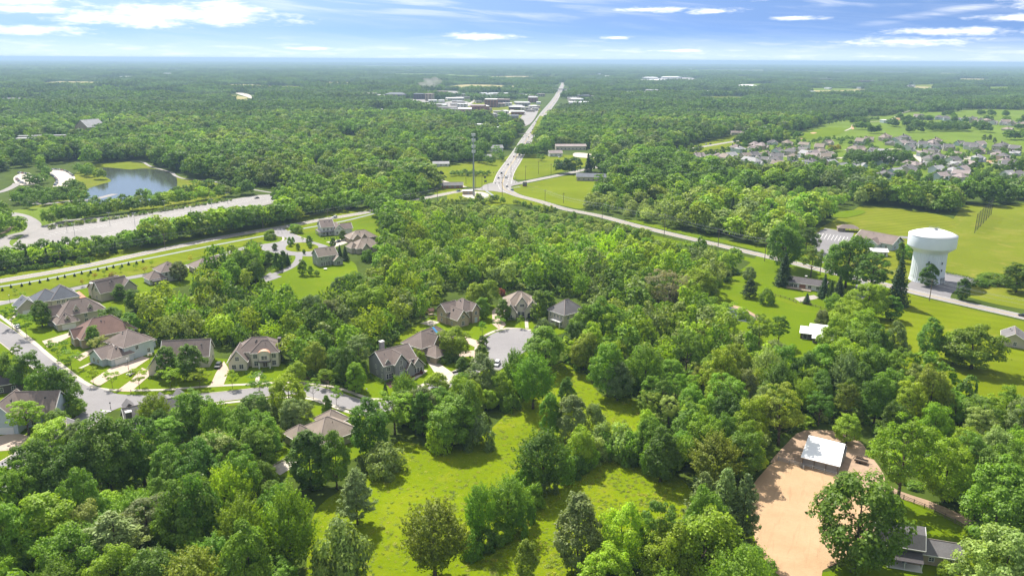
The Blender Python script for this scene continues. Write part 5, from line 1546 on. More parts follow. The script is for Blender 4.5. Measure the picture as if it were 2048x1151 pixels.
def far_houses():
    """small houses of the middle distance: walls, roof and window parts"""
    spec = [
        (905, 377, 'brick ranch house with a grey roof beside the road crossing', 20, 9, 3.0, 2.4, 8, 'brick', 'r_grey'),
        (882, 333, 'small white ranch house under trees left of the crossing', 18, 9, 3.0, 2.4, 5, 's_white', 'r_light'),
        (768, 342, 'white gabled house alone in the trees left of the cell tower', 13, 12, 5.0, 4.5, 30, 's_white', 'r_grey'),
        (995, 304, 'two-storey white house left of the straight road', 16, 10, 5.2, 3.6, 20, 's_white', 'r_light'),
        (976, 318, 'small white garage near the straight road', 9, 8, 3.0, 2.4, 20, 's_white', 'r_light'),
        (968, 294, 'house with a faded red roof left of the straight road', 14, 9, 3.4, 2.8, 15, 's_white', 'r_pink'),
        (1112, 313, 'white house with a pinkish roof right of the straight road', 17, 11, 4.0, 3.4, 12, 's_white', 'r_pink'),
        (1142, 300, 'long tan metal building behind the pink-roofed house', 42, 14, 5.0, 2.4, 4, 's_cream', 'r_pink'),
        (1182, 362, 'grey-roofed building among trees right of the crossing', 30, 14, 4.0, 3.0, -8, 's_beige', 'r_slate'),
        (1538, 262, 'white house with a porch beyond the side road', 22, 12, 4.0, 3.0, -4, 's_white', 'r_light'),
        (1475, 270, 'tan house beside the side road lawn', 20, 11, 3.6, 2.8, -5, 's_beige', 'r_brown'),
        (1300, 298, 'brown-roofed house hidden in trees left of the side road', 18, 11, 3.6, 2.8, 10, 's_beige', 'r_brown'),
        (165, 271, 'large grey gable-roofed lodge rising from the left forest', 30, 32, 13.0, 11.0, -24, 's_tan', 'r_light'),
        (85, 284, 'long flat-roofed grey building left of the forest lodge', 62, 10, 9.0, 0, 16, 's_beige', 'r_light'),
        (50, 290, 'low pale flat-roofed wing at the end of the long grey building', 22, 16, 9.0, 0, 16, 's_white', 'r_light'),
        (756, 312, 'house with a reddish roof deep in the trees', 16, 10, 3.4, 2.8, 8, 's_beige', 'r_red'),
    ]
    for px, py, lab, w, d, hh, rise, yw, wl, rf in spec:
        h = House('house' if 'house' in lab and 'lodge' not in lab else ('garage' if 'garage' in lab else 'building'), lab, 'house' if 'house' in lab and 'metal' not in lab else 'building', (px, py, 0), yw, wl, rf, local=(w / 2, 0))
        h.block(0, 0, w, d, hh, 'flat' if rise == 0 else 'gable', rise, 'y' if d > w or 'gabled' in lab else 'x', over=0.6)
        n = max(2, int(w / 5))
        for i in range(n): h.opening('window', 'f', w * (i + 0.5) / n, 0, 1.0, 1.6, 1.5)
        h.done(3, ahead=(110 if 'lodge' in lab or 'grey building' in lab else 55) if 'hidden' not in lab and 'deep' not in lab else 15)
    # suburb on the right
    sub = [(1402, 321, 'wp'), (1413, 323, 'wg'), (1431, 318, 'wp'), (1470, 303, 'lp'), (1485, 306, 'lw'), (1500, 301, 'wp'), (1515, 297, 'rp'), (1530, 299, 'rp'), (1545, 290, 'lg'), (1580, 293, 'gb'), (1605, 297, 'wb'), (1562, 307, 'lg'), (1575, 311, 'gg'), (1594, 306, 'gg'), (1540, 316, 'wg'), (1553, 322, 'wg'), (1513, 319, 'lg'), (1522, 325, 'wg'), (1583, 322, 'wb'), (1600, 309, 'rg'), (1636, 302, 'gb'), (1634, 316, 'wp'), (1648, 311, 'gb'), (1620, 320, 'bp'), (1651, 322, 'gb'), (1664, 318, 'bp'), (1668, 331, 'rw'), (1692, 340, 'lw'), (1712, 337, 'lw'),
           (1702, 306, 'gb'), (1728, 304, 'gb'), (1745, 308, 'lg'), (1716, 290, 'tb'), (1736, 284, 'gb'), (1762, 282, 'gb'), (1780, 291, 'gg'), (1800, 283, 'lg'), (1815, 281, 'gg'), (1778, 279, 'gb'), (1826, 302, 'wg'), (1845, 296, 'wg'), (1858, 293, 'lp'), (1868, 290, 'gg'), (1878, 288, 'gb'), (1896, 302, 'gd'), (1905, 301, 'gd'), (1925, 292, 'lg'), (1938, 299, 'wg'), (1948, 303, 'wg'), (1965, 296, 'lp'), (1992, 300, 'gd'), (2012, 297, 'gd'), (1998, 310, 'gd'), (2025, 305, 'gd'), (1855, 314, 'lp'), (1866, 322, 'wg'), (1884, 321, 'wg'), (1822, 333, 'wp'), (1838, 336, 'wp'), (1812, 346, 'lg'), (1800, 354, 'lw'), (1827, 349, 'gg'), (1915, 330, 'wg'), (1930, 333, 'wp'), (1920, 342, 'gg'), (1935, 349, 'lp'), (1889, 362, 'lp'), (1902, 356, 'lg'), (1912, 364, 'wp'), (1896, 350, 'lw'), (1768, 330, 'lg'), (1778, 322, 'bg'), (1760, 358, 'lg'),
           (1850, 238, 'gg'), (1842, 240, 'gg'), (1950, 240, 'gg'), (1965, 246, 'lg'), (1990, 248, 'gb'), (2010, 249, 'gb'), (2030, 252, 'gb'), (2044, 254, 'gb'), (1910, 244, 'lg'), (1894, 242, 'lg'), (2020, 262, 'gb')]
    names = {'w': 'white', 'l': 'pale grey', 'r': 'tan', 'g': 'grey', 'b': 'beige', 't': 'green-walled'}
    wl = {'w': 's_white', 'l': 's_blue', 'r': 's_tan', 'g': 's_beige', 'b': 's_cream', 't': 's_green'}
    rf = {'p': 'r_pink', 'g': 'r_grey', 'w': 'r_light', 'b': 'r_tan', 'd': 'r_grey'}
    rn = {'p': 'pinkish', 'g': 'dark grey', 'w': 'light grey', 'b': 'light brown', 'd': 'dark grey'}
    SLM = [('the yellow-leaved tree', 1668, 303), ('the left end of the suburb', 1420, 320), ('the fairway edge', 1600, 290), ('the middle of the left suburb', 1580, 312), ('the dark grove', 1740, 330), ('the green-walled house', 1716, 290),
           ('the fairway bend', 1790, 282), ('the suburb crossing', 1860, 308), ('the brick-paved court', 1870, 345), ('the suburb right end', 1990, 303), ('the sand bunker', 1985, 325), ('the far golf lawn', 1980, 245), ('the three dark cypresses', 1978, 288)]
    LM.extend(SLM)
    rg = random.Random(5)
    have = [(a[0], a[1]) for a in sub]
    tries = 0
    while len(sub) < 122 and tries < 4000:
        tries += 1
        x_ = rg.uniform(1425, 2045)
        lo = 322 - (x_ - 1400) * 0.17 if x_ < 1660 else (284 if x_ < 1800 else 280 + (x_ - 1800) * 0.08)
        hi = 331 + (x_ - 1400) * 0.06
        y_ = rg.uniform(lo, min(hi, 362))
        if 1690 < x_ < 1760 and y_ > 312: continue
        if all(math.hypot((x_ - a) / 15.0, (y_ - b_) / 6.0) > 1 for a, b_ in have):
            have.append((x_, y_)); sub.append((x_, y_, rg.choice(('wg', 'lw', 'gw', 'gb', 'ww', 'lw', 'gg', 'bg', 'wp', 'lg'))))
    for x_ in range(1836, 2050, 13): sub.append((x_ + rg.uniform(-4, 4), 236 + (x_ - 1836) * 0.075 + rg.uniform(-2, 2), rg.choice(('gg', 'gb', 'lg', 'wg'))))
    for i, (px, py, k) in enumerate(sub):
        w, d = rg.uniform(11, 16), rg.uniform(10, 13)
        hh = rg.choice((3.2, 5.4, 5.4))
        yw = rg.choice((-62, -40, 25, 40, 30, -20)) + rg.uniform(-8, 8)
        h = House('suburb_house', None, 'house', (px, py, 0), yw, wl[k[0]], rf[k[1]], local=(w / 2, 0), group='houses of the suburb beside the golf course', words=names[k[0]] + ' house with ' + rn[k[1]] + ' roof')
        if rg.random() < 0.55:
            h.block(0, 0, w, d, hh, 'gable', rg.uniform(3.2, 4.6), 'x').block(w * 0.1, -3, w * 0.45, 6, 3.0, 'gable', 2.8, 'y')
        else:
            h.block(0, 0, w, d, hh, 'hip', rg.uniform(3.2, 4.4)).block(w * 0.5, -2.6, w * 0.45, 6, 3.0, 'gable', 2.8, 'y')
        if rg.random() < 0.4: h.chimney(w * 0.2, d * 0.5, 1.0, 1.0, hh, hh + 5.4, 's_dark')
        h.windows('f', [(w * 0.3, 0 if hh > 4 else -3.0, hh - 1.9)], 1.8, 1.4)
        h.done(1.5)


def town():
    """commercial buildings of the far town: walls, flat or low roofs"""
    rows = [  # px, py (foot), width px, height m, depth m, wall, roof, words
        (712, 194, 24, 8, 30, 's_white', 'r_light', 'white building with a low pale roof'), (735, 192, 30, 8, 30, 's_white', 'r_pink', 'white building with a reddish roof'), (756, 196, 26, 7, 40, 's_white', 'r_light', 'long white hall with a grey roof'),
        (789, 197, 40, 12, 40, 's_dark', 'r_slate', 'long dark building with a slate hip roof'), (840, 199, 26, 16, 40, 's_dark', 'r_slate', 'dark office block'), (857, 202, 14, 20, 30, 's_tan', 'r_pink', 'brick tower-like block'),
        (870, 214, 44, 6, 40, 's_beige', 'r_light', 'low grey flat building'), (890, 221, 40, 6, 40, 's_beige', 'r_grey', 'low grey building'), (912, 201, 34, 6, 50, 's_cream', 'whiteroof', 'white-roofed warehouse'), (875, 186, 40, 5, 40, 's_tan', 'r_pink', 'tan building on the earth site'),
        (930, 231, 26, 14, 40, 's_tan', 'whiteroof', 'brick building with a white flat roof'), (954, 229, 26, 19, 40, 'brick', 'r_pink', 'tall red-brick block'), (968, 225, 22, 14, 40, 'brick', 'whiteroof', 'lower red-brick wing'), (981, 215, 24, 20, 36, 'brick', 'whiteroof', 'red-brick tower block with a white roof'), (1006, 212, 24, 16, 40, 's_dark', 'r_brown', 'brown building with a dark roof'),
        (990, 206, 50, 5, 30, 's_beige', 'r_grey', 'long grey row'), (940, 198, 60, 5, 30, 's_beige', 'r_grey', 'long grey terrace'), (1015, 238, 44, 6, 30, 's_grey', 'r_slate', 'long slate flat shop row'), (1035, 230, 26, 7, 24, 'brick', 'whiteroof', 'red-fronted shop with a white roof'), (1032, 220, 30, 7, 24, 's_dark', 'whiteroof', 'dark shop with a white roof'), (1046, 213, 30, 8, 24, 's_grey', 'r_light', 'grey shop'), (1064, 217, 16, 6, 20, 's_beige', 'whiteroof', 'small pale shop'), (1065, 205, 18, 14, 30, 'brick', 'whiteroof', 'red-brick building by the main road'),
        (1042, 208, 30, 5, 20, 's_white', 'whiteroof', 'white shop front'), (985, 263, 24, 5, 22, 's_white', 'whiteroof', 'white metal building by the straight road'), (955, 254, 44, 4, 16, 's_white', 'whiteroof', 'row of white storage units'), (1000, 261, 14, 5, 22, 's_white', 'whiteroof', 'short white metal shed'),
        (972, 192, 24, 5, 30, 's_white', 'whiteroof', 'distant white roof'), (1052, 193, 14, 5, 30, 's_white', 'whiteroof', 'distant white roof'), (1078, 191, 8, 5, 30, 's_white', 'whiteroof', 'distant white roof'),
        (1160, 213, 40, 10, 50, 's_grey', 'whiteroof', 'grey warehouse with a white roof'), (1156, 203, 22, 7, 40, 's_white', 'whiteroof', 'white warehouse'), (1170, 198, 24, 10, 50, 's_dark', 'r_slate', 'dark warehouse'), (1152, 208, 20, 5, 30, 's_white', 'whiteroof', 'small white warehouse'),
        (758, 224, 14, 5, 20, 's_white', 'whiteroof', 'small white roof in the woods'), (1273, 190, 32, 10, 60, 's_blue', 'whiteroof', 'bluish-roofed warehouse'), (1305, 185, 24, 8, 60, 's_grey', 'r_light', 'grey warehouse'),
        (1000, 190, 40, 5, 40, 's_cream', 'whiteroof', 'pale long roof'), (1214, 158, 9, 18, 60, 's_white', 'whiteroof', 'white round-topped hall'), (1320, 163, 44, 8, 90, 's_white', 'whiteroof', 'bright white distribution hall'), (1345, 157, 40, 8, 90, 's_white', 'whiteroof', 'bright white distribution hall'), (1300, 158, 30, 8, 80, 's_white', 'whiteroof', 'bright white distribution hall'),
        (1500, 176, 34, 10, 60, 's_white', 'whiteroof', 'white hall among trees'), (1480, 172, 12, 14, 40, 's_white', 'whiteroof', 'white hall among trees'), (1645, 163, 44, 14, 60, 's_dark', 'r_grey', 'dark long building with a pale edge'), (1740, 166, 34, 12, 60, 's_dark', 'r_grey', 'dark long building'),
        (1460, 136, 30, 10, 150, 's_white', 'whiteroof', 'far white roof near the horizon'), (1500, 137, 34, 10, 150, 's_white', 'r_pink', 'far reddish roof near the horizon'), (1575, 133, 24, 10, 150, 's_white', 'whiteroof', 'far white roof near the horizon'), (1650, 139, 18, 10, 120, 's_white', 'whiteroof', 'far white roof near the horizon'), (1770, 141, 30, 10, 150, 's_white', 'whiteroof', 'far white roof near the horizon'), (1860, 143, 20, 10, 150, 's_white', 'whiteroof', 'far white roof near the horizon'), (1730, 140, 20, 10, 150, 's_white', 'whiteroof', 'far white roof near the horizon'),
        (520, 120.9 + 5, 12, 14, 200, 's_white', 'whiteroof', 'far white roof near the horizon'), (562, 126, 14, 14, 200, 's_white', 'whiteroof', 'far white roof near the horizon'), (630, 127, 16, 14, 200, 's_white', 'whiteroof', 'far white roof near the horizon'), (274, 124, 4, 30, 60, 's_white', 'whiteroof', 'far white tower on the horizon'),
        (330, 149, 14, 8, 60, 's_white', 'whiteroof', 'white roof in the far forest'), (245, 156, 12, 8, 60, 's_white', 'whiteroof', 'white roof in the far forest'), (370, 178, 22, 7, 40, 's_white', 'r_pink', 'white farm building with a pink roof'), (730, 166, 8, 7, 40, 's_white', 'whiteroof', 'white roof in the far forest'), (1835, 253, 4, 6, 10, 's_white', 'whiteroof', 'tiny white hut'), (1774, 246, 14, 5, 14, 's_blue', 'whiteroof', 'white golf pavilion'), (55, 208, 14, 8, 40, 's_tan', 'r_red', 'reddish roof in the left forest'), (25, 202, 40, 6, 30, 's_white', 'r_light', 'long pale roof in the left forest')]
    rg = random.Random(12)
    for _ in range(78):
        x_ = rg.uniform(860, 1085) if rg.random() < 0.75 else rg.uniform(1135, 1210); y_ = rg.uniform(186, 246) if x_ < 1100 else rg.uniform(194, 216)
        if y_ > 250 - abs(x_ - 985) * 0.25 or abs(x_ - (1124 - (y_ - 172) * 0.68)) < 16: continue
        rows.append((x_, y_, rg.uniform(7, 20), rg.choice((4, 5, 6, 8)), rg.uniform(14, 30), *rg.choice((('s_white', 'whiteroof', 'small white-roofed shop'), ('s_white', 'whiteroof', 'small white-roofed shop'), ('s_cream', 'r_light', 'small pale-roofed shop'), ('s_beige', 'r_grey', 'small grey-roofed shop'), ('s_beige', 'r_pink', 'small pinkish-roofed shop')))))
    for _ in range(70):
        x_ = rg.uniform(1180, 2040) if rg.random() < 0.75 else rg.uniform(20, 1100); y_ = 128 + 62 * rg.random() ** 1.5
        rows.append((x_, y_, rg.uniform(3, 11), rg.choice((6, 7, 8, 10)), rg.uniform(14, 40), *rg.choice((('s_white', 'whiteroof', 'tiny white roof in the far woods'), ('s_grey', 'r_grey', 'tiny grey roof in the far woods'), ('s_beige', 'r_light', 'tiny pale roof in the far woods'), ('s_white', 'whiteroof', 'tiny white roof in the far woods')))))
    for px, py, wp, hh, d, wl, rf, words in rows:
        b = G(px, py); dist = proj(b)[2]
        w = wp / FPX * dist
        t_ = empty('commercial_building', b, R(random.uniform(-14, 14)))
        later(t_, words, px, py, 'building', 'buildings of the far town')
        mb = MB(); mb.box(-w / 2, 0, 0, w / 2, d, hh); mb.obj('wall', M[wl], t_)
        rb = MB()
        if 'hip' in words or 'hall' in words and hh < 12:
            e = 1.0; r = min(6, hh * 0.5)
            A, B_, C_, D, E, F = (-w / 2 - e, -e, hh), (w / 2 + e, -e, hh), (w / 2 + e, d + e, hh), (-w / 2 - e, d + e, hh), (-w / 2 + d * .3, d / 2, hh + r), (w / 2 - d * .3, d / 2, hh + r)
            rb.poly([A, B_, F, E]).poly([B_, C_, F]).poly([C_, D, E, F]).poly([D, A, E])
        else: rb.box(-w / 2 - 0.5, -0.5, hh + 0.01, w / 2 + 0.5, d + 0.5, hh + 1.0)
        rb.obj('roof', M[rf], t_)
        if hh > 5 and wp > 12:
            n = int(min(12, w / 7))
            wb = MB()
            for lv in range(int(hh // 4)):
                for i in range(n): wb.box(-w / 2 + w * (i + 0.25) / n, -0.25, lv * 4 + 1.2, -w / 2 + w * (i + 0.75) / n, -0.02, lv * 4 + 3.0)
            wb.obj('window_band', M['glass'], t_)
        c, s = math.cos(t_.rotation_euler.z), math.sin(t_.rotation_euler.z)
        CLEAR.append((np.array([(b.x + x * c - y * s, b.y + x * s + y * c) for x, y in ((-w / 2 - 4, -(95 if py > 184 else 200)), (w / 2 + 4, -(95 if py > 184 else 200)), (w / 2 + 4, d + 4), (-w / 2 - 4, d + 4))]), 4))
    LM.extend([('the dust plume', 850, 178), ('the town water edge', 1000, 220), ('the red-brick blocks', 960, 215), ('the highway bridge', 1125, 185), ('the shops beside the main road', 1040, 215), ('the slate-roofed hall', 789, 195), ('the horizon right', 1600, 140),
               ('the horizon left', 540, 126), ('the far distribution halls', 1330, 160), ('the far tan field', 960, 175), ('the straight main road', 1070, 240), ('the far left forest', 300, 165)])
    # overpass
    a, b = G(1085, 183), G(1168, 182)
    t_ = empty('highway_bridge', (a + b) / 2, math.atan2(b.y - a.y, b.x - a.x)); tag(t_, 'grey highway bridge crossing the main road far away', 'bridge')
    L = (b - a).length / 2
    mb = MB(); mb.box(-L, -9, 6.4, L, 9, 8.0); mb.box(-L, -9.4, 8.0, L, -9.0, 9.2); mb.box(-L, 9.0, 8.0, L, 9.4, 9.2); mb.obj('deck', M['s_grey'], t_)
    for x in (-L * .45, 0, L * .45):
        mb = MB(); mb.box(x - 1, -7, 0, x + 1, 7, 6.39); mb.obj('pier', M['concrete'], t_)


near_houses()
far_houses()
town()

# ================================================================== single things
def water_tower():
    b = G(1852.5, 560)
    d = proj((b.x, b.y, 15))[2]
    H = top_h(b, 455.5)
    t_ = empty('water_tower', b); tag(t_, 'huge white water tower with a fluted column beside the country road', 'water tower')
    rc, rt = 62.5 / 2 / FPX * d, 88.5 / 2 / FPX * d
    k = H / 33.0
    nf = 96
    fl = lambda i, kk: 1.0 - (0.0 if (i % 4) else 0.022) - (0.012 if i % 4 == 2 else 0)
    mb = MB(); mb.lathe([(rc * 1.06, 0), (rc * 1.02, 2 * k), (rc, 6 * k), (rc * 0.985, 18.2 * k)], nf, 0, fl); mb.obj('column', M['tower'], t_)
    mb = MB(); mb.lathe([(rc * 0.99, 17.9 * k), (rc * 1.0, 18.6 * k), (rc * 1.12, 19.6 * k), (rt * 0.93, 21.0 * k), (rt * 0.995, 21.8 * k), (rt, 22.2 * k), (rt, 28.6 * k), (rt * 0.995, 28.9 * k)], 64); mb.obj('tank', M['tower'], t_, True)
    mb = MB(); mb.lathe([(rt * 1.006, 28.86 * k), (rt * 1.006, 29.05 * k), (rt * 0.8, 30.3 * k), (rt * 0.5, 31.6 * k), (rt * 0.2, 32.3 * k), (0.01, 32.45 * k)], 64); mb.obj('roof', M['white'], t_, True)
    hc = MB(); hc.lathe([(0.9, 32.2 * k), (0.9, 33.2 * k), (0.01, 33.4 * k)], 16, 0, None, 0.0, -2.0)
    for i in range(12):
        a0, a1 = 2 * math.pi * i / 12, 2 * math.pi * (i + 1) / 12
        p0, p1 = (2.6 * math.cos(a0), 2.6 * math.sin(a0)), (2.6 * math.cos(a1), 2.6 * math.sin(a1))
        hc.tube((*p0, 32.0 * k), (*p0, 33.4 * k), 0.05, 0.05, 4); hc.tube((*p0, 33.4 * k), (*p1, 33.4 * k), 0.05, 0.05, 4); hc.tube((*p0, 32.8 * k), (*p1, 32.8 * k), 0.04, 0.04, 4)
    hc.obj('hatch_railing', M['greymetal'], t_)
    for az, z in ((-118, 13.5), (-72, 13.0), (-118, 9.0), (-70, 8.6), (-130, 5.6)):
        a = R(az); mb = MB()
        c = Vector((math.cos(a), math.sin(a), 0)); tg = Vector((-c.y, c.x, 0))
        for dz in (0,):
            P = [c * (rc * 1.03) + tg * u + Vector((0, 0, z * k + v)) for u, v in ((-.4, -.6), (.4, -.6), (.4, .6), (-.4, .6))]
            Q = [p + c * 0.06 for p in P]
            mb.poly(Q); [mb.poly([P[i], P[(i + 1) % 4], Q[(i + 1) % 4], Q[i]]) for i in range(4)]
        mb.obj('window', M['darkmetal'], t_)
    for az, w_, h_ in ((-58, 3.2, 3.6), (-95, 1.1, 2.2)):
        a = R(az); c = Vector((math.cos(a), math.sin(a), 0)); tg = Vector((-c.y, c.x, 0)); mb = MB()
        P = [c * (rc * 1.075) + tg * u + Vector((0, 0, v)) for u, v in ((-w_ / 2, 0), (w_ / 2, 0), (w_ / 2, h_), (-w_ / 2, h_))]
        Q = [p - c * 0.6 for p in P]
        mb.poly(P); [mb.poly([P[i], P[(i + 1) % 4], Q[(i + 1) % 4], Q[i]]) for i in range(4)]
        mb.obj('door', M['greymetal'], t_)
    CLEAR.append((np.array([(b.x + rc * 1.2 * math.cos(a * .3), b.y + rc * 1.2 * math.sin(a * .3)) for a in range(21)]), 3))


def cell_tower():
    b = G(947.5, 391.5)
    H = top_h(b, 292) if False else top_h(b, 268)
    t_ = empty('cell_tower', b); tag(t_, 'tall grey monopole cell tower with stacked antennas beside the road crossing', 'cell tower')
    mb = MB()
    for i in range(8): mb.tube((0, 0, H * i / 8), (0, 0, H * (i + 1) / 8), 1.0 - 0.075 * i, 1.0 - 0.075 * (i + 1), 12)
    mb.obj('mast', M['greymetal'], t_)
    for f in (0.985, 0.90, 0.80, 0.72):
        z = H * f; mb = MB(); r = 2.1
        for s in range(3):
            a0 = s * 2.094 + 0.3; a1 = a0 + 2.094
            p, q = Vector((r * math.cos(a0), r * math.sin(a0), z)), Vector((r * math.cos(a1), r * math.sin(a1), z))
            mb.tube(p, q, 0.10, 0.10, 4); mb.tube((0, 0, z), p, 0.10, 0.10, 4)
            for u in (0.12, 0.38, 0.62, 0.88):
                m = p.lerp(q, u); mb.box(m.x - .22, m.y - .22, z - 1.2, m.x + .22, m.y + .22, z + 1.3, 1)
        mb.obj('antenna_array', [M['greymetal'], M['white']], t_)
    c = G(937, 388)
    s_ = empty('equipment_shelter', c, R(8)); tag(s_, 'small tan equipment hut inside the pad below the cell tower', 'hut')
    mb = MB(); mb.box(-5.5, -2, 0, 5.5, 2, 3.2); mb.obj('wall', M['s_tan'], s_)
    mb = MB(); mb.box(-5.8, -2.3, 3.203, 5.8, 2.3, 3.5); mb.obj('roof', M['whiteroof'], s_)
    mb = MB(); mb.box(-1, -2.08, 0.1, 0.2, -2.003, 2.3); mb.obj('door', M['greymetal'], s_)
    c = G(960, 391); s_ = empty('cabinet', c, 0.2); tag(s_, 'pale electrical cabinet on the pad right of the cell tower', 'cabinet')
    mb = MB(); mb.box(-1.2, -.7, .15, 1.2, .7, 2.0); mb.obj('body', M['s_green'], s_); mb = MB(); mb.box(-1.3, -.8, 0, 1.3, .8, .147); mb.obj('base', M['concrete'], s_)


POLES = {}


def pole(key, px, yb, yt, arm=True, words='wooden utility pole'):
    b = G(px, yb); h = top_h(b, yt)
    t_ = empty('utility_pole', b, R(20)); later(t_, words, px, yb, 'utility pole', 'utility poles along the roads')
    mb = MB(); mb.tube((0, 0, 0), (0, 0, h), 0.22, 0.15, 8); mb.obj('mast', M['wood'], t_)
    if arm:
        mb = MB(); mb.box(-1.3, -.28, h - 1.1, 1.3, -.16, h - .9); mb.obj('crossarm', M['wood'], t_)
        mb = MB()
        for x in (-1.15, 0.0, 1.15): mb.tube((x, -.22, h - .897), (x, -.22, h - .6), 0.06, 0.05, 6)
        mb.obj('insulator', M['greymetal'], t_)
    POLES[key] = (b, h)


def wires(keys, lab):
    mb = MB()
    for a, c in zip(keys[:-1], keys[1:]):
        (p, hp), (q, hq) = POLES[a], POLES[c]
        t_ = Vector((q.x - p.x, q.y - p.y, 0)).normalized(); n_ = Vector((-t_.y, t_.x, 0))
        for off, dz in ((-1.1, -.6), (1.1, -.6), (0, -2.6)):
            A = Vector((p.x, p.y, hp + dz)) + n_ * off; B_ = Vector((q.x, q.y, hq + dz)) + n_ * off
            prev = A; L = (B_ - A).length
            for i in range(1, 11):
                f = i / 10; c_ = A.lerp(B_, f); c_.z -= 4 * f * (1 - f) * L * 0.018
                mb.tube(prev, c_, 0.045, 0.045, 3); prev = c_
    tag(mb.obj('power_line', M['greymetal']), lab, 'power line')


def poles():
    L = [('a', 1858.6, 601, 557), ('b', 1640, 548, 500), ('c', 1529, 522, 476), ('d', 1436, 494, 456), ('e', 1328, 474, 428), ('f', 1204, 444, 406), ('g', 1090, 402, 379), ('h', 1004.5, 392, 353),
         ('i', 1022, 354, 323), ('j', 1051, 362, 331), ('k', 1077, 348, 322), ('l', 1108, 343, 319), ('m', 1102, 352, 327), ('n', 932, 368, 339), ('o', 951.5, 380, 350), ('p', 964, 379, 352), ('q', 1127, 406, 385), ('r', 1032, 320, 296),
         ('s', 526, 458, 431), ('t', 656, 434, 416), ('u', 122, 530, 500), ('v', 735, 420, 398), ('w', 330, 494, 466), ('x', 1052, 290, 270), ('y', 1066, 268, 250), ('z', 875, 400, 375), ('A', 822, 408, 386), ('B', 2090, 655, 606), ('C', -80, 566, 534), ('D', 1160, 345, 320), ('E', 1250, 326, 304)]
    for k, x, yb, yt in L: pole(k, x, yb, yt)
    wires(['B', 'a', 'b', 'c', 'd', 'e', 'f', 'g', 'h'], 'sagging power lines following the country road past the water tower')
    wires(['C', 'u', 'w', 's', 't', 'v', 'A', 'z'], 'thin power lines along the utility road on the left')
    wires(['h', 'i', 'r', 'x', 'y'], 'thin power lines running along the straight main road')
    wires(['j', 'm', 'D', 'E'], 'thin power lines along the side road right of the crossing')
    # traffic signals hung over the crossing
    for px, py, yt, rot, ln, w in ((976, 380, 352, 20, 14, 'traffic signal mast left of the crossing'), (1031, 366, 350, 150, 16, 'traffic signal mast right of the crossing'), (1008, 356, 344, 205, 15, 'traffic signal mast behind the crossing')):
        b = G(px, py); t_ = empty('traffic_signal', b, R(rot)); tag(t_, w, 'traffic signal')
        mb = MB(); mb.tube((0, 0, 0), (0, 0, 7.2), .18, .14, 8).tube((0, 0, 6.6), (ln, 0, 7.0), .12, .07, 6); mb.obj('mast', M['greymetal'], t_)
        for f in (.55, .8, 1.0):
            mb = MB(); mb.box(ln * f - .2, -.2, 5.7, ln * f + .2, .2, 6.9); mb.obj('signal_head', M['darkmetal'], t_)
    b = G(994 + 1, 372); b = G(1049.6, 372.5); t_ = empty('sign', b, R(-4)); tag(t_, 'dark brick monument sign on the lawn right of the crossing', 'sign')
    mb = MB(); mb.box(-2.2, -.5, 0, 2.2, .5, 1.2); mb.obj('base', M['brick'], t_); mb = MB(); mb.box(-2, -.3, 1.203, 2, .3, 4.2); mb.box(-1.7, -.36, 2.4, 1.7, -.303, 3.8, 1); mb.obj('board', [M['darkmetal'], M['s_grey']], t_)
    for px, py in ((971, 367), (970, 359)):
        b = G(px, py); t_ = empty('sign', b, 0.0); later(t_, 'small dark roadside board', px, py, 'sign', 'small boards by the crossing')
        mb = MB(); mb.tube((-.9, 0, 0), (-.9, 0, 2.6), .08).tube((.9, 0, 0), (.9, 0, 2.6), .08); mb.obj('post', M['darkmetal'], t_); mb = MB(); mb.box(-1.2, -.13, 1.5, 1.2, -.03, 3.2); mb.obj('board', M['darkmetal'], t_)


def lamps():
    def lamp(px, yb, yt, words, dark=False):
        b = G(px, yb); h = top_h(b, yt); t_ = empty('street_lamp', b); later(t_, words, px, yb, 'street lamp', 'street lamps of the village')
        mb = MB(); mb.tube((0, 0, 0), (0, 0, h - .5), .09, .06, 6); mb.tube((0, 0, 0), (0, 0, .6), .16, .1, 8); mb.obj('post', M['darkmetal'], t_)
        mb = MB(); mb.lathe([(0.08, h - .5), (.24, h - .42), (.3, h - .1), (.05, h + .12)], 8); mb.obj('lamp_head', M['darkmetal' if dark else 'white'], t_)
    for px, yb, yt in ((257, 738, 716), (20.5, 607, 589), (734, 792, 776), (808, 790, 779), (221.5, 817, 804), (130, 915, 903), (575, 460, 451), (564, 466, 458), (556, 466, 458), (7, 938, 925)): lamp(px, yb, yt, 'black post lamp', yt > 780)
    for px, py in ((383, 438), (220, 449), (134, 462), (330, 424), (455, 406), (150, 473), (270, 450), (424, 420)):
        b = G(px, py); t_ = empty('street_lamp', b); later(t_, 'tall double-headed car park lamp', px, py, 'street lamp', 'lamps of the empty car park')
        mb = MB(); mb.tube((0, 0, 0), (0, 0, 9), .14, .09, 6); mb.obj('post', M['greymetal'], t_); mb = MB(); mb.box(-1.4, -.2, 8.9, -.4, .2, 9.15); mb.box(.4, -.2, 8.9, 1.4, .2, 9.15); mb.box(-.4, -.06, 9.0, .4, .06, 9.1); mb.obj('lamp_head', M['greymetal'], t_)


# ------------------------------------------------------------------ vehicles
def paint(name, c): return principled(name, c, 0.3, 0.0, 1.0, spec=0.5)


CARP = dict(dark=paint('dark_paint', (0.03, 0.032, 0.04)), silver=paint('silver_paint', (0.42, 0.43, 0.45)), white=paint('white_car_paint', (0.75, 0.75, 0.75)), blue=paint('blue_paint', (0.06, 0.11, 0.22)), red=paint('red_paint', (0.30, 0.04, 0.035)), grey=paint('grey_paint', (0.14, 0.145, 0.15)))
M['tyre'] = principled('tyre', (0.02, 0.02, 0.02), 0.9)


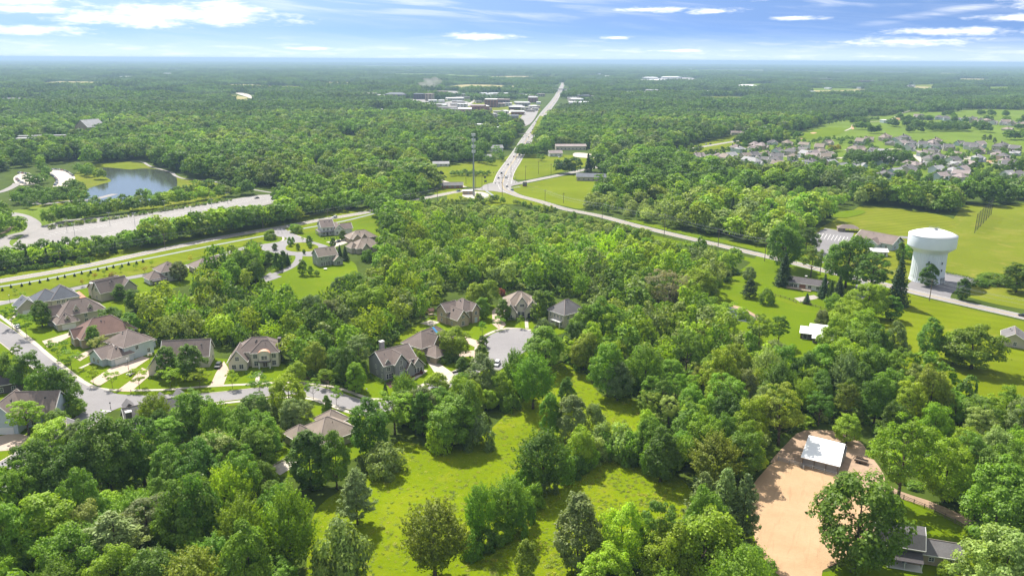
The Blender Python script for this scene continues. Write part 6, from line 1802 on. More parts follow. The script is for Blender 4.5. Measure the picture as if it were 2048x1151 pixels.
def car_mesh(kind='car'):
    """side profile swept across with a narrower cabin; slots: paint, glass, tyre"""
    mb = MB()
    if kind == 'car': L, W, hb, ht, cab = 4.6, 1.85, 0.86, 1.45, ((1.25, 1.75, 3.2, 4.1))
    elif kind == 'suv': L, W, hb, ht, cab = 4.9, 1.95, 1.02, 1.78, ((1.2, 1.7, 4.2, 4.75))
    else: L, W, hb, ht, cab = 5.8, 2.0, 1.02, 1.85, ((1.7, 2.2, 3.3, 3.75))
    w = W / 2
    prof = [(0.0, 0.45), (0.05, 0.72), (0.25, hb - 0.1), (cab[0], hb), (cab[3], hb), (L - 0.15, hb - 0.05), (L, 0.7), (L - .03, 0.42), (L - .3, .3), (.3, .3)]
    for s in (-1, 1): mb.poly([(p[0], s * w, p[1]) for p in (prof if s > 0 else prof[::-1])][::-1])
    for i in range(len(prof)):
        a, b = prof[i], prof[(i + 1) % len(prof)]
        mb.poly([(a[0], -w, a[1]), (a[0], w, a[1]), (b[0], w, b[1]), (b[0], -w, b[1])])
    c0, c1, c2, c3 = cab; wi = w - 0.24
    top = [(c1, -wi, ht), (c2, -wi, ht), (c2, wi, ht), (c1, wi, ht)]; bot = [(c0, -w + .06, hb), (c3, -w + .06, hb), (c3, w - .06, hb), (c0, w - .06, hb)]
    mb.poly(top)
    for i in range(4):
        j = (i + 1) % 4; mb.poly([bot[i], bot[j], top[j], top[i]], 1)
    if kind == 'pickup':
        mb.box(c3 + .05, -w, hb + .003, c3 + .15, w, hb + .25); mb.box(c3 + .15, -w, hb + .003, L - .05, -w + .12, hb + .22); mb.box(c3 + .15, w - .12, hb + .003, L - .05, w, hb + .22); mb.box(c3 + .2, -w + .2, hb + .002, L - .2, w - .2, hb + .01, 2)
    wh = MB()
    wheels = []
    for x in (0.85, L - 0.95):
        for s in (-1, 1): wheels.append(((x, s * (w - .08), .34), s))
    for (p, s) in wheels: mb.tube((p[0], p[1] - .1 * s, p[2]), (p[0], p[1] + .12 * s, p[2]), .34, .34, 10, 2)
    return mb


CARM = {}


def car(px, py, aim, colr, kind='car', words=None, grp=None, place=True):
    """aim: photo point the car points to"""
    b = G(px, py); q = G(*aim); a = math.atan2(q.y - b.y, q.x - b.x)
    nm = {'car': 'car', 'suv': 'car', 'pickup': 'pickup_truck'}[kind]
    if (kind, colr) not in CARM: CARM[(kind, colr)] = car_mesh(kind).mesh(nm, [CARP[colr], M['glass'], M['tyre']])
    o = bpy.data.objects.new(nm, CARM[(kind, colr)]); COL.objects.link(o)
    o.location = (b.x - 2.4 * math.cos(a), b.y - 2.4 * math.sin(a), 0.13); o.rotation_euler = (0, 0, a)
    later(o, words or (colr + ' ' + ('pickup truck' if kind == 'pickup' else 'car')), px, py, 'car' if kind != 'pickup' else 'pickup truck', grp, place)
    return o


def vehicles():
    g = 'traffic on the straight main road'
    for px, py, aim, c, k in ((1014, 374, (1010, 380), 'grey', 'car'), (1024.5, 381, (1040, 388), 'blue', 'car'), (1003, 347.5, (990, 372), 'dark', 'suv'), (997, 357, (985, 375), 'dark', 'car'), (1016, 330, (1004, 345), 'dark', 'car'), (1028, 314, (1015, 330), 'red', 'car'), (1039, 310, (1050, 292), 'dark', 'suv'),
                              (1034, 307, (1020, 325), 'dark', 'car'), (1047.5, 298, (1056, 280), 'dark', 'car'), (1044.5, 294, (1035, 308), 'blue', 'car'), (1043, 304, (1050, 290), 'dark', 'car'), (1050, 294, (1058, 278), 'silver', 'car'), (1054, 288, (1060, 275), 'dark', 'suv'), (1048.5, 289, (1040, 300), 'silver', 'car'),
                              (1056, 285, (1062, 270), 'dark', 'car'), (1057, 275, (1050, 286), 'dark', 'car'), (1064.5, 271, (1070, 258), 'dark', 'car'), (1061.5, 266, (1055, 278), 'dark', 'suv'), (1065, 260, (1058, 272), 'dark', 'car'), (1067, 258, (1060, 270), 'silver', 'car'), (1072, 244, (1066, 255), 'dark', 'suv'), (1075, 240, (1070, 250), 'white', 'car'), (1077, 237, (1072, 246), 'white', 'car'),
                              (1095, 222, (1090, 230), 'dark', 'car'), (1101, 214, (1096, 222), 'white', 'car'), (1108, 206, (1112, 200), 'dark', 'car'), (1116, 207, (1118, 200), 'dark', 'suv'), (1113, 198, (1110, 204), 'white', 'car'), (1120, 192, (1117, 198), 'silver', 'car'), (1086, 228, (1090, 222), 'white', 'car'), (1012.5, 356, (990, 372), 'white', 'suv')):
        st = 'at the road crossing' if py > 340 else 'on the lowest stretch of the main road' if py > 312 else 'halfway down the main road, before the white house' if py > 295 else 'on the busy middle stretch of the main road' if py > 281 else 'on the upper stretch of the main road' if py > 255 else 'on the main road where it narrows far off' if py > 230 else 'on the main road beside the far town'
        car(px, py, aim, c, k, c + (' van ' if k == 'suv' else ' car ') + st, g, False)
    car(917, 383, (985, 374), 'blue', 'car', 'blue car coming up the utility road')
    car(669, 436, (800, 408), 'white', 'suv', 'white car driving along the utility road')
    car(514, 397, (540, 393), 'dark', 'car', 'dark car at the end of the empty car park')
    car(695, 419, (720, 412), 'grey', 'car', 'grey car turning off the utility road')
    car(1420.5, 289, (1490, 279), 'dark', 'suv', 'dark truck on the side road'); car(1473, 281, (1420, 291), 'dark', 'suv', 'dark car near the lawn on the side road'); car(1366, 300, (1300, 313), 'dark', 'car', 'dark car on the near end of the side road')
    car(1412, 289, (1300, 313), 'white', 'car', 'white car on the side road')
    car(2047, 633, (2100, 645), 'dark', 'car', 'dark car at the right edge of the country road')
    car(437, 734, (448, 720), 'dark', 'suv', 'dark car in the drive of the copper-dormer house'); car(264, 748, (285, 735), 'silver', 'car', 'silver car under the street trees'); car(717, 484, (760, 474), 'dark', 'suv', 'dark car parked beside the white farmhouse')
    car(677, 484, (690, 480), 'dark', 'car', 'dark car on the farmhouse drive')
    car(994, 730, (1002, 718), 'white', 'suv', 'white car half hidden at the bottom of the turning circle'); car(1119, 315, (1125, 314), 'white', 'car', 'white car beside the pink-roofed house'); car(926, 756, (940, 745), 'dark', 'car', 'dark car on the street below the tan house')
    car(36, 655, (48, 664), 'white', 'car', 'white car by the upper left street')
    # the near white pickup keeps its parts apart
    b = G(8, 972); a = R(-24); t_ = empty('pickup_truck', (b.x - 2.8 * math.cos(a), b.y - 2.8 * math.sin(a), 0.14), a); tag(t_, 'white pickup truck parked on the drive at the left edge', 'pickup truck')
    mb = car_mesh('pickup')
    for mi, nm, mt in ((0, 'body', CARP['white']), (1, 'window', M['glass'])):
        q = MB(); q.v = mb.v; q.f = [f for f, m in zip(mb.f, mb.m) if m == mi]; q.m = [0] * len(q.f); q.obj(nm, mt, t_)
    for x in (0.85, 4.85):
        for s in (-1, 1):
            q = MB(); q.tube((x, s * .92 - .1 * s, .34), (x, s * .92 + .12 * s, .34), .36, .36, 14); w_ = q.obj('wheel', M['tyre'], t_)
            q = MB(); q.tube((x, s * .92 + .121 * s, .34), (x, s * .92 + .14 * s, .34), .2, .2, 10); q.obj('rim', M['greymetal'], w_)
    # cars in the lake car parks
    g = 'cars in the lake car parks'
    rows = [((100, 341), (112, 339.5), (132, 343), (146, 352), 9), ((103, 350), (112, 358), (114, 366), (110, 371), 9), ((38, 346), (52, 348), (64, 352), (72, 356), 8), ((33, 358), (38, 363), (44, 366), (50, 368), 5)]
    k = 0
    for r in rows:
        P = smooth_line([q[:2] for q in r[:4]], 0.5)
        n = r[4] + 3
        for i in range(n):
            p = P[int(i * (len(P) - 1) / (n - 1))]
            car(p.x, p.y, (p.x + (6 if r[0][0] > 60 else -5), p.y + 1.5), ('silver', 'dark', 'white', 'blue', 'grey', 'white', 'red', 'silver', 'dark', 'white')[k % 10], 'car', ('silver', 'dark', 'white', 'blue', 'grey', 'white', 'red', 'silver', 'dark', 'white')[k % 10] + ' car in the ' + ('upper row of the curved lake car park', 'inner row of the curved lake car park', 'upper row of the small left car park', 'left row of the small left car park')[rows.index(r)], g, False); k += 1


# ------------------------------------------------------------------ small things
def fence(name, pts, h, n, label, mat, rails=3, cat='fence', rail_h=0.12):
    P = smooth_line(gpx(pts), 2.5)
    t_ = empty(name, (P[0].x, P[0].y, 0)); tag(t_, label, cat)
    o = Vector((P[0].x, P[0].y))
    L = [0]
    for a, b in zip(P[:-1], P[1:]): L.append(L[-1] + (b - a).length)
    def at(s):
        for i in range(len(P) - 1):
            if L[i + 1] >= s: return P[i].lerp(P[i + 1], (s - L[i]) / max(1e-6, L[i + 1] - L[i])) - o
        return P[-1] - o
    k = int(L[-1] / n) + 1
    Q = [at(L[-1] * i / k) for i in range(k + 1)]
    for q in Q:
        mb = MB(); mb.box(q.x - .08, q.y - .08, 0, q.x + .08, q.y + .08, h + .1); mb.obj('post', M[mat], t_)
    mb = MB()
    for r in range(rails):
        z = h * (r + 1) / rails - rail_h
        for a, b in zip(Q[:-1], Q[1:]): mb.tube((a.x, a.y, z), (b.x, b.y, z), .05 if rail_h < .1 else .08, None, 4)
    mb.obj('rail', M[mat], t_)


def small_things():
    fence('fence', [(580, 757), (610, 758), (640, 763), (658, 769)], 1.3, 2.6, 'dark rail fence along the pavement under the street trees', 'wood')
    fence('fence', [(1556, 921), (1580, 928), (1608, 935), (1640, 944), (1672, 953)], 1.5, 3.5, 'wire fence with thin posts between the barn and the arena', 'greymetal', 3, rail_h=0.05)
    fence('fence', [(1745, 975), (1800, 995), (1835, 1010), (1880, 1030), (1950, 1068)], 1.4, 3.2, 'dark wooden fence along the dirt track', 'wood')
    fence('fence', [(1540, 590), (1560, 594), (1585, 602), (1592, 606)], 1.2, 3.0, 'weathered fence across the field below the ranch house', 'wood', 2)
    fence('fence', [(1600, 606), (1625, 612), (1650, 620)], 1.2, 3.0, 'low fence line behind the bushes of the field', 'wood', 2)
    # hedges
    def hedge(pts, h, w_, label):
        P = smooth_line(gpx(pts), 1.6)
        rng = np.random.default_rng(int(pts[0][0])); Ps, Ns, Ss = [], [], []
        o = P[0]
        for p in P:
            k = 70; d = rdir(k, rng, -0.4); Ps.append(np.array([p.x - o.x, p.y - o.y, h * .5]) + d * np.array([w_ * .6, w_ * .6, h * .55]) * rng.uniform(.8, 1.1, (k, 1))); Ns.append(unit(d + rng.normal(size=(k, 3)) * .4)); Ss.append(rng.uniform(.25, .5, k))
        ob = bpy.data.objects.new('hedge', quads_mesh('hedge', np.concatenate(Ps), np.concatenate(Ns), np.concatenate(Ss), .7, rng, M['leaf'])); COL.objects.link(ob); ob.location = (o.x, o.y, 0); ob.color = c4(TONE['d']); tag(ob, label, 'hedge')
    hedge([(879, 728), (895, 722), (910, 716), (918, 712)], 1.8, 1.6, 'dark clipped hedge along the front of the house with the blue strip')
    hedge([(732, 752), (745, 760), (765, 766)], 1.8, 1.6, 'dark bushes along the foot of the grey-sided house')
    hedge([(775, 764), (795, 757), (812, 750)], 1.0, 1.1, 'low planting before the door of the grey-sided house')
    hedge([(926, 714), (940, 714), (952, 713)], .6, .7, 'low hedge beside the paver drive of the circle')
    hedge([(540, 543), (560, 536), (582, 523)], 3.2, 1.4, 'tall dark hedge beside the curving drive')
    hedge([(1893, 548), (1935, 557), (1960, 566), (1990, 576)], 1.6, 1.4, 'dark hedge line behind the water tower forecourt')
    hedge([(459, 748), (475, 750), (492, 748)], 1.0, 1.0, 'dark low bushes under the garage gable of the copper-dormer house')
    hedge([(300, 757), (312, 758), (322, 757)], 1.0, 1.0, 'dark low bushes before the steep-roofed cream house')
    hedge([(505, 748), (520, 744), (545, 738)], .9, .9, 'bushes before the porch of the copper-dormer house')
    hedge([(650, 478), (668, 477), (690, 476)], .9, .9, 'garden bushes before the white farmhouse')
    hedge([(1020, 640), (1034, 641), (1062, 640)], 1.4, 1.2, 'clipped bushes before the cream gabled house')
    # red shrub
    tree('B', 'r', 815, 748, 763, 14); tree('B', 'r', 1002, 576, 590, 18); tree('B', 'r', 842, 740, 748, 8)
    # pool
    b = G(255, 660); t_ = empty('swimming_pool', b, R(40)); tag(t_, 'bright blue swimming pool behind the reddish-roofed house', 'pool')
    mb = MB(); mb.solid([(4.6 * math.cos(a * .314), 2.6 * math.sin(a * .314)) for a in range(20)], 0.0, 0.16); mb.obj('water', M['pool'], t_)
    mb = MB()
    for i in range(20):
        a0, a1 = i * .31416, (i + 1) * .31416
        mb.tube((4.75 * math.cos(a0), 2.75 * math.sin(a0), .14), (4.75 * math.cos(a1), 2.75 * math.sin(a1), .14), .16, None, 4)
    mb.obj('rim', M['concrete'], t_)
    for px, py, c, lab in ((262, 652, 'white', 'white lounge chair beside the blue pool'), (272, 656, 'copper', 'orange-brown garden seat beside the blue pool')):
        t_ = empty('lounge_chair', G(px, py), R(40)); tag(t_, lab, 'chair')
        mb = MB(); mb.box(-.35, -.9, .3, .35, .5, .42); mb.obj('seat', M[c], t_); mb = MB(); mb.poly([(-.35, .5, .42), (.35, .5, .42), (.35, 1.0, 1.0), (-.35, 1.0, 1.0)]); mb.poly([(-.35, .5, .34), (-.35, 1.04, .95), (.35, 1.04, .95), (.35, .5, .34)]); mb.obj('backrest', M[c], t_)
        mb = MB(); [mb.box(x - .04, y - .04, 0, x + .04, y + .04, .297) for x in (-.3, .3) for y in (-.8, .4)]; mb.obj('leg', M['greymetal'], t_)
    # play set
    t_ = empty('play_set', G(862, 634), R(25)); tag(t_, 'wooden play set with a little tower on the lawn left of the tan-walled house', 'play set')
    mb = MB()
    for x in (-1, 1):
        for y in (-1, 1): mb.tube((x * 1.1, y, 0), (x * 1.1, y, 4.2), .1, .1, 4)
    mb.tube((-5.5, -1, 0), (-5, 0, 2.8), .09).tube((-5.5, 1, 0), (-5, 0, 2.8), .09).tube((-5, 0, 2.8), (-1, 0, 2.8), .09); mb.obj('frame', M['brick'], t_)
    mb = MB(); mb.poly([(-1.4, -1.3, 3.4), (1.4, -1.3, 3.4), (1.4, 0, 4.6), (-1.4, 0, 4.6)]).poly([(1.4, 1.3, 3.4), (-1.4, 1.3, 3.4), (-1.4, 0, 4.6), (1.4, 0, 4.6)]); mb.obj('roof', M['r_red'], t_)
    mb = MB(); mb.box(-1.05, -.95, 1.5, 1.05, .95, 1.62); mb.obj('deck', M['paleswood'], t_)
    mb = MB(); mb.poly([(1.1, -.35, 1.6), (1.1, .35, 1.6), (4.2, .35, .25), (4.2, -.35, .25)]).poly([(1.1, -.35, 1.5), (4.2, -.35, .15), (4.2, .35, .15), (1.1, .35, 1.5)]); mb.obj('slide', M['s_green'], t_)
    for y in (-3.6, -2.4):
        mb = MB(); mb.tube((y, -.25, 2.8), (y, -.25, .6), .02, .02, 4).tube((y, .25, 2.8), (y, .25, .6), .02, .02, 4).box(y - .15, -.3, .52, y + .15, .3, .6); mb.obj('swing', M['darkmetal'], t_)
    # basketball hoop
    t_ = empty('basketball_hoop', G(300, 722), R(40)); tag(t_, 'basketball hoop with a white board at the end of the garage drive', 'basketball hoop')
    mb = MB(); mb.tube((0, 0, 0), (0, 0, 3.2), .08).tube((0, 0, 3.1), (0, -1.0, 3.3), .06); mb.obj('post', M['darkmetal'], t_); mb = MB(); mb.box(-.95, -1.06, 2.9, .95, -1.0, 4.0); mb.box(-.3, -1.075, 3.05, .3, -1.063, 3.5, 1); mb.obj('backboard', [M['white'], CARP['red']], t_)
    mb = MB(); [mb.tube((.23 * math.cos(i * .628), -1.36 + .23 * math.sin(i * .628), 3.05), (.23 * math.cos((i + 1) * .628), -1.36 + .23 * math.sin((i + 1) * .628), 3.05), .02, None, 4) for i in range(10)]; mb.obj('rim', CARP['red'], t_)
    # mail boxes, bins
    for px, py in ((812, 768), (884, 776), (168, 742), (262, 786)):
        t_ = empty('mailbox', G(px, py), .4); later(t_, 'small dark mailbox on a post', px, py, 'mailbox', 'mailboxes of the street')
        mb = MB(); mb.box(-.06, -.06, 0, .06, .06, 1.0); mb.obj('post', M['wood'], t_); mb = MB(); mb.box(-.12, -.28, 1.003, .12, .28, 1.26); mb.obj('box', M['darkmetal'], t_)
    # blue parasol
    t_ = empty('parasol', G(870, 796)); tag(t_, 'bright blue parasol among the trees below the pale drive', 'parasol')
    mb = MB(); mb.tube((0, 0, 0), (0, 0, 2.6), .05); mb.obj('pole', M['greymetal'], t_); mb = MB(); mb.lathe([(2.0, 2.15), (1.1, 2.5), (.02, 2.75)], 8); mb.lathe([(2.0, 2.12), (.02, 2.7)], 8); mb.obj('canopy', M['blue'], t_)
    # white garden table at the grey-green house
    t_ = empty('garden_table', G(651, 539)); tag(t_, 'white round garden table on the patio of the grey-green house', 'table')
    mb = MB(); mb.lathe([(.02, .74), (1.1, .74), (1.1, .68), (.02, .68)], 16); mb.obj('tabletop', M['white'], t_); mb = MB(); mb.tube((0, 0, 0), (0, 0, .677), .08); mb.obj('leg', M['greymetal'], t_)
    # trailer by the barn
    t_ = empty('trailer', G(1722, 925), R(-35)); tag(t_, 'small weathered flat trailer on the dirt right of the barn', 'trailer')
    mb = MB(); mb.box(-1.9, -.9, .55, 1.9, .9, .75); mb.box(-1.9, -.9, .753, 1.9, -.82, 1.2); mb.box(-1.9, .82, .753, 1.9, .9, 1.2); mb.obj('body', M['wood'], t_)
    mb = MB(); mb.tube((1.9, 0, .6), (3.3, 0, .5), .06); mb.obj('drawbar', M['darkmetal'], t_)
    for s in (-1, 1): mb = MB(); mb.tube((-.2, s * .92, .35), (-.2, s * 1.1, .35), .35, .35, 10); mb.obj('wheel', M['tyre'], t_)
    mb = MB()
    rng = random.Random(3)
    for i in range(9):
        a = rng.uniform(0, 3.1); x, y = rng.uniform(-1.4, 1.4), rng.uniform(-.6, .6); mb.tube((x - .9 * math.cos(a), y - .9 * math.sin(a), .1 + .09 * i), (x + .9 * math.cos(a), y + .9 * math.sin(a), .12 + .09 * i), .12, .1, 6)
    o = mb.obj('log_pile', M['bark']); o.location = G(1714, 915); tag(o, 'pile of grey logs on the dirt beside the flat trailer', 'log pile')
    # ball stop net
    t_ = empty('ball_stop_net', G(1949, 466)); tag(t_, 'tall dark ball-stop net on poles in the big right field', 'net')
    o = t_.location
    A, B_ = G(1949, 466) - o, G(1982, 430) - o
    hN = top_h(G(1949, 466), 427)
    n = 6; pts = [A.lerp(B_, i / n) for i in range(n + 1)]
    for p in pts:
        mb = MB(); mb.tube((p.x, p.y, 0), (p.x, p.y, hN), .18, .14, 6); mb.obj('pole', M['darkmetal'], t_)
    mb = MB()
    for i in range(n):
        a, b_ = pts[i], pts[i + 1]
        for k in range(12):
            z = 0.3 + (hN - .4) * k / 11; mb.tube((a.x, a.y, z), (b_.x, b_.y, z), .035, None, 3)
        for k in range(8):
            q = a.lerp(b_, k / 8); mb.tube((q.x, q.y, .3), (q.x, q.y, hN), .035, None, 3)
    mb.obj('netting', M['darkmetal'], t_)
    # dust above the earthworks
    dm = bpy.data.materials.new('dust'); dm.use_nodes = True; q = NT(dm.node_tree); pv = q.n('ShaderNodeVolumePrincipled', ins={'Color': (0.93, 0.86, 0.78, 1), 'Density': 0.013}); pv.inputs['Density Attribute'].default_value = ''
    om = q.n('ShaderNodeOutputMaterial'); q.t.links.new(pv.outputs[0], om.inputs['Volume']); dm.cycles.homogeneous_volume = True
    b = G(852, 183)
    bm = bmesh.new(); bmesh.ops.create_icosphere(bm, subdivisions=4, radius=1)
    for v in bm.verts:
        s = 1 + .25 * math.sin(v.co.x * 5 + 1) * math.sin(v.co.y * 4) + .22 * math.sin(v.co.z * 7 + v.co.x * 6)
        v.co = Vector((v.co.x * 38 * s + (v.co.z + 1) * 14, v.co.y * 30 * s, (v.co.z + 1) * 26 * (1 + .2 * (s - 1)) + .5))
    me = bpy.data.meshes.new('dust_plume'); bm.to_mesh(me); bm.free(); me.materials.append(dm)
    o = bpy.data.objects.new('dust_plume', me); COL.objects.link(o); o.location = b; tag(o, 'pale dust plume rising from the far earthworks', 'dust', kind='stuff')
    # daisy patches etc are in the meadow grass; storm drain wall on the left lawn
    fence('retaining_wall', [(522, 948), (548, 930), (575, 916), (590, 908)], .6, 9.0, 'low pale retaining wall on the lawn above the lower left trees', 'concrete', 2, 'wall')


water_tower()

TONEW = dict(m='mid green', y='bright yellow-green', d='dark green', g='grey-green', o='olive green', p='pale green', b='blue-green', k='very dark green', z='greyish sparse', r='dark red', u='golden green')
KINDW = dict(R=('broadleaf_tree', 'rounded tree', 'tree'), U=('broadleaf_tree', 'feathery tree', 'tree'), C=('columnar_tree', 'egg-shaped tree', 'tree'), W=('broadleaf_tree', 'airy tree', 'tree'),
             P=('pine_tree', 'soft pine', 'pine'), S=('spruce_tree', 'conical spruce', 'spruce'), L=('street_tree', 'thin-leaved young tree', 'street tree'), B=('bush', 'bush', 'bush'), D=('sparse_tree', 'thin-leaved tree', 'tree'))
TREES = []          # (x, y, radius) of every placed one
_cnt = {}


def plant(sp, tone, b, h, wd, px, py, grp=None, yaw=None):
    """one tree, bush or shrub of height h and crown width wd standing at ground point b"""
    L = SPEC[sp]
    k = _cnt.get(sp, 0); _cnt[sp] = k + 1
    crown, trunk, H0, W0 = L[(k * 7 + k // 3) % len(L)]
    nm, kw, cat = KINDW[sp]
    sw, sh = wd / W0, h / H0
    yaw = random.uniform(0, 6.28) if yaw is None else yaw
    col = [c * random.uniform(0.92, 1.08) for c in TONE[tone]]
    size = 'tall ' if h > 20 else ('small ' if (h < 9 and sp not in 'BL') else ('large ' if wd > 13 else ''))
    if sp == 'B': size = 'low ' if h < 2.6 else ('big ' if h > 5.5 else '')
    words = size + TONEW[tone] + ' ' + kw
    if trunk is None:
        o = bpy.data.objects.new(nm, crown); COL.objects.link(o)
        o.location = b; o.rotation_euler = (0, 0, yaw); o.scale = (sw, sw, sh)
        o.color = c4(col)
    else:
        o = empty(nm, b, yaw); o.scale = (sw * random.uniform(0.88, 1.14), sw * random.uniform(0.88, 1.14), sh)
        c = bpy.data.objects.new('crown', crown); COL.objects.link(c); c.parent = o; c.color = c4(col)
        q = bpy.data.objects.new('trunk', trunk); COL.objects.link(q); q.parent = o
    later(o, words, px, py, cat, grp)
    TREES.append((b.x, b.y, wd / 2, sp))
    return o


def tree(sp, tone, x, yt, yb, wpx, grp=None):
    """a tree seen in the photo: crown top row, foot row, crown width in pixels"""
    b = G(x, yb)
    h = top_h(b, yt)
    d = proj((b.x, b.y, h * 0.6))[2]
    return plant(sp, tone, b, h, wpx / FPX * d, x, yb, grp)


SEEN = '''
P g 715 941 1047 84;U o 870 990 1152 140;C d 622 858 974 76;R m 674 866 977 70;R d 740 803 912 84;B p 768 888 946 74;W y 790 786 868 74;C d 846 784 870 48
R m 905 800 892 92;B g 955 830 894 62;B y 880 832 897 62;R m 928 772 880 68;U y 492 982 1148 96;U y 585 966 1152 108;B p 690 1040 1160 105;B p 672 1062 1180 90
R d 415 955 1122 90;U y 468 918 1062 80;R m 528 828 922 80;R p 432 868 962 112;R g 596 798 862 58;B g 512 795 846 80;R y 580 752 840 76;R m 412 798 880 66
U d 1085 856 980 100;B m 1048 928 992 44;R y 1160 852 932 64;C m 1100 783 872 42;C g 1143 788 882 58;C d 1132 754 816 32;B g 1187 805 858 42;B p 1200 848 906 56;B p 1245 852 914 66
R d 1320 862 962 76;U y 1344 868 952 54;U o 1425 862 972 100;U m 960 958 1086 56;U m 1015 946 1062 86;C g 1154 982 1142 96;C o 1053 1076 1168 48
R y 1210 1096 1196 112;R y 1245 1012 1152 100;W m 1312 1000 1156 88;R y 1398 1028 1176 148;R y 1330 1056 1186 96;R m 1482 1098 1200 104
P g 1400 948 1078 80;P g 1442 942 1092 90;P g 1480 952 1102 80;B k 1476 1072 1114 36
R m 1705 948 1142 180;W y 1794 840 1010 128;R y 1886 882 1002 110;R m 1986 936 1098 150;R p 1988 1064 1216 156;B y 1888 1122 1149 30;W o 1556 772 890 90;R y 1692 830 886 60;B y 1488 850 905 44;R y 1502 890 940 50
R m 1855 641 717 64;R o 1942 653 737 98;R y 1905 662 727 54
R d 1690 475 575 92;W m 1621 494 554 46;R m 1568 452 536 70;R d 1611 456 502 48;S k 1566 508 571 38;W d 1738 508 594 84;S k 1792 512 610 52;R y 1732 566 636 76;C m 1781 592 639 36;R y 1695 602 664 72
B g 1643 618 656 34;S k 1646 548 596 28;S k 1675 553 605 34;S d 1660 560 600 24;B m 1533 578 608 30;S k 1613 586 607 16;B m 1668 590 620 34;C d 1924 555 599 26;C d 1856 526 573 29;C d 1799 482 524 20;B m 1815 490 516 28;R d 2032 530 584 64;B m 1990 548 566 66;B d 1960 556 572 30
P k 1499 558 595 36;R g 1497 534 564 30;D z 1335 540 622 90;R y 1393 538 600 76;L m 1400 588 642 66;W y 1455 608 672 80;W m 1556 632 692 40;W m 1517 632 697 46;R g 1543 680 742 66
R g 965 712 797 72;U m 1032 692 792 56;U m 1066 698 817 86;R m 1090 656 737 86;B m 1020 784 819 40
R y 909 655 717 58;C m 965 593 637 31;R y 952 566 616 44;R y 972 563 614 46;C d 1007 596 642 30;C m 1078 582 640 34;C m 1094 580 638 32;B b 1088 638 673 38;C y 712 722 784 38;B o 828 700 726 22;B o 842 703 729 22;B d 892 706 725 24;B d 906 702 722 24
L m 998 632 658 23;L m 965 642 670 23;C d 966 670 694 20;C m 963 688 719 27;L m 1040 631 656 13;C d 924 713 743 25;L m 828 762 789 19;L m 863 748 773 16;S d 771 761 791 13
L y 187 733 768 30;L y 225 740 775 30;L y 279 736 776 40;L y 341 736 776 40;L y 400 738 775 34;L y 465 740 776 34;L m 521 748 793 50;R y 593 725 766 40;L y 653 738 774 42;L m 627 758 798 32;L m 673 771 809 32;C d 655 791 831 22
L m 25 612 656 32;L m 54 627 673 38;L m 118 678 723 42;L m 143 701 738 40;L m 37 688 724 24;R d 14 708 772 46;R d 58 706 778 64;R d 100 735 826 74;R m 132 742 822 60;R m 152 796 832 42;R m 113 820 862 50;W y 58 803 869 72
R d 85 604 653 46;C m 188 650 694 29;L p 201 672 713 40;C d 336 690 753 42;C d 385 686 758 55;R m 262 628 668 50;R d 225 615 662 48;C d 240 566 600 26
R d 75 896 1026 116;R d 142 900 1022 96;R d 222 842 986 118;R d 290 838 968 98;R y 105 846 906 86;R g 160 846 906 50;U y 312 783 866 56;R m 385 786 882 86;R y 220 986 1046 70;R d 392 955 1122 122;W g 300 996 1102 88;P g 240 1030 1172 140;R y 100 998 1132 146
R m 40 1016 1162 106;R m 152 1056 1192 108;R m 345 900 1002 84;U m 440 856 962 92;U o 395 1090 1232 118;R d 322 1106 1232 96;U d 350 990 1120 70;R m 10 1050 1180 80;R p 180 1010 1110 76;W m 60 930 1050 60
L m 124 576 588 11;L m 46 583 596 13;B d 250 566 573 8;L u 166 558 573 11;L u 190 546 560 12;L u 228 543 555 11;L u 290 533 547 11;L u 382 511 526 12;B u 222 546 552 10
R d 270 578 622 44;R g 300 600 650 40;R d 322 570 606 34;R g 360 524 562 36;C d 410 524 562 34;R o 450 512 552 46;R m 480 505 562 40;R m 466 520 575 50;R d 500 500 555 40;C d 555 505 540 16;C d 568 500 532 16;R d 530 500 528 40;S k 576 506 530 12;S k 562 512 538 12;R m 512 520 566 34
C m 606 518 550 18;C m 622 530 551 12;R m 634 540 552 12;S k 680 490 518 15;S k 691 492 521 16;C m 580 473 492 12;C m 586 473 488 9;C m 619 471 490 13;C m 620 484 496 9;C d 596 486 500 8;L y 605 473 484 7;C d 550 486 500 12;C d 666 474 496 14;C d 686 460 480 14;R d 608 498 508 8;R m 590 448 464 22;B o 540 460 478 27;B o 596 450 466 20
R d 655 806 826 10
'''
SEEN += '''
B d 972 1058 1096 44;B m 1000 1046 1084 46;B m 1032 1022 1068 46;B d 1052 995 1046 40;B m 1068 968 1016 44;B m 1130 915 962 48;B d 1150 905 948 50;B y 1172 890 932 50;B p 1192 872 920 52;B m 1215 868 912 56;B p 1238 862 912 54;B m 1262 868 922 54;B d 1284 872 928 50;B m 1302 884 944 46;R m 1296 838 925 60
B g 1092 938 985 44;B m 940 1066 1112 50
R y 1668 636 724 72;R m 1702 656 742 76;R m 1742 652 740 66;R g 1782 648 736 50;R m 1640 690 772 70;R y 1692 686 778 82;R m 1752 698 790 80;W m 1800 700 800 54;R d 1604 706 782 62;R y 1722 620 690 60;R m 1560 690 772 60;R p 1830 735 815 60;R m 1775 740 830 70
R m 1172 612 690 60;R d 1152 642 706 52;R m 1196 600 690 72;R y 1180 650 730 60
R y 735 572 648 78;R d 545 615 668 40;B p 690 592 622 40;R g 625 590 650 56;R g 660 600 655 50;R m 712 545 590 40;B d 735 500 522 26;C m 697 548 588 22;R g 680 552 592 28;
R d 1452 790 880 70;R m 1215 690 792 74;R g 1235 725 800 60
'''
EXPL = []
for ln in SEEN.strip().replace('\n', ';').split(';'):
    if ln.strip():
        s_, t_, x_, a_, b_, w_ = ln.split()
        EXPL.append((s_, t_, float(x_), float(a_), float(b_), float(w_)))
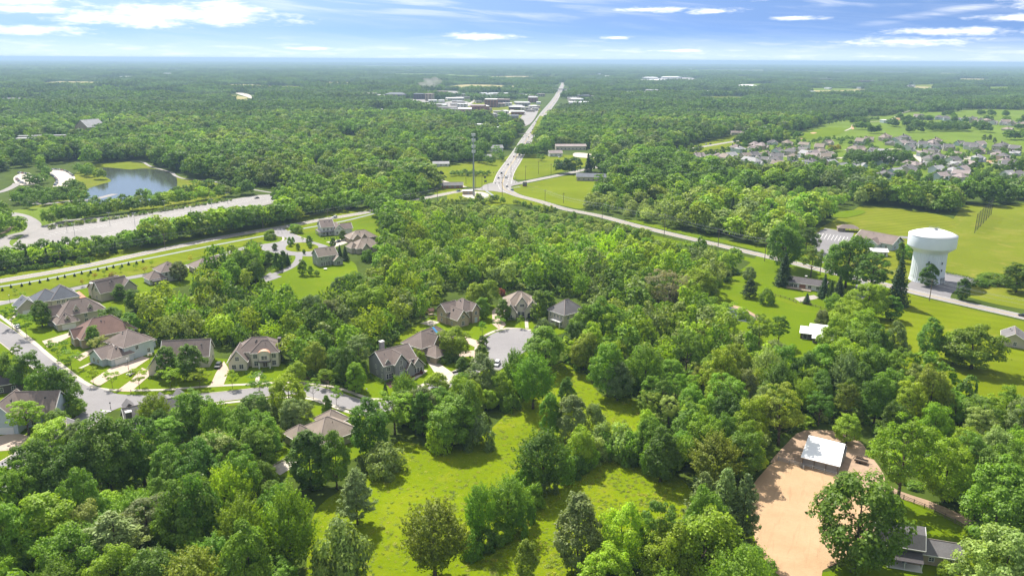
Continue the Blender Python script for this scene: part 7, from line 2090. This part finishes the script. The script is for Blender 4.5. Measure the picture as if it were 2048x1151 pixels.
for e in EXPL: tree(*e)
for sp_, b_, h_ in (('S', (0, 0), 2),):
    pass
# the row of knee-high young conifers along the lane
for cx_, cy_ in ((20, 805), (90, 780), (175, 770), (240, 755), (320, 742), (385, 725), (462, 715), (520, 700), (597, 690), (655, 672), (725, 665), (785, 645), (855, 638), (908, 622), (977, 615), (1030, 600), (1093, 592), (1145, 578)):
    o_ = tree('S', 'k', cx_ / 4, 380 + cy_ / 4 - 6.5, 380 + cy_ / 4, 6.5, 'young conifers in a row along the lane')
    o_.name = 'conifer_sapling'
for cx_, cy_ in ((125, 830), (710, 708), (838, 678), (965, 650), (1088, 632), (1215, 605)):
    o_ = tree('L', 'm', cx_ / 4, 380 + cy_ / 4 - 11, 380 + cy_ / 4 + 1, 9, 'saplings on the roadside grass')


# ================================================================== woods
def inside(pts, poly):
    x, y = pts[:, 0], pts[:, 1]
    c = np.zeros(len(pts), bool)
    n = len(poly)
    x0, y0 = poly.min(0); x1, y1 = poly.max(0)
    cand = (x >= x0) & (x <= x1) & (y >= y0) & (y <= y1)
    if not cand.any(): return c
    xi, yi = x[cand], y[cand]
    r = np.zeros(len(xi), bool)
    j = n - 1
    for i in range(n):
        a, b = poly[i], poly[j]
        cr = (a[1] > yi) != (b[1] > yi)
        if cr.any():
            xx = (b[0] - a[0]) * (yi - a[1]) / (b[1] - a[1] + 1e-12) + a[0]
            r ^= cr & (xi < xx)
        j = i
    c[cand] = r
    return c


def seg_dist(pts, line):
    best = np.full(len(pts), 1e9)
    for i in range(len(line) - 1):
        a, b = line[i], line[i + 1]
        d = b - a
        L = (d * d).sum() + 1e-9
        t = np.clip(((pts - a) @ d) / L, 0, 1)
        q = a + t[:, None] * d
        best = np.minimum(best, np.hypot(*(pts - q).T))
    return best


def free_of(pts, margin=0.0):
    """no road, lawn, water, house or placed tree in the way"""
    ok = np.ones(len(pts), bool)
    for poly, cl in CLEAR:
        lo, hi = poly.min(0) - 12, poly.max(0) + 12
        idx = np.where(ok & (pts[:, 0] > lo[0]) & (pts[:, 0] < hi[0]) & (pts[:, 1] > lo[1]) & (pts[:, 1] < hi[1]))[0]
        if not len(idx): continue
        ins = inside(pts[idx], poly)
        ring = np.vstack([poly, poly[:1]])
        m = cl + margin
        if m != 0:
            dd = seg_dist(pts[idx], ring)
            bad = (ins | (dd < m)) if m > 0 else (ins & (dd > -m))
        else: bad = ins
        ok[idx[bad]] = False
    for line, wd in LINES:
        lo, hi = line.min(0) - wd - 5, line.max(0) + wd + 5
        idx = np.where(ok & (pts[:, 0] > lo[0]) & (pts[:, 0] < hi[0]) & (pts[:, 1] > lo[1]) & (pts[:, 1] < hi[1]))[0]
        if len(idx):
            ok[idx[seg_dist(pts[idx], line) < wd + margin]] = False
    return ok


def thin(pts, rad):
    """keep points no closer than rad (scalar or per point) to one another"""
    keep, grid, cs = [], {}, float(np.max(rad))
    rad = np.broadcast_to(rad, len(pts))
    for i, (x, y) in enumerate(pts):
        gx, gy = int(x // cs), int(y // cs)
        good = True
        for a in (-1, 0, 1):
            for b in (-1, 0, 1):
                for j in grid.get((gx + a, gy + b), ()):
                    if (pts[j][0] - x) ** 2 + (pts[j][1] - y) ** 2 < rad[i] ** 2: good = False; break
                if not good: break
            if not good: break
        if good:
            keep.append(i); grid.setdefault((gx, gy), []).append(i)
    return np.array(keep, int)


WOODS = [   # (outline of tree feet in the photo, tones, share of species)
    ([(215, 655), (300, 645), (345, 622), (400, 612), (500, 632), (560, 650), (640, 645), (700, 622), (752, 580), (800, 560), (880, 585), (872, 625), (800, 668), (770, 700), (730, 700), (716, 770), (690, 775), (640, 760), (580, 745), (570, 700), (480, 692), (300, 688), (262, 668)], 'mmdyoog', 'RRUUUW'),
    ([(740, 572), (770, 540), (790, 500), (805, 462), (850, 418), (920, 418), (1000, 424), (1120, 440), (1220, 464), (1300, 490), (1430, 528), (1490, 545), (1480, 560), (1430, 590), (1420, 650), (1470, 705), (1530, 750), (1600, 780), (1680, 765), (1740, 755), (1800, 795), (1850, 800), (1900, 815), (1960, 840), (2060, 865), (2220, 910), (2520, 985), (2520, 1060), (2220, 960), (1980, 960), (1930, 940), (1850, 900), (1760, 880), (1740, 850), (1700, 850), (1600, 855), (1545, 880), (1490, 960), (1440, 990), (1380, 960), (1290, 905), (1290, 800), (1210, 775), (1170, 745), (1130, 740), (1110, 722), (1150, 705), (1205, 690), (1195, 600), (1110, 590), (1080, 585), (1000, 575), (940, 572), (880, 590), (800, 600)], 'mymoypgmyd', 'RRRUWW'),
    ([(1880, 990), (1960, 960), (2200, 950), (2560, 1040), (2560, 1230), (2200, 1100), (2060, 1080), (1950, 1040)], 'mmy', 'RRW'),
    ([(300, 870), (420, 850), (560, 830), (580, 870), (530, 930), (540, 960), (560, 1000), (560, 1100), (570, 1250), (-100, 1280), (-100, 1070), (60, 1010), (260, 1080), (300, 1060), (380, 960)], 'mmdy', 'RRUW'),
    ([(1120, 1180), (1250, 1110), (1420, 1110), (1500, 1180), (1500, 1300), (1080, 1300)], 'mmy', 'RRU'),
    ([(-120, 760), (-20, 740), (90, 800), (110, 850), (40, 880), (-120, 900)], 'dm', 'RR'),
    ([(420, 560), (500, 500), (520, 540), (515, 580), (440, 590), (380, 590)], 'mdo', 'RRU'),
    ([(790, 790), (900, 785), (960, 790), (1010, 795), (1080, 775), (1100, 790), (1010, 810), (940, 850), (860, 860), (780, 850)], 'mdyg', 'RRUC'),
]
FOREST = []          # x, y, kind index, width, height, yaw for the one mass of far trees
near_c = []
ex = np.array([(x, y, r) for x, y, r, s in TREES if s != 'B'])
for outline, tones, sps in WOODS:
    poly = np.array([tuple(G(*p).xy) for p in outline])
    lo, hi = poly.min(0), poly.max(0)
    n = int((hi - lo).prod() / 10)
    pts = np.column_stack([RNG.uniform(lo[0], hi[0], n), RNG.uniform(lo[1], hi[1], n)])
    pts = pts[inside(pts, poly)]
    pts = pts[free_of(pts, 1.0)]
    if len(ex):
        d = np.hypot(pts[:, None, 0] - ex[None, :, 0], pts[:, None, 1] - ex[None, :, 1]) - ex[None, :, 2] * 0.80
        pts = pts[d.min(1) > 1.6]
    rad = RNG.uniform(5.4, 9.4, len(pts))
    k = thin(pts, rad)
    for i in k:
        # same kinds stand together: tone by a slow patch value
        v = math.sin(pts[i][0] * 0.045 + 1.3) + math.sin(pts[i][1] * 0.038 + pts[i][0] * 0.02)
        tn = tones[int((v * 1.1 + 2 + RNG.normal() * 1.2) * len(tones) / 4.2) % len(tones)]
        sp = sps[RNG.integers(len(sps))]
        wd = rad[i] * RNG.uniform(1.15, 1.55)
        h = float(np.clip(wd * RNG.uniform(1.15, 1.75), 8, 23))
        qx, qy, _ = proj((pts[i][0], pts[i][1], 0))
        if 840 < qx < 1440 and qy < 455 + (qx - 840) * 0.12:      # pale scrub along the road
            wd *= 0.62; h = wd * 0.95; tn = 'pgpm'[RNG.integers(4)]; sp = 'R'
        if qx < 660 and 780 < qy < 905: wd *= 0.75; h = min(h * 0.62, 11)
        near_c.append((math.hypot(pts[i][0], pts[i][1]), pts[i][0], pts[i][1], sp, tn, wd, h))
near_c.sort()
n_broad = sum(1 for t_ in TREES if t_[3] in 'RUWC')
room = max(0, 318 - n_broad)
FARPICK = []
MIDK = 'RUCWS'
for q in near_c:
    d, x, y, sp, tn, wd, h = q
    vis = proj((x, y, h))
    shows = -30 < vis[0] < 2078 and vis[1] < 1160
    if room > 0 and shows:
        px, py, _ = proj((x, y, 0))
        plant(sp, tn, Vector((x, y, 0)), h, wd, px, py)
        room -= 1
    else:
        FARPICK.append((x, y, sp, tn, wd, h))
NEAR_END = math.hypot(*FARPICK[0][:2]) if FARPICK else 400


def far_ok(pts):
    return free_of(pts, 2.5)


def sector(r0, r1, spacing, jit=0.5, margin=0.08):
    out = []
    half = math.atan(CX / FPX) + margin
    y = r0 * 0.82
    while y < r1:
        w_ = y * math.tan(half) + 60
        x = -w_ + RNG.uniform(0, spacing)
        while x < w_:
            px_, py_ = x + RNG.uniform(-jit, jit) * spacing, y + RNG.uniform(-jit, jit) * spacing
            r = math.hypot(px_, py_)
            if r0 <= r < r1: out.append((px_, py_))
            x += spacing
        y += spacing * 0.9
    return np.array(out)


# the mass beyond: single trees to 1.5 km, stands of trees after that
ALLP = [np.array(p) for p, _ in [(c[0], c[1]) for c in CLEAR]]
near_poly = [np.array([tuple(G(*p).xy) for p in o]) for o, _, _ in WOODS]
edge_y = 560.0
pts = sector(330, 1700, 10.5)
pj = np.array([proj((x, y, 0))[1] for x, y in pts])
ok = pj < edge_y
for poly in near_poly + NOFILL: ok &= ~inside(pts, poly)
pts = pts[ok]
# keep the strip behind the near wood but outside villages
pts = pts[far_ok(pts)]
ex = np.array([(x, y, r) for x, y, r, s in TREES])
keep = np.ones(len(pts), bool)
for x, y, r in ex:
    if y > 330: keep &= np.hypot(pts[:, 0] - x, pts[:, 1] - y) > r * 0.7 + 2.5
pts = pts[keep]
for x, y in pts:
    v = math.sin(x * 0.013 + 0.7 * math.sin(y * 0.009)) + math.sin(y * 0.011 + 2.0)
    tn = 'dmmmyopgm'[int(abs(v * 2.2 + RNG.normal() * 1.6) * 1.5) % 9]
    sp = 'RRRRUWWCS'[RNG.integers(9)] if RNG.uniform() < 0.8 else 'R'
    if sp == 'S' and RNG.uniform() < 0.6: sp = 'R'
    wd = (RNG.uniform(8, 14) if RNG.uniform() < 0.55 else RNG.uniform(14, 22)) * (0.5 if sp in 'CS' else 1); h = float(np.clip(wd * RNG.uniform(0.9, 1.4), 8, 22))
    if sp in 'CS': h = wd * 2
    # low bright scrub in front of the far right wood
    px_, py_, _ = proj((x, y, 0))
    if 1480 < px_ < 1700 and 385 < py_ < 430 or (1020 < px_ < 1330 and 405 < py_ < 450):
        wd *= 0.55; h *= 0.5; tn = 'p' if RNG.uniform() < 0.6 else 'm'
    FARPICK.append((x, y, 'S' if sp == 'S' else sp, 'k' if sp == 'S' else tn, wd, h))


def at_px(lst, sp, tn, hw):
    for x, y in lst:
        b = G(x, y)
        k = RNG.uniform(0.85, 1.2)
        FARPICK.append((b.x, b.y, sp, tn, hw[1] * k, hw[0] * k))


# groves and lines of trees of the golf course and the suburb
at_px([(1785, 253), (1779, 252), (1790, 254), (1808, 254), (1814, 254), (1811, 252), (1828, 255), (1970, 264), (1964, 264), (1976, 265), (2016, 280), (2024, 279), (2034, 280), (2042, 279), (2050, 281)], 'R', 'd', (15, 14))
at_px([(1857 + i * 5.6, 262 + 1.2 * math.sin(i * 2.1)) for i in range(14)] + [(1862 + i * 7, 259) for i in range(9)], 'R', 'd', (13, 12))
at_px([(1967, 283), (1978, 284), (1988, 288)], 'C', 'k', (11, 7))
at_px([(1692 + i * 5.2, 242 + 0.8 * math.sin(i)) for i in range(13)] + [(1600 + i * 8, 259 - i * 1.35) for i in range(12)], 'R', 'd', (8, 7))
at_px([(1555 + i * 6.5, 278 - i * 0.3) for i in range(8)], 'R', 'd', (11, 10))
at_px([(1640 + i * 9, 283 + 2 * math.sin(i * 1.7)) for i in range(12)], 'R', 'm', (8, 7))
at_px([(1400 + i * 11, 320 - i * 3.0) for i in range(14)], 'R', 'd', (9, 8))
at_px([(1668, 303), (1662, 304), (1674, 302)], 'R', 'u', (8, 9))
at_px([(1700 + i * 6, 322 + (i % 3) * 4) for i in range(20)], 'R', 'd', (13, 12))
at_px([(1040 + i * 3, 314 - (i % 3) * 3) for i in range(12)], 'R', 'm', (13, 12))
at_px([(985, 330), (1003, 322), (965, 326), (958, 325), (975, 329)], 'R', 'm', (11, 10))
at_px([(1118, 347), (1128, 346), (1136, 348), (1146, 347)], 'R', 'd', (15, 14))
at_px([(1085, 322), (1078, 320)], 'C', 'm', (9, 7))
at_px([(878, 368), (884, 367), (873, 366)], 'C', 'k', (14, 8))
at_px([(905 + i * 8, 352 - (i % 2) * 2) for i in range(10)], 'R', 'm', (5.5, 7))
at_px([(30 + i * 6, 400 + 9 * math.sin(i * 1.3)) for i in range(12)] + [(100 + i * 7, 398 + 5 * math.sin(i * 2.0)) for i in range(11)], 'R', 'm', (9, 9))
at_px([(60, 368), (70, 372), (78, 370), (86, 366), (92, 352), (98, 348), (90, 345), (82, 342), (145, 378), (152, 380), (160, 382), (135, 383)], 'R', 'm', (9, 9))
at_px([(165, 350), (172, 352), (180, 354), (158, 346), (170, 344)], 'R', 'm', (10, 9)); at_px([(178, 348), (196, 358), (204, 359)], 'R', 'y', (11, 10))
at_px([(65, 418), (52, 416), (88, 412), (130, 405), (147, 408)], 'C', 'd', (8, 6)); at_px([(41, 470)], 'R', 'm', (12, 11))
def belt(p, q, n, wob, kinds, tones, hlo, hhi, asp=(0.75, 1.05)):
    for i in range(n):
        f = (i + RNG.uniform(-0.4, 0.4)) / n
        sp_, t_ = kinds[RNG.integers(len(kinds))], tones[RNG.integers(len(tones))]
        if sp_ == 'S': t_ = 'k'
        h_ = RNG.uniform(hlo, hhi)
        a_ = RNG.uniform(*asp) * (0.5 if sp_ in 'CS' else 1)
        b = G(p[0] + (q[0] - p[0]) * f, p[1] + (q[1] - p[1]) * f + RNG.uniform(-wob, wob))
        FARPICK.append((b.x, b.y, sp_, t_, h_ * a_, h_))


belt((92, 450), (515, 384), 52, 2.5, 'RRRCW', 'mdmgy', 7, 13)
belt((100, 438), (500, 376), 34, 4, 'RRC', 'dmdy', 8, 14)
belt((100, 458), (470, 400), 44, 0.8, 'BBB', 'gmp', 2, 3.5, (1.1, 1.6))
belt((-20, 545), (330, 487), 40, 3.5, 'RRRCWS', 'mdmyd', 7, 13)
belt((-20, 536), (320, 482), 26, 3, 'RRC', 'dmd', 8, 13)
belt((300, 490), (600, 440), 44, 4, 'RRRUW', 'mdmyo', 11, 18)
belt((340, 478), (620, 434), 26, 3, 'RRC', 'dmm', 9, 15)
belt((380, 462), (640, 425), 22, 3, 'RRW', 'mdy', 8, 14)
belt((560, 440), (740, 412), 26, 3, 'RRRC', 'mdmy', 10, 17)
belt((570, 425), (740, 402), 26, 5, 'RRRC', 'mdm', 10, 17)
belt((560, 410), (700, 395), 22, 6, 'RRRW', 'mdmy', 11, 18)
belt((-40, 555), (200, 520), 22, 1.5, 'BB', 'md', 2, 4, (1.1, 1.6))
at_px([(100, 525), (112, 522), (122, 520), (126, 524)], 'S', 'k', (12, 5))
belt((1395, 335), (1690, 345), 40, 5, 'RB', 'dmy', 4, 7, (0.9, 1.3))
belt((1690, 352), (2040, 372), 46, 6, 'RB', 'dmo', 4, 8, (0.9, 1.3))
belt((770, 418), (1010, 405), 30, 3, 'RRB', 'mdp', 4, 8, (0.9, 1.2))
belt((1030, 408), (1300, 474), 40, 3, 'RB', 'pmd', 3, 6, (0.9, 1.3))
at_px([(-8, 470), (4, 462), (12, 456), (-14, 450), (6, 445)], 'R', 'm', (15, 13))
belt((758, 436), (800, 468), 12, 6, 'RRU', 'dmd', 14, 21)
belt((745, 418), (830, 400), 10, 3, 'RR', 'dm', 8, 13)
sub = G(1700, 320)
for _ in range(620):
    x_, y_ = random.uniform(1400, 2048), random.uniform(272, 366)
    lo = 318 - (x_ - 1400) * 0.16 if x_ < 1660 else (285 if x_ < 1800 else 282 + (x_ - 1800) * 0.1)
    hi = 332 + (x_ - 1400) * 0.09
    if lo < y_ < min(hi, 366):
        at_px([(x_, y_)], random.choice('RRC'), random.choice('dmmd'), (7, 6.5))
for _ in range(46):        # groves scattered over the golf course
    gx, gy = random.uniform(1590, 2060), random.uniform(228, 268)
    if 1590 < gx < 1710 and 250 < gy < 280: continue
    n_ = random.randint(2, 7)
    at_px([(gx + random.uniform(-3, 3) * n_, gy + random.uniform(-0.5, 0.5)) for _ in range(n_)], 'R', random.choice('dmd'), (random.uniform(8, 14), random.uniform(8, 12)))
PATCH = sector(1700, 8500, 52.0, 0.42)
PATCH = PATCH[free_of(PATCH, 26.0)]
PATCH2 = sector(8500, 24000, 165.0, 0.45)


def mid_spec(sp, i):
    rng = np.random.default_rng(900 + i * 13 + ord(sp))
    if sp == 'R': H, W = 14., 12.; P, N, S, L = lobed(rng, H, W, 1.2, 30, 900, 0.30, 1.25, 'round', depth=0.78)
    elif sp == 'U': H, W = 16., 11.; P, N, S, L = sprays(rng, H, W, 1.0, 90, 900, 1.25)
    elif sp == 'C': H, W = 14., 7.4; P, N, S, L = lobed(rng, H, W, 0.6, 34, 700, 0.32, 0.95, 'ovate', flat=1.0)
    elif sp == 'W': H, W = 17., 12.; P, N, S, L = lobed(rng, H, W, 2.0, 40, 900, 0.22, 1.15, 'round', depth=0.9)
    elif sp == 'S':
        H, W = 15., 6.5; P, N, S, T = spruce(rng, H, W, 0.5, 900, 1.15)
        return quads_mesh('crown', P, N, S, 0.5, rng, M['needle'], T), H, W
    elif sp == 'B': H, W = 4., 6.; P, N, S, L = lobed(rng, H, W, -1.2, 16, 420, 0.3, 0.8, 'round')
    elif sp == 'T': H, W = 0.9, 2.0; P, N, S, L = lobed(rng, H, W, -0.5, 9, 90, 0.34, 0.34, 'round', asp=0.35)
    return quads_mesh('crown', P, N, S, 0.75, rng, M['leaf' if sp in 'BT' else 'farleaf']), H, W


MASSMAT = {}


def instancer(name, rows, protos, label=None, cat=None):
    """one object that scatters its sources over its points. rows: x, y, z, source index, (sx, sy, sz), yaw"""
    src = bpy.data.collections.new(name + ' sources')
    for i, (me, col) in enumerate(protos):
        o = bpy.data.objects.new('source_%03d' % i, me)
        far = o.data.materials[0] is M['farleaf']
        nd = o.data.materials[0] is M['needle']
        key = (tuple(round(q, 4) for q in col), far, nd, me.name.startswith('stand'))
        if key not in MASSMAT: MASSMAT[key] = leaf_mat('mass_foliage', 0.22 if nd else (0.36 if far else 0.42), far, col)
        o.material_slots[0].link = 'OBJECT'
        o.material_slots[0].material = MASSMAT[key]
        src.objects.link(o)
    me = bpy.data.meshes.new(name)
    n = len(rows)
    A = np.array([r[:3] for r in rows], np.float32)
    me.vertices.add(n); me.vertices.foreach_set('co', A.ravel())
    a = me.attributes.new('pick', 'INT', 'POINT'); a.data.foreach_set('value', np.array([r[3] for r in rows], np.int32))
    a = me.attributes.new('scl', 'FLOAT_VECTOR', 'POINT'); a.data.foreach_set('vector', np.array([r[4] for r in rows], np.float32).ravel())
    a = me.attributes.new('turn', 'FLOAT_VECTOR', 'POINT'); a.data.foreach_set('vector', np.array([(0, 0, r[5]) for r in rows], np.float32).ravel())
    me.update()
    o = bpy.data.objects.new(name, me); COL.objects.link(o)
    ng = bpy.data.node_groups.new(name, 'GeometryNodeTree')
    ng.interface.new_socket('Geometry', in_out='INPUT', socket_type='NodeSocketGeometry')
    ng.interface.new_socket('Geometry', in_out='OUTPUT', socket_type='NodeSocketGeometry')
    N_ = ng.nodes; L_ = ng.links
    gi = N_.new('NodeGroupInput'); go = N_.new('NodeGroupOutput')
    ci = N_.new('GeometryNodeCollectionInfo'); ci.inputs['Collection'].default_value = src
    ci.inputs['Separate Children'].default_value = True; ci.inputs['Reset Children'].default_value = True
    iop = N_.new('GeometryNodeInstanceOnPoints'); iop.inputs['Pick Instance'].default_value = True
    def attr(nm, ty):
        q = N_.new('GeometryNodeInputNamedAttribute'); q.data_type = ty; q.inputs['Name'].default_value = nm
        return q.outputs['Attribute']
    e2r = N_.new('FunctionNodeEulerToRotation')
    L_.new(attr('turn', 'FLOAT_VECTOR'), e2r.inputs[0])
    L_.new(gi.outputs[0], iop.inputs['Points']); L_.new(ci.outputs[0], iop.inputs['Instance'])
    L_.new(attr('pick', 'INT'), iop.inputs['Instance Index']); L_.new(e2r.outputs[0], iop.inputs['Rotation'])
    L_.new(attr('scl', 'FLOAT_VECTOR'), iop.inputs['Scale'])
    L_.new(iop.outputs[0], go.inputs[0])
    md = o.modifiers.new('scatter', 'NODES'); md.node_group = ng
    tag(o, label, cat, kind='stuff')
    return o


def build_forest():
    protos, index = [], {}
    for sp in 'RUCWSB':
        for v in range(3 if sp in 'RU' else 2):
            me, H, W = mid_spec(sp, v)
            for tn in TONE:
                if sp == 'S' and tn not in 'kdb': continue
                if tn in 'rz': continue
                for zone, k3 in ((0, (1.14, 1.12, 1.0)), (1, (0.84, 0.88, 1.0))):  # far copies get a darker colour that stands in for crown shade
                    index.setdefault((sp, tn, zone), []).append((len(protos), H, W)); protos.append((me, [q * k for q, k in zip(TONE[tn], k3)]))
    # stands of trees
    pidx = []
    for v in range(6):
        rng = np.random.default_rng(40 + v)
        Ps, Ns, Ss = [], [], []
        for a in range(34):
            x, y = rng.uniform(-33, 33, 2)
            W = rng.uniform(9, 16); H = rng.uniform(9, 19)
            P, N, S, L = lobed(rng, H, W, 0.5, 10, 90, 0.42, 2.9, 'round')
            Ps.append(P + np.array([x, y, 0])); Ns.append(N); Ss.append(S)
        me = quads_mesh('stand', np.concatenate(Ps), np.concatenate(Ns), np.concatenate(Ss), 0.8, rng, M['farleaf'])
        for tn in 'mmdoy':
            c = [(0.72 * a_ + 0.28 * b_) * k for a_, b_, k in zip(TONE['m'], TONE[tn], (0.58, 0.62, 1.0))]  # shade of distant backlit crowns is put into the stand colour
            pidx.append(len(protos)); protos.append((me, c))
    rows = []
    for x, y, sp, tn, wd, h in FARPICK:
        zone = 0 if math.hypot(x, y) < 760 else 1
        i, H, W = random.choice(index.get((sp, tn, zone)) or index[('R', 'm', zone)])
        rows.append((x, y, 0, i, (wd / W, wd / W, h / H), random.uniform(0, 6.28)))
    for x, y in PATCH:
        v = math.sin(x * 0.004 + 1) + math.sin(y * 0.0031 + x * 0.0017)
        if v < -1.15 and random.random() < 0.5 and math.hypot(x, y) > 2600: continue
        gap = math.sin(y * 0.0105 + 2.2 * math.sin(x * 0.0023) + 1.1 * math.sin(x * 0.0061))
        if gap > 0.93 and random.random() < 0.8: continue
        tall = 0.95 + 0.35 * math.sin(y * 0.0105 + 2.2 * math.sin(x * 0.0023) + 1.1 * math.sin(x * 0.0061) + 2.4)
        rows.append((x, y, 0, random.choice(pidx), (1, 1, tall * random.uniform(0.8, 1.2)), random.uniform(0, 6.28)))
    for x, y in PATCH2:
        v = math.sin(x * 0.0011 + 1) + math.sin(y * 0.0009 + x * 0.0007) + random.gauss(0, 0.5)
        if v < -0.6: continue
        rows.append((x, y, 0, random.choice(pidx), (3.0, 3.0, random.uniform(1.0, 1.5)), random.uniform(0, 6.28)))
    instancer('forest', rows, protos, 'green mass of woodland trees stretching to the hazy horizon', 'woodland')
    print('forest rows', len(rows), 'individual', len(TREES))


def build_undergrowth():
    protos, rows = [], []
    for v in range(3):
        me, H, W = mid_spec('B', v)
        for tn in 'mdyp': protos.append((me, TONE[tn]))
    for outline in [o_[0] for o_ in WOODS] + [[(1735, 905), (1760, 870), (1850, 880), (1960, 950), (2060, 990), (2060, 1050), (1900, 1010), (1800, 985), (1760, 960)], [(60, 900), (330, 860), (420, 900), (300, 1000), (60, 1040)]]:
        poly = np.array([tuple(G(*p).xy) for p in outline])
        lo, hi = poly.min(0), poly.max(0)
        n = int((hi - lo).prod() / 16)
        pts = np.column_stack([RNG.uniform(lo[0], hi[0], n), RNG.uniform(lo[1], hi[1], n)])
        pts = pts[inside(pts, poly)]
        pts = pts[free_of(pts, 0.2)]
        for x, y in pts:
            s = RNG.uniform(0.45, 1.15)
            rows.append((x, y, -0.2, int(RNG.integers(len(protos))), (s, s, s * RNG.uniform(0.6, 1.2)), RNG.uniform(0, 6.28)))
    instancer('undergrowth', rows, protos, 'low leafy undergrowth filling the woods between the trunks', 'undergrowth')
    protos, rows = [], []
    for v in range(3):
        me, H, W = mid_spec('T', v)
        for c in ((0.20, 0.285, 0.006), (0.25, 0.325, 0.008), (0.33, 0.36, 0.03)): protos.append((me, c))
    for k, n in ((0, 2600), (1, 2100)):
        poly, _ = CLEAR[k]
        lo, hi = poly.min(0), poly.max(0)
        pts = np.column_stack([RNG.uniform(lo[0], hi[0], n * 2), RNG.uniform(lo[1], hi[1], n * 2)])
        pts = pts[inside(pts, poly)][:n]
        for x, y in pts:
            s = RNG.uniform(0.25, 0.8) * (1.0 + 0.35 * math.sin(x * 0.11) * math.sin(y * 0.09))
            rows.append((x, y, 0, int(RNG.integers(len(protos))), (s, s, s * RNG.uniform(0.22, 0.5)), RNG.uniform(0, 6.28)))
    instancer('meadow_grass', rows, protos, 'tussocky yellow-green grass of the two foreground meadows', 'grass')

cell_tower()
poles()
lamps()
vehicles()
small_things()
build_forest()
build_undergrowth()
finish_labels()

# ------------------------------------------------------------------ air
hz = bpy.data.materials.new('haze_air'); hz.use_nodes = True
t = NT(hz.node_tree)
pv = t.n('ShaderNodeVolumePrincipled', ins={'Color': (0.47, 0.67, 0.88, 1), 'Density': 9.0e-5, 'Anisotropy': 0.1})
pv.inputs['Density Attribute'].default_value = ''
om = t.n('ShaderNodeOutputMaterial'); t.t.links.new(pv.outputs[0], om.inputs['Volume'])
hz.cycles.homogeneous_volume = True
tag(MB().box(-92000, -21000, -1.5, 92000, 97000, 128.0).obj('haze', hz), kind='stuff')
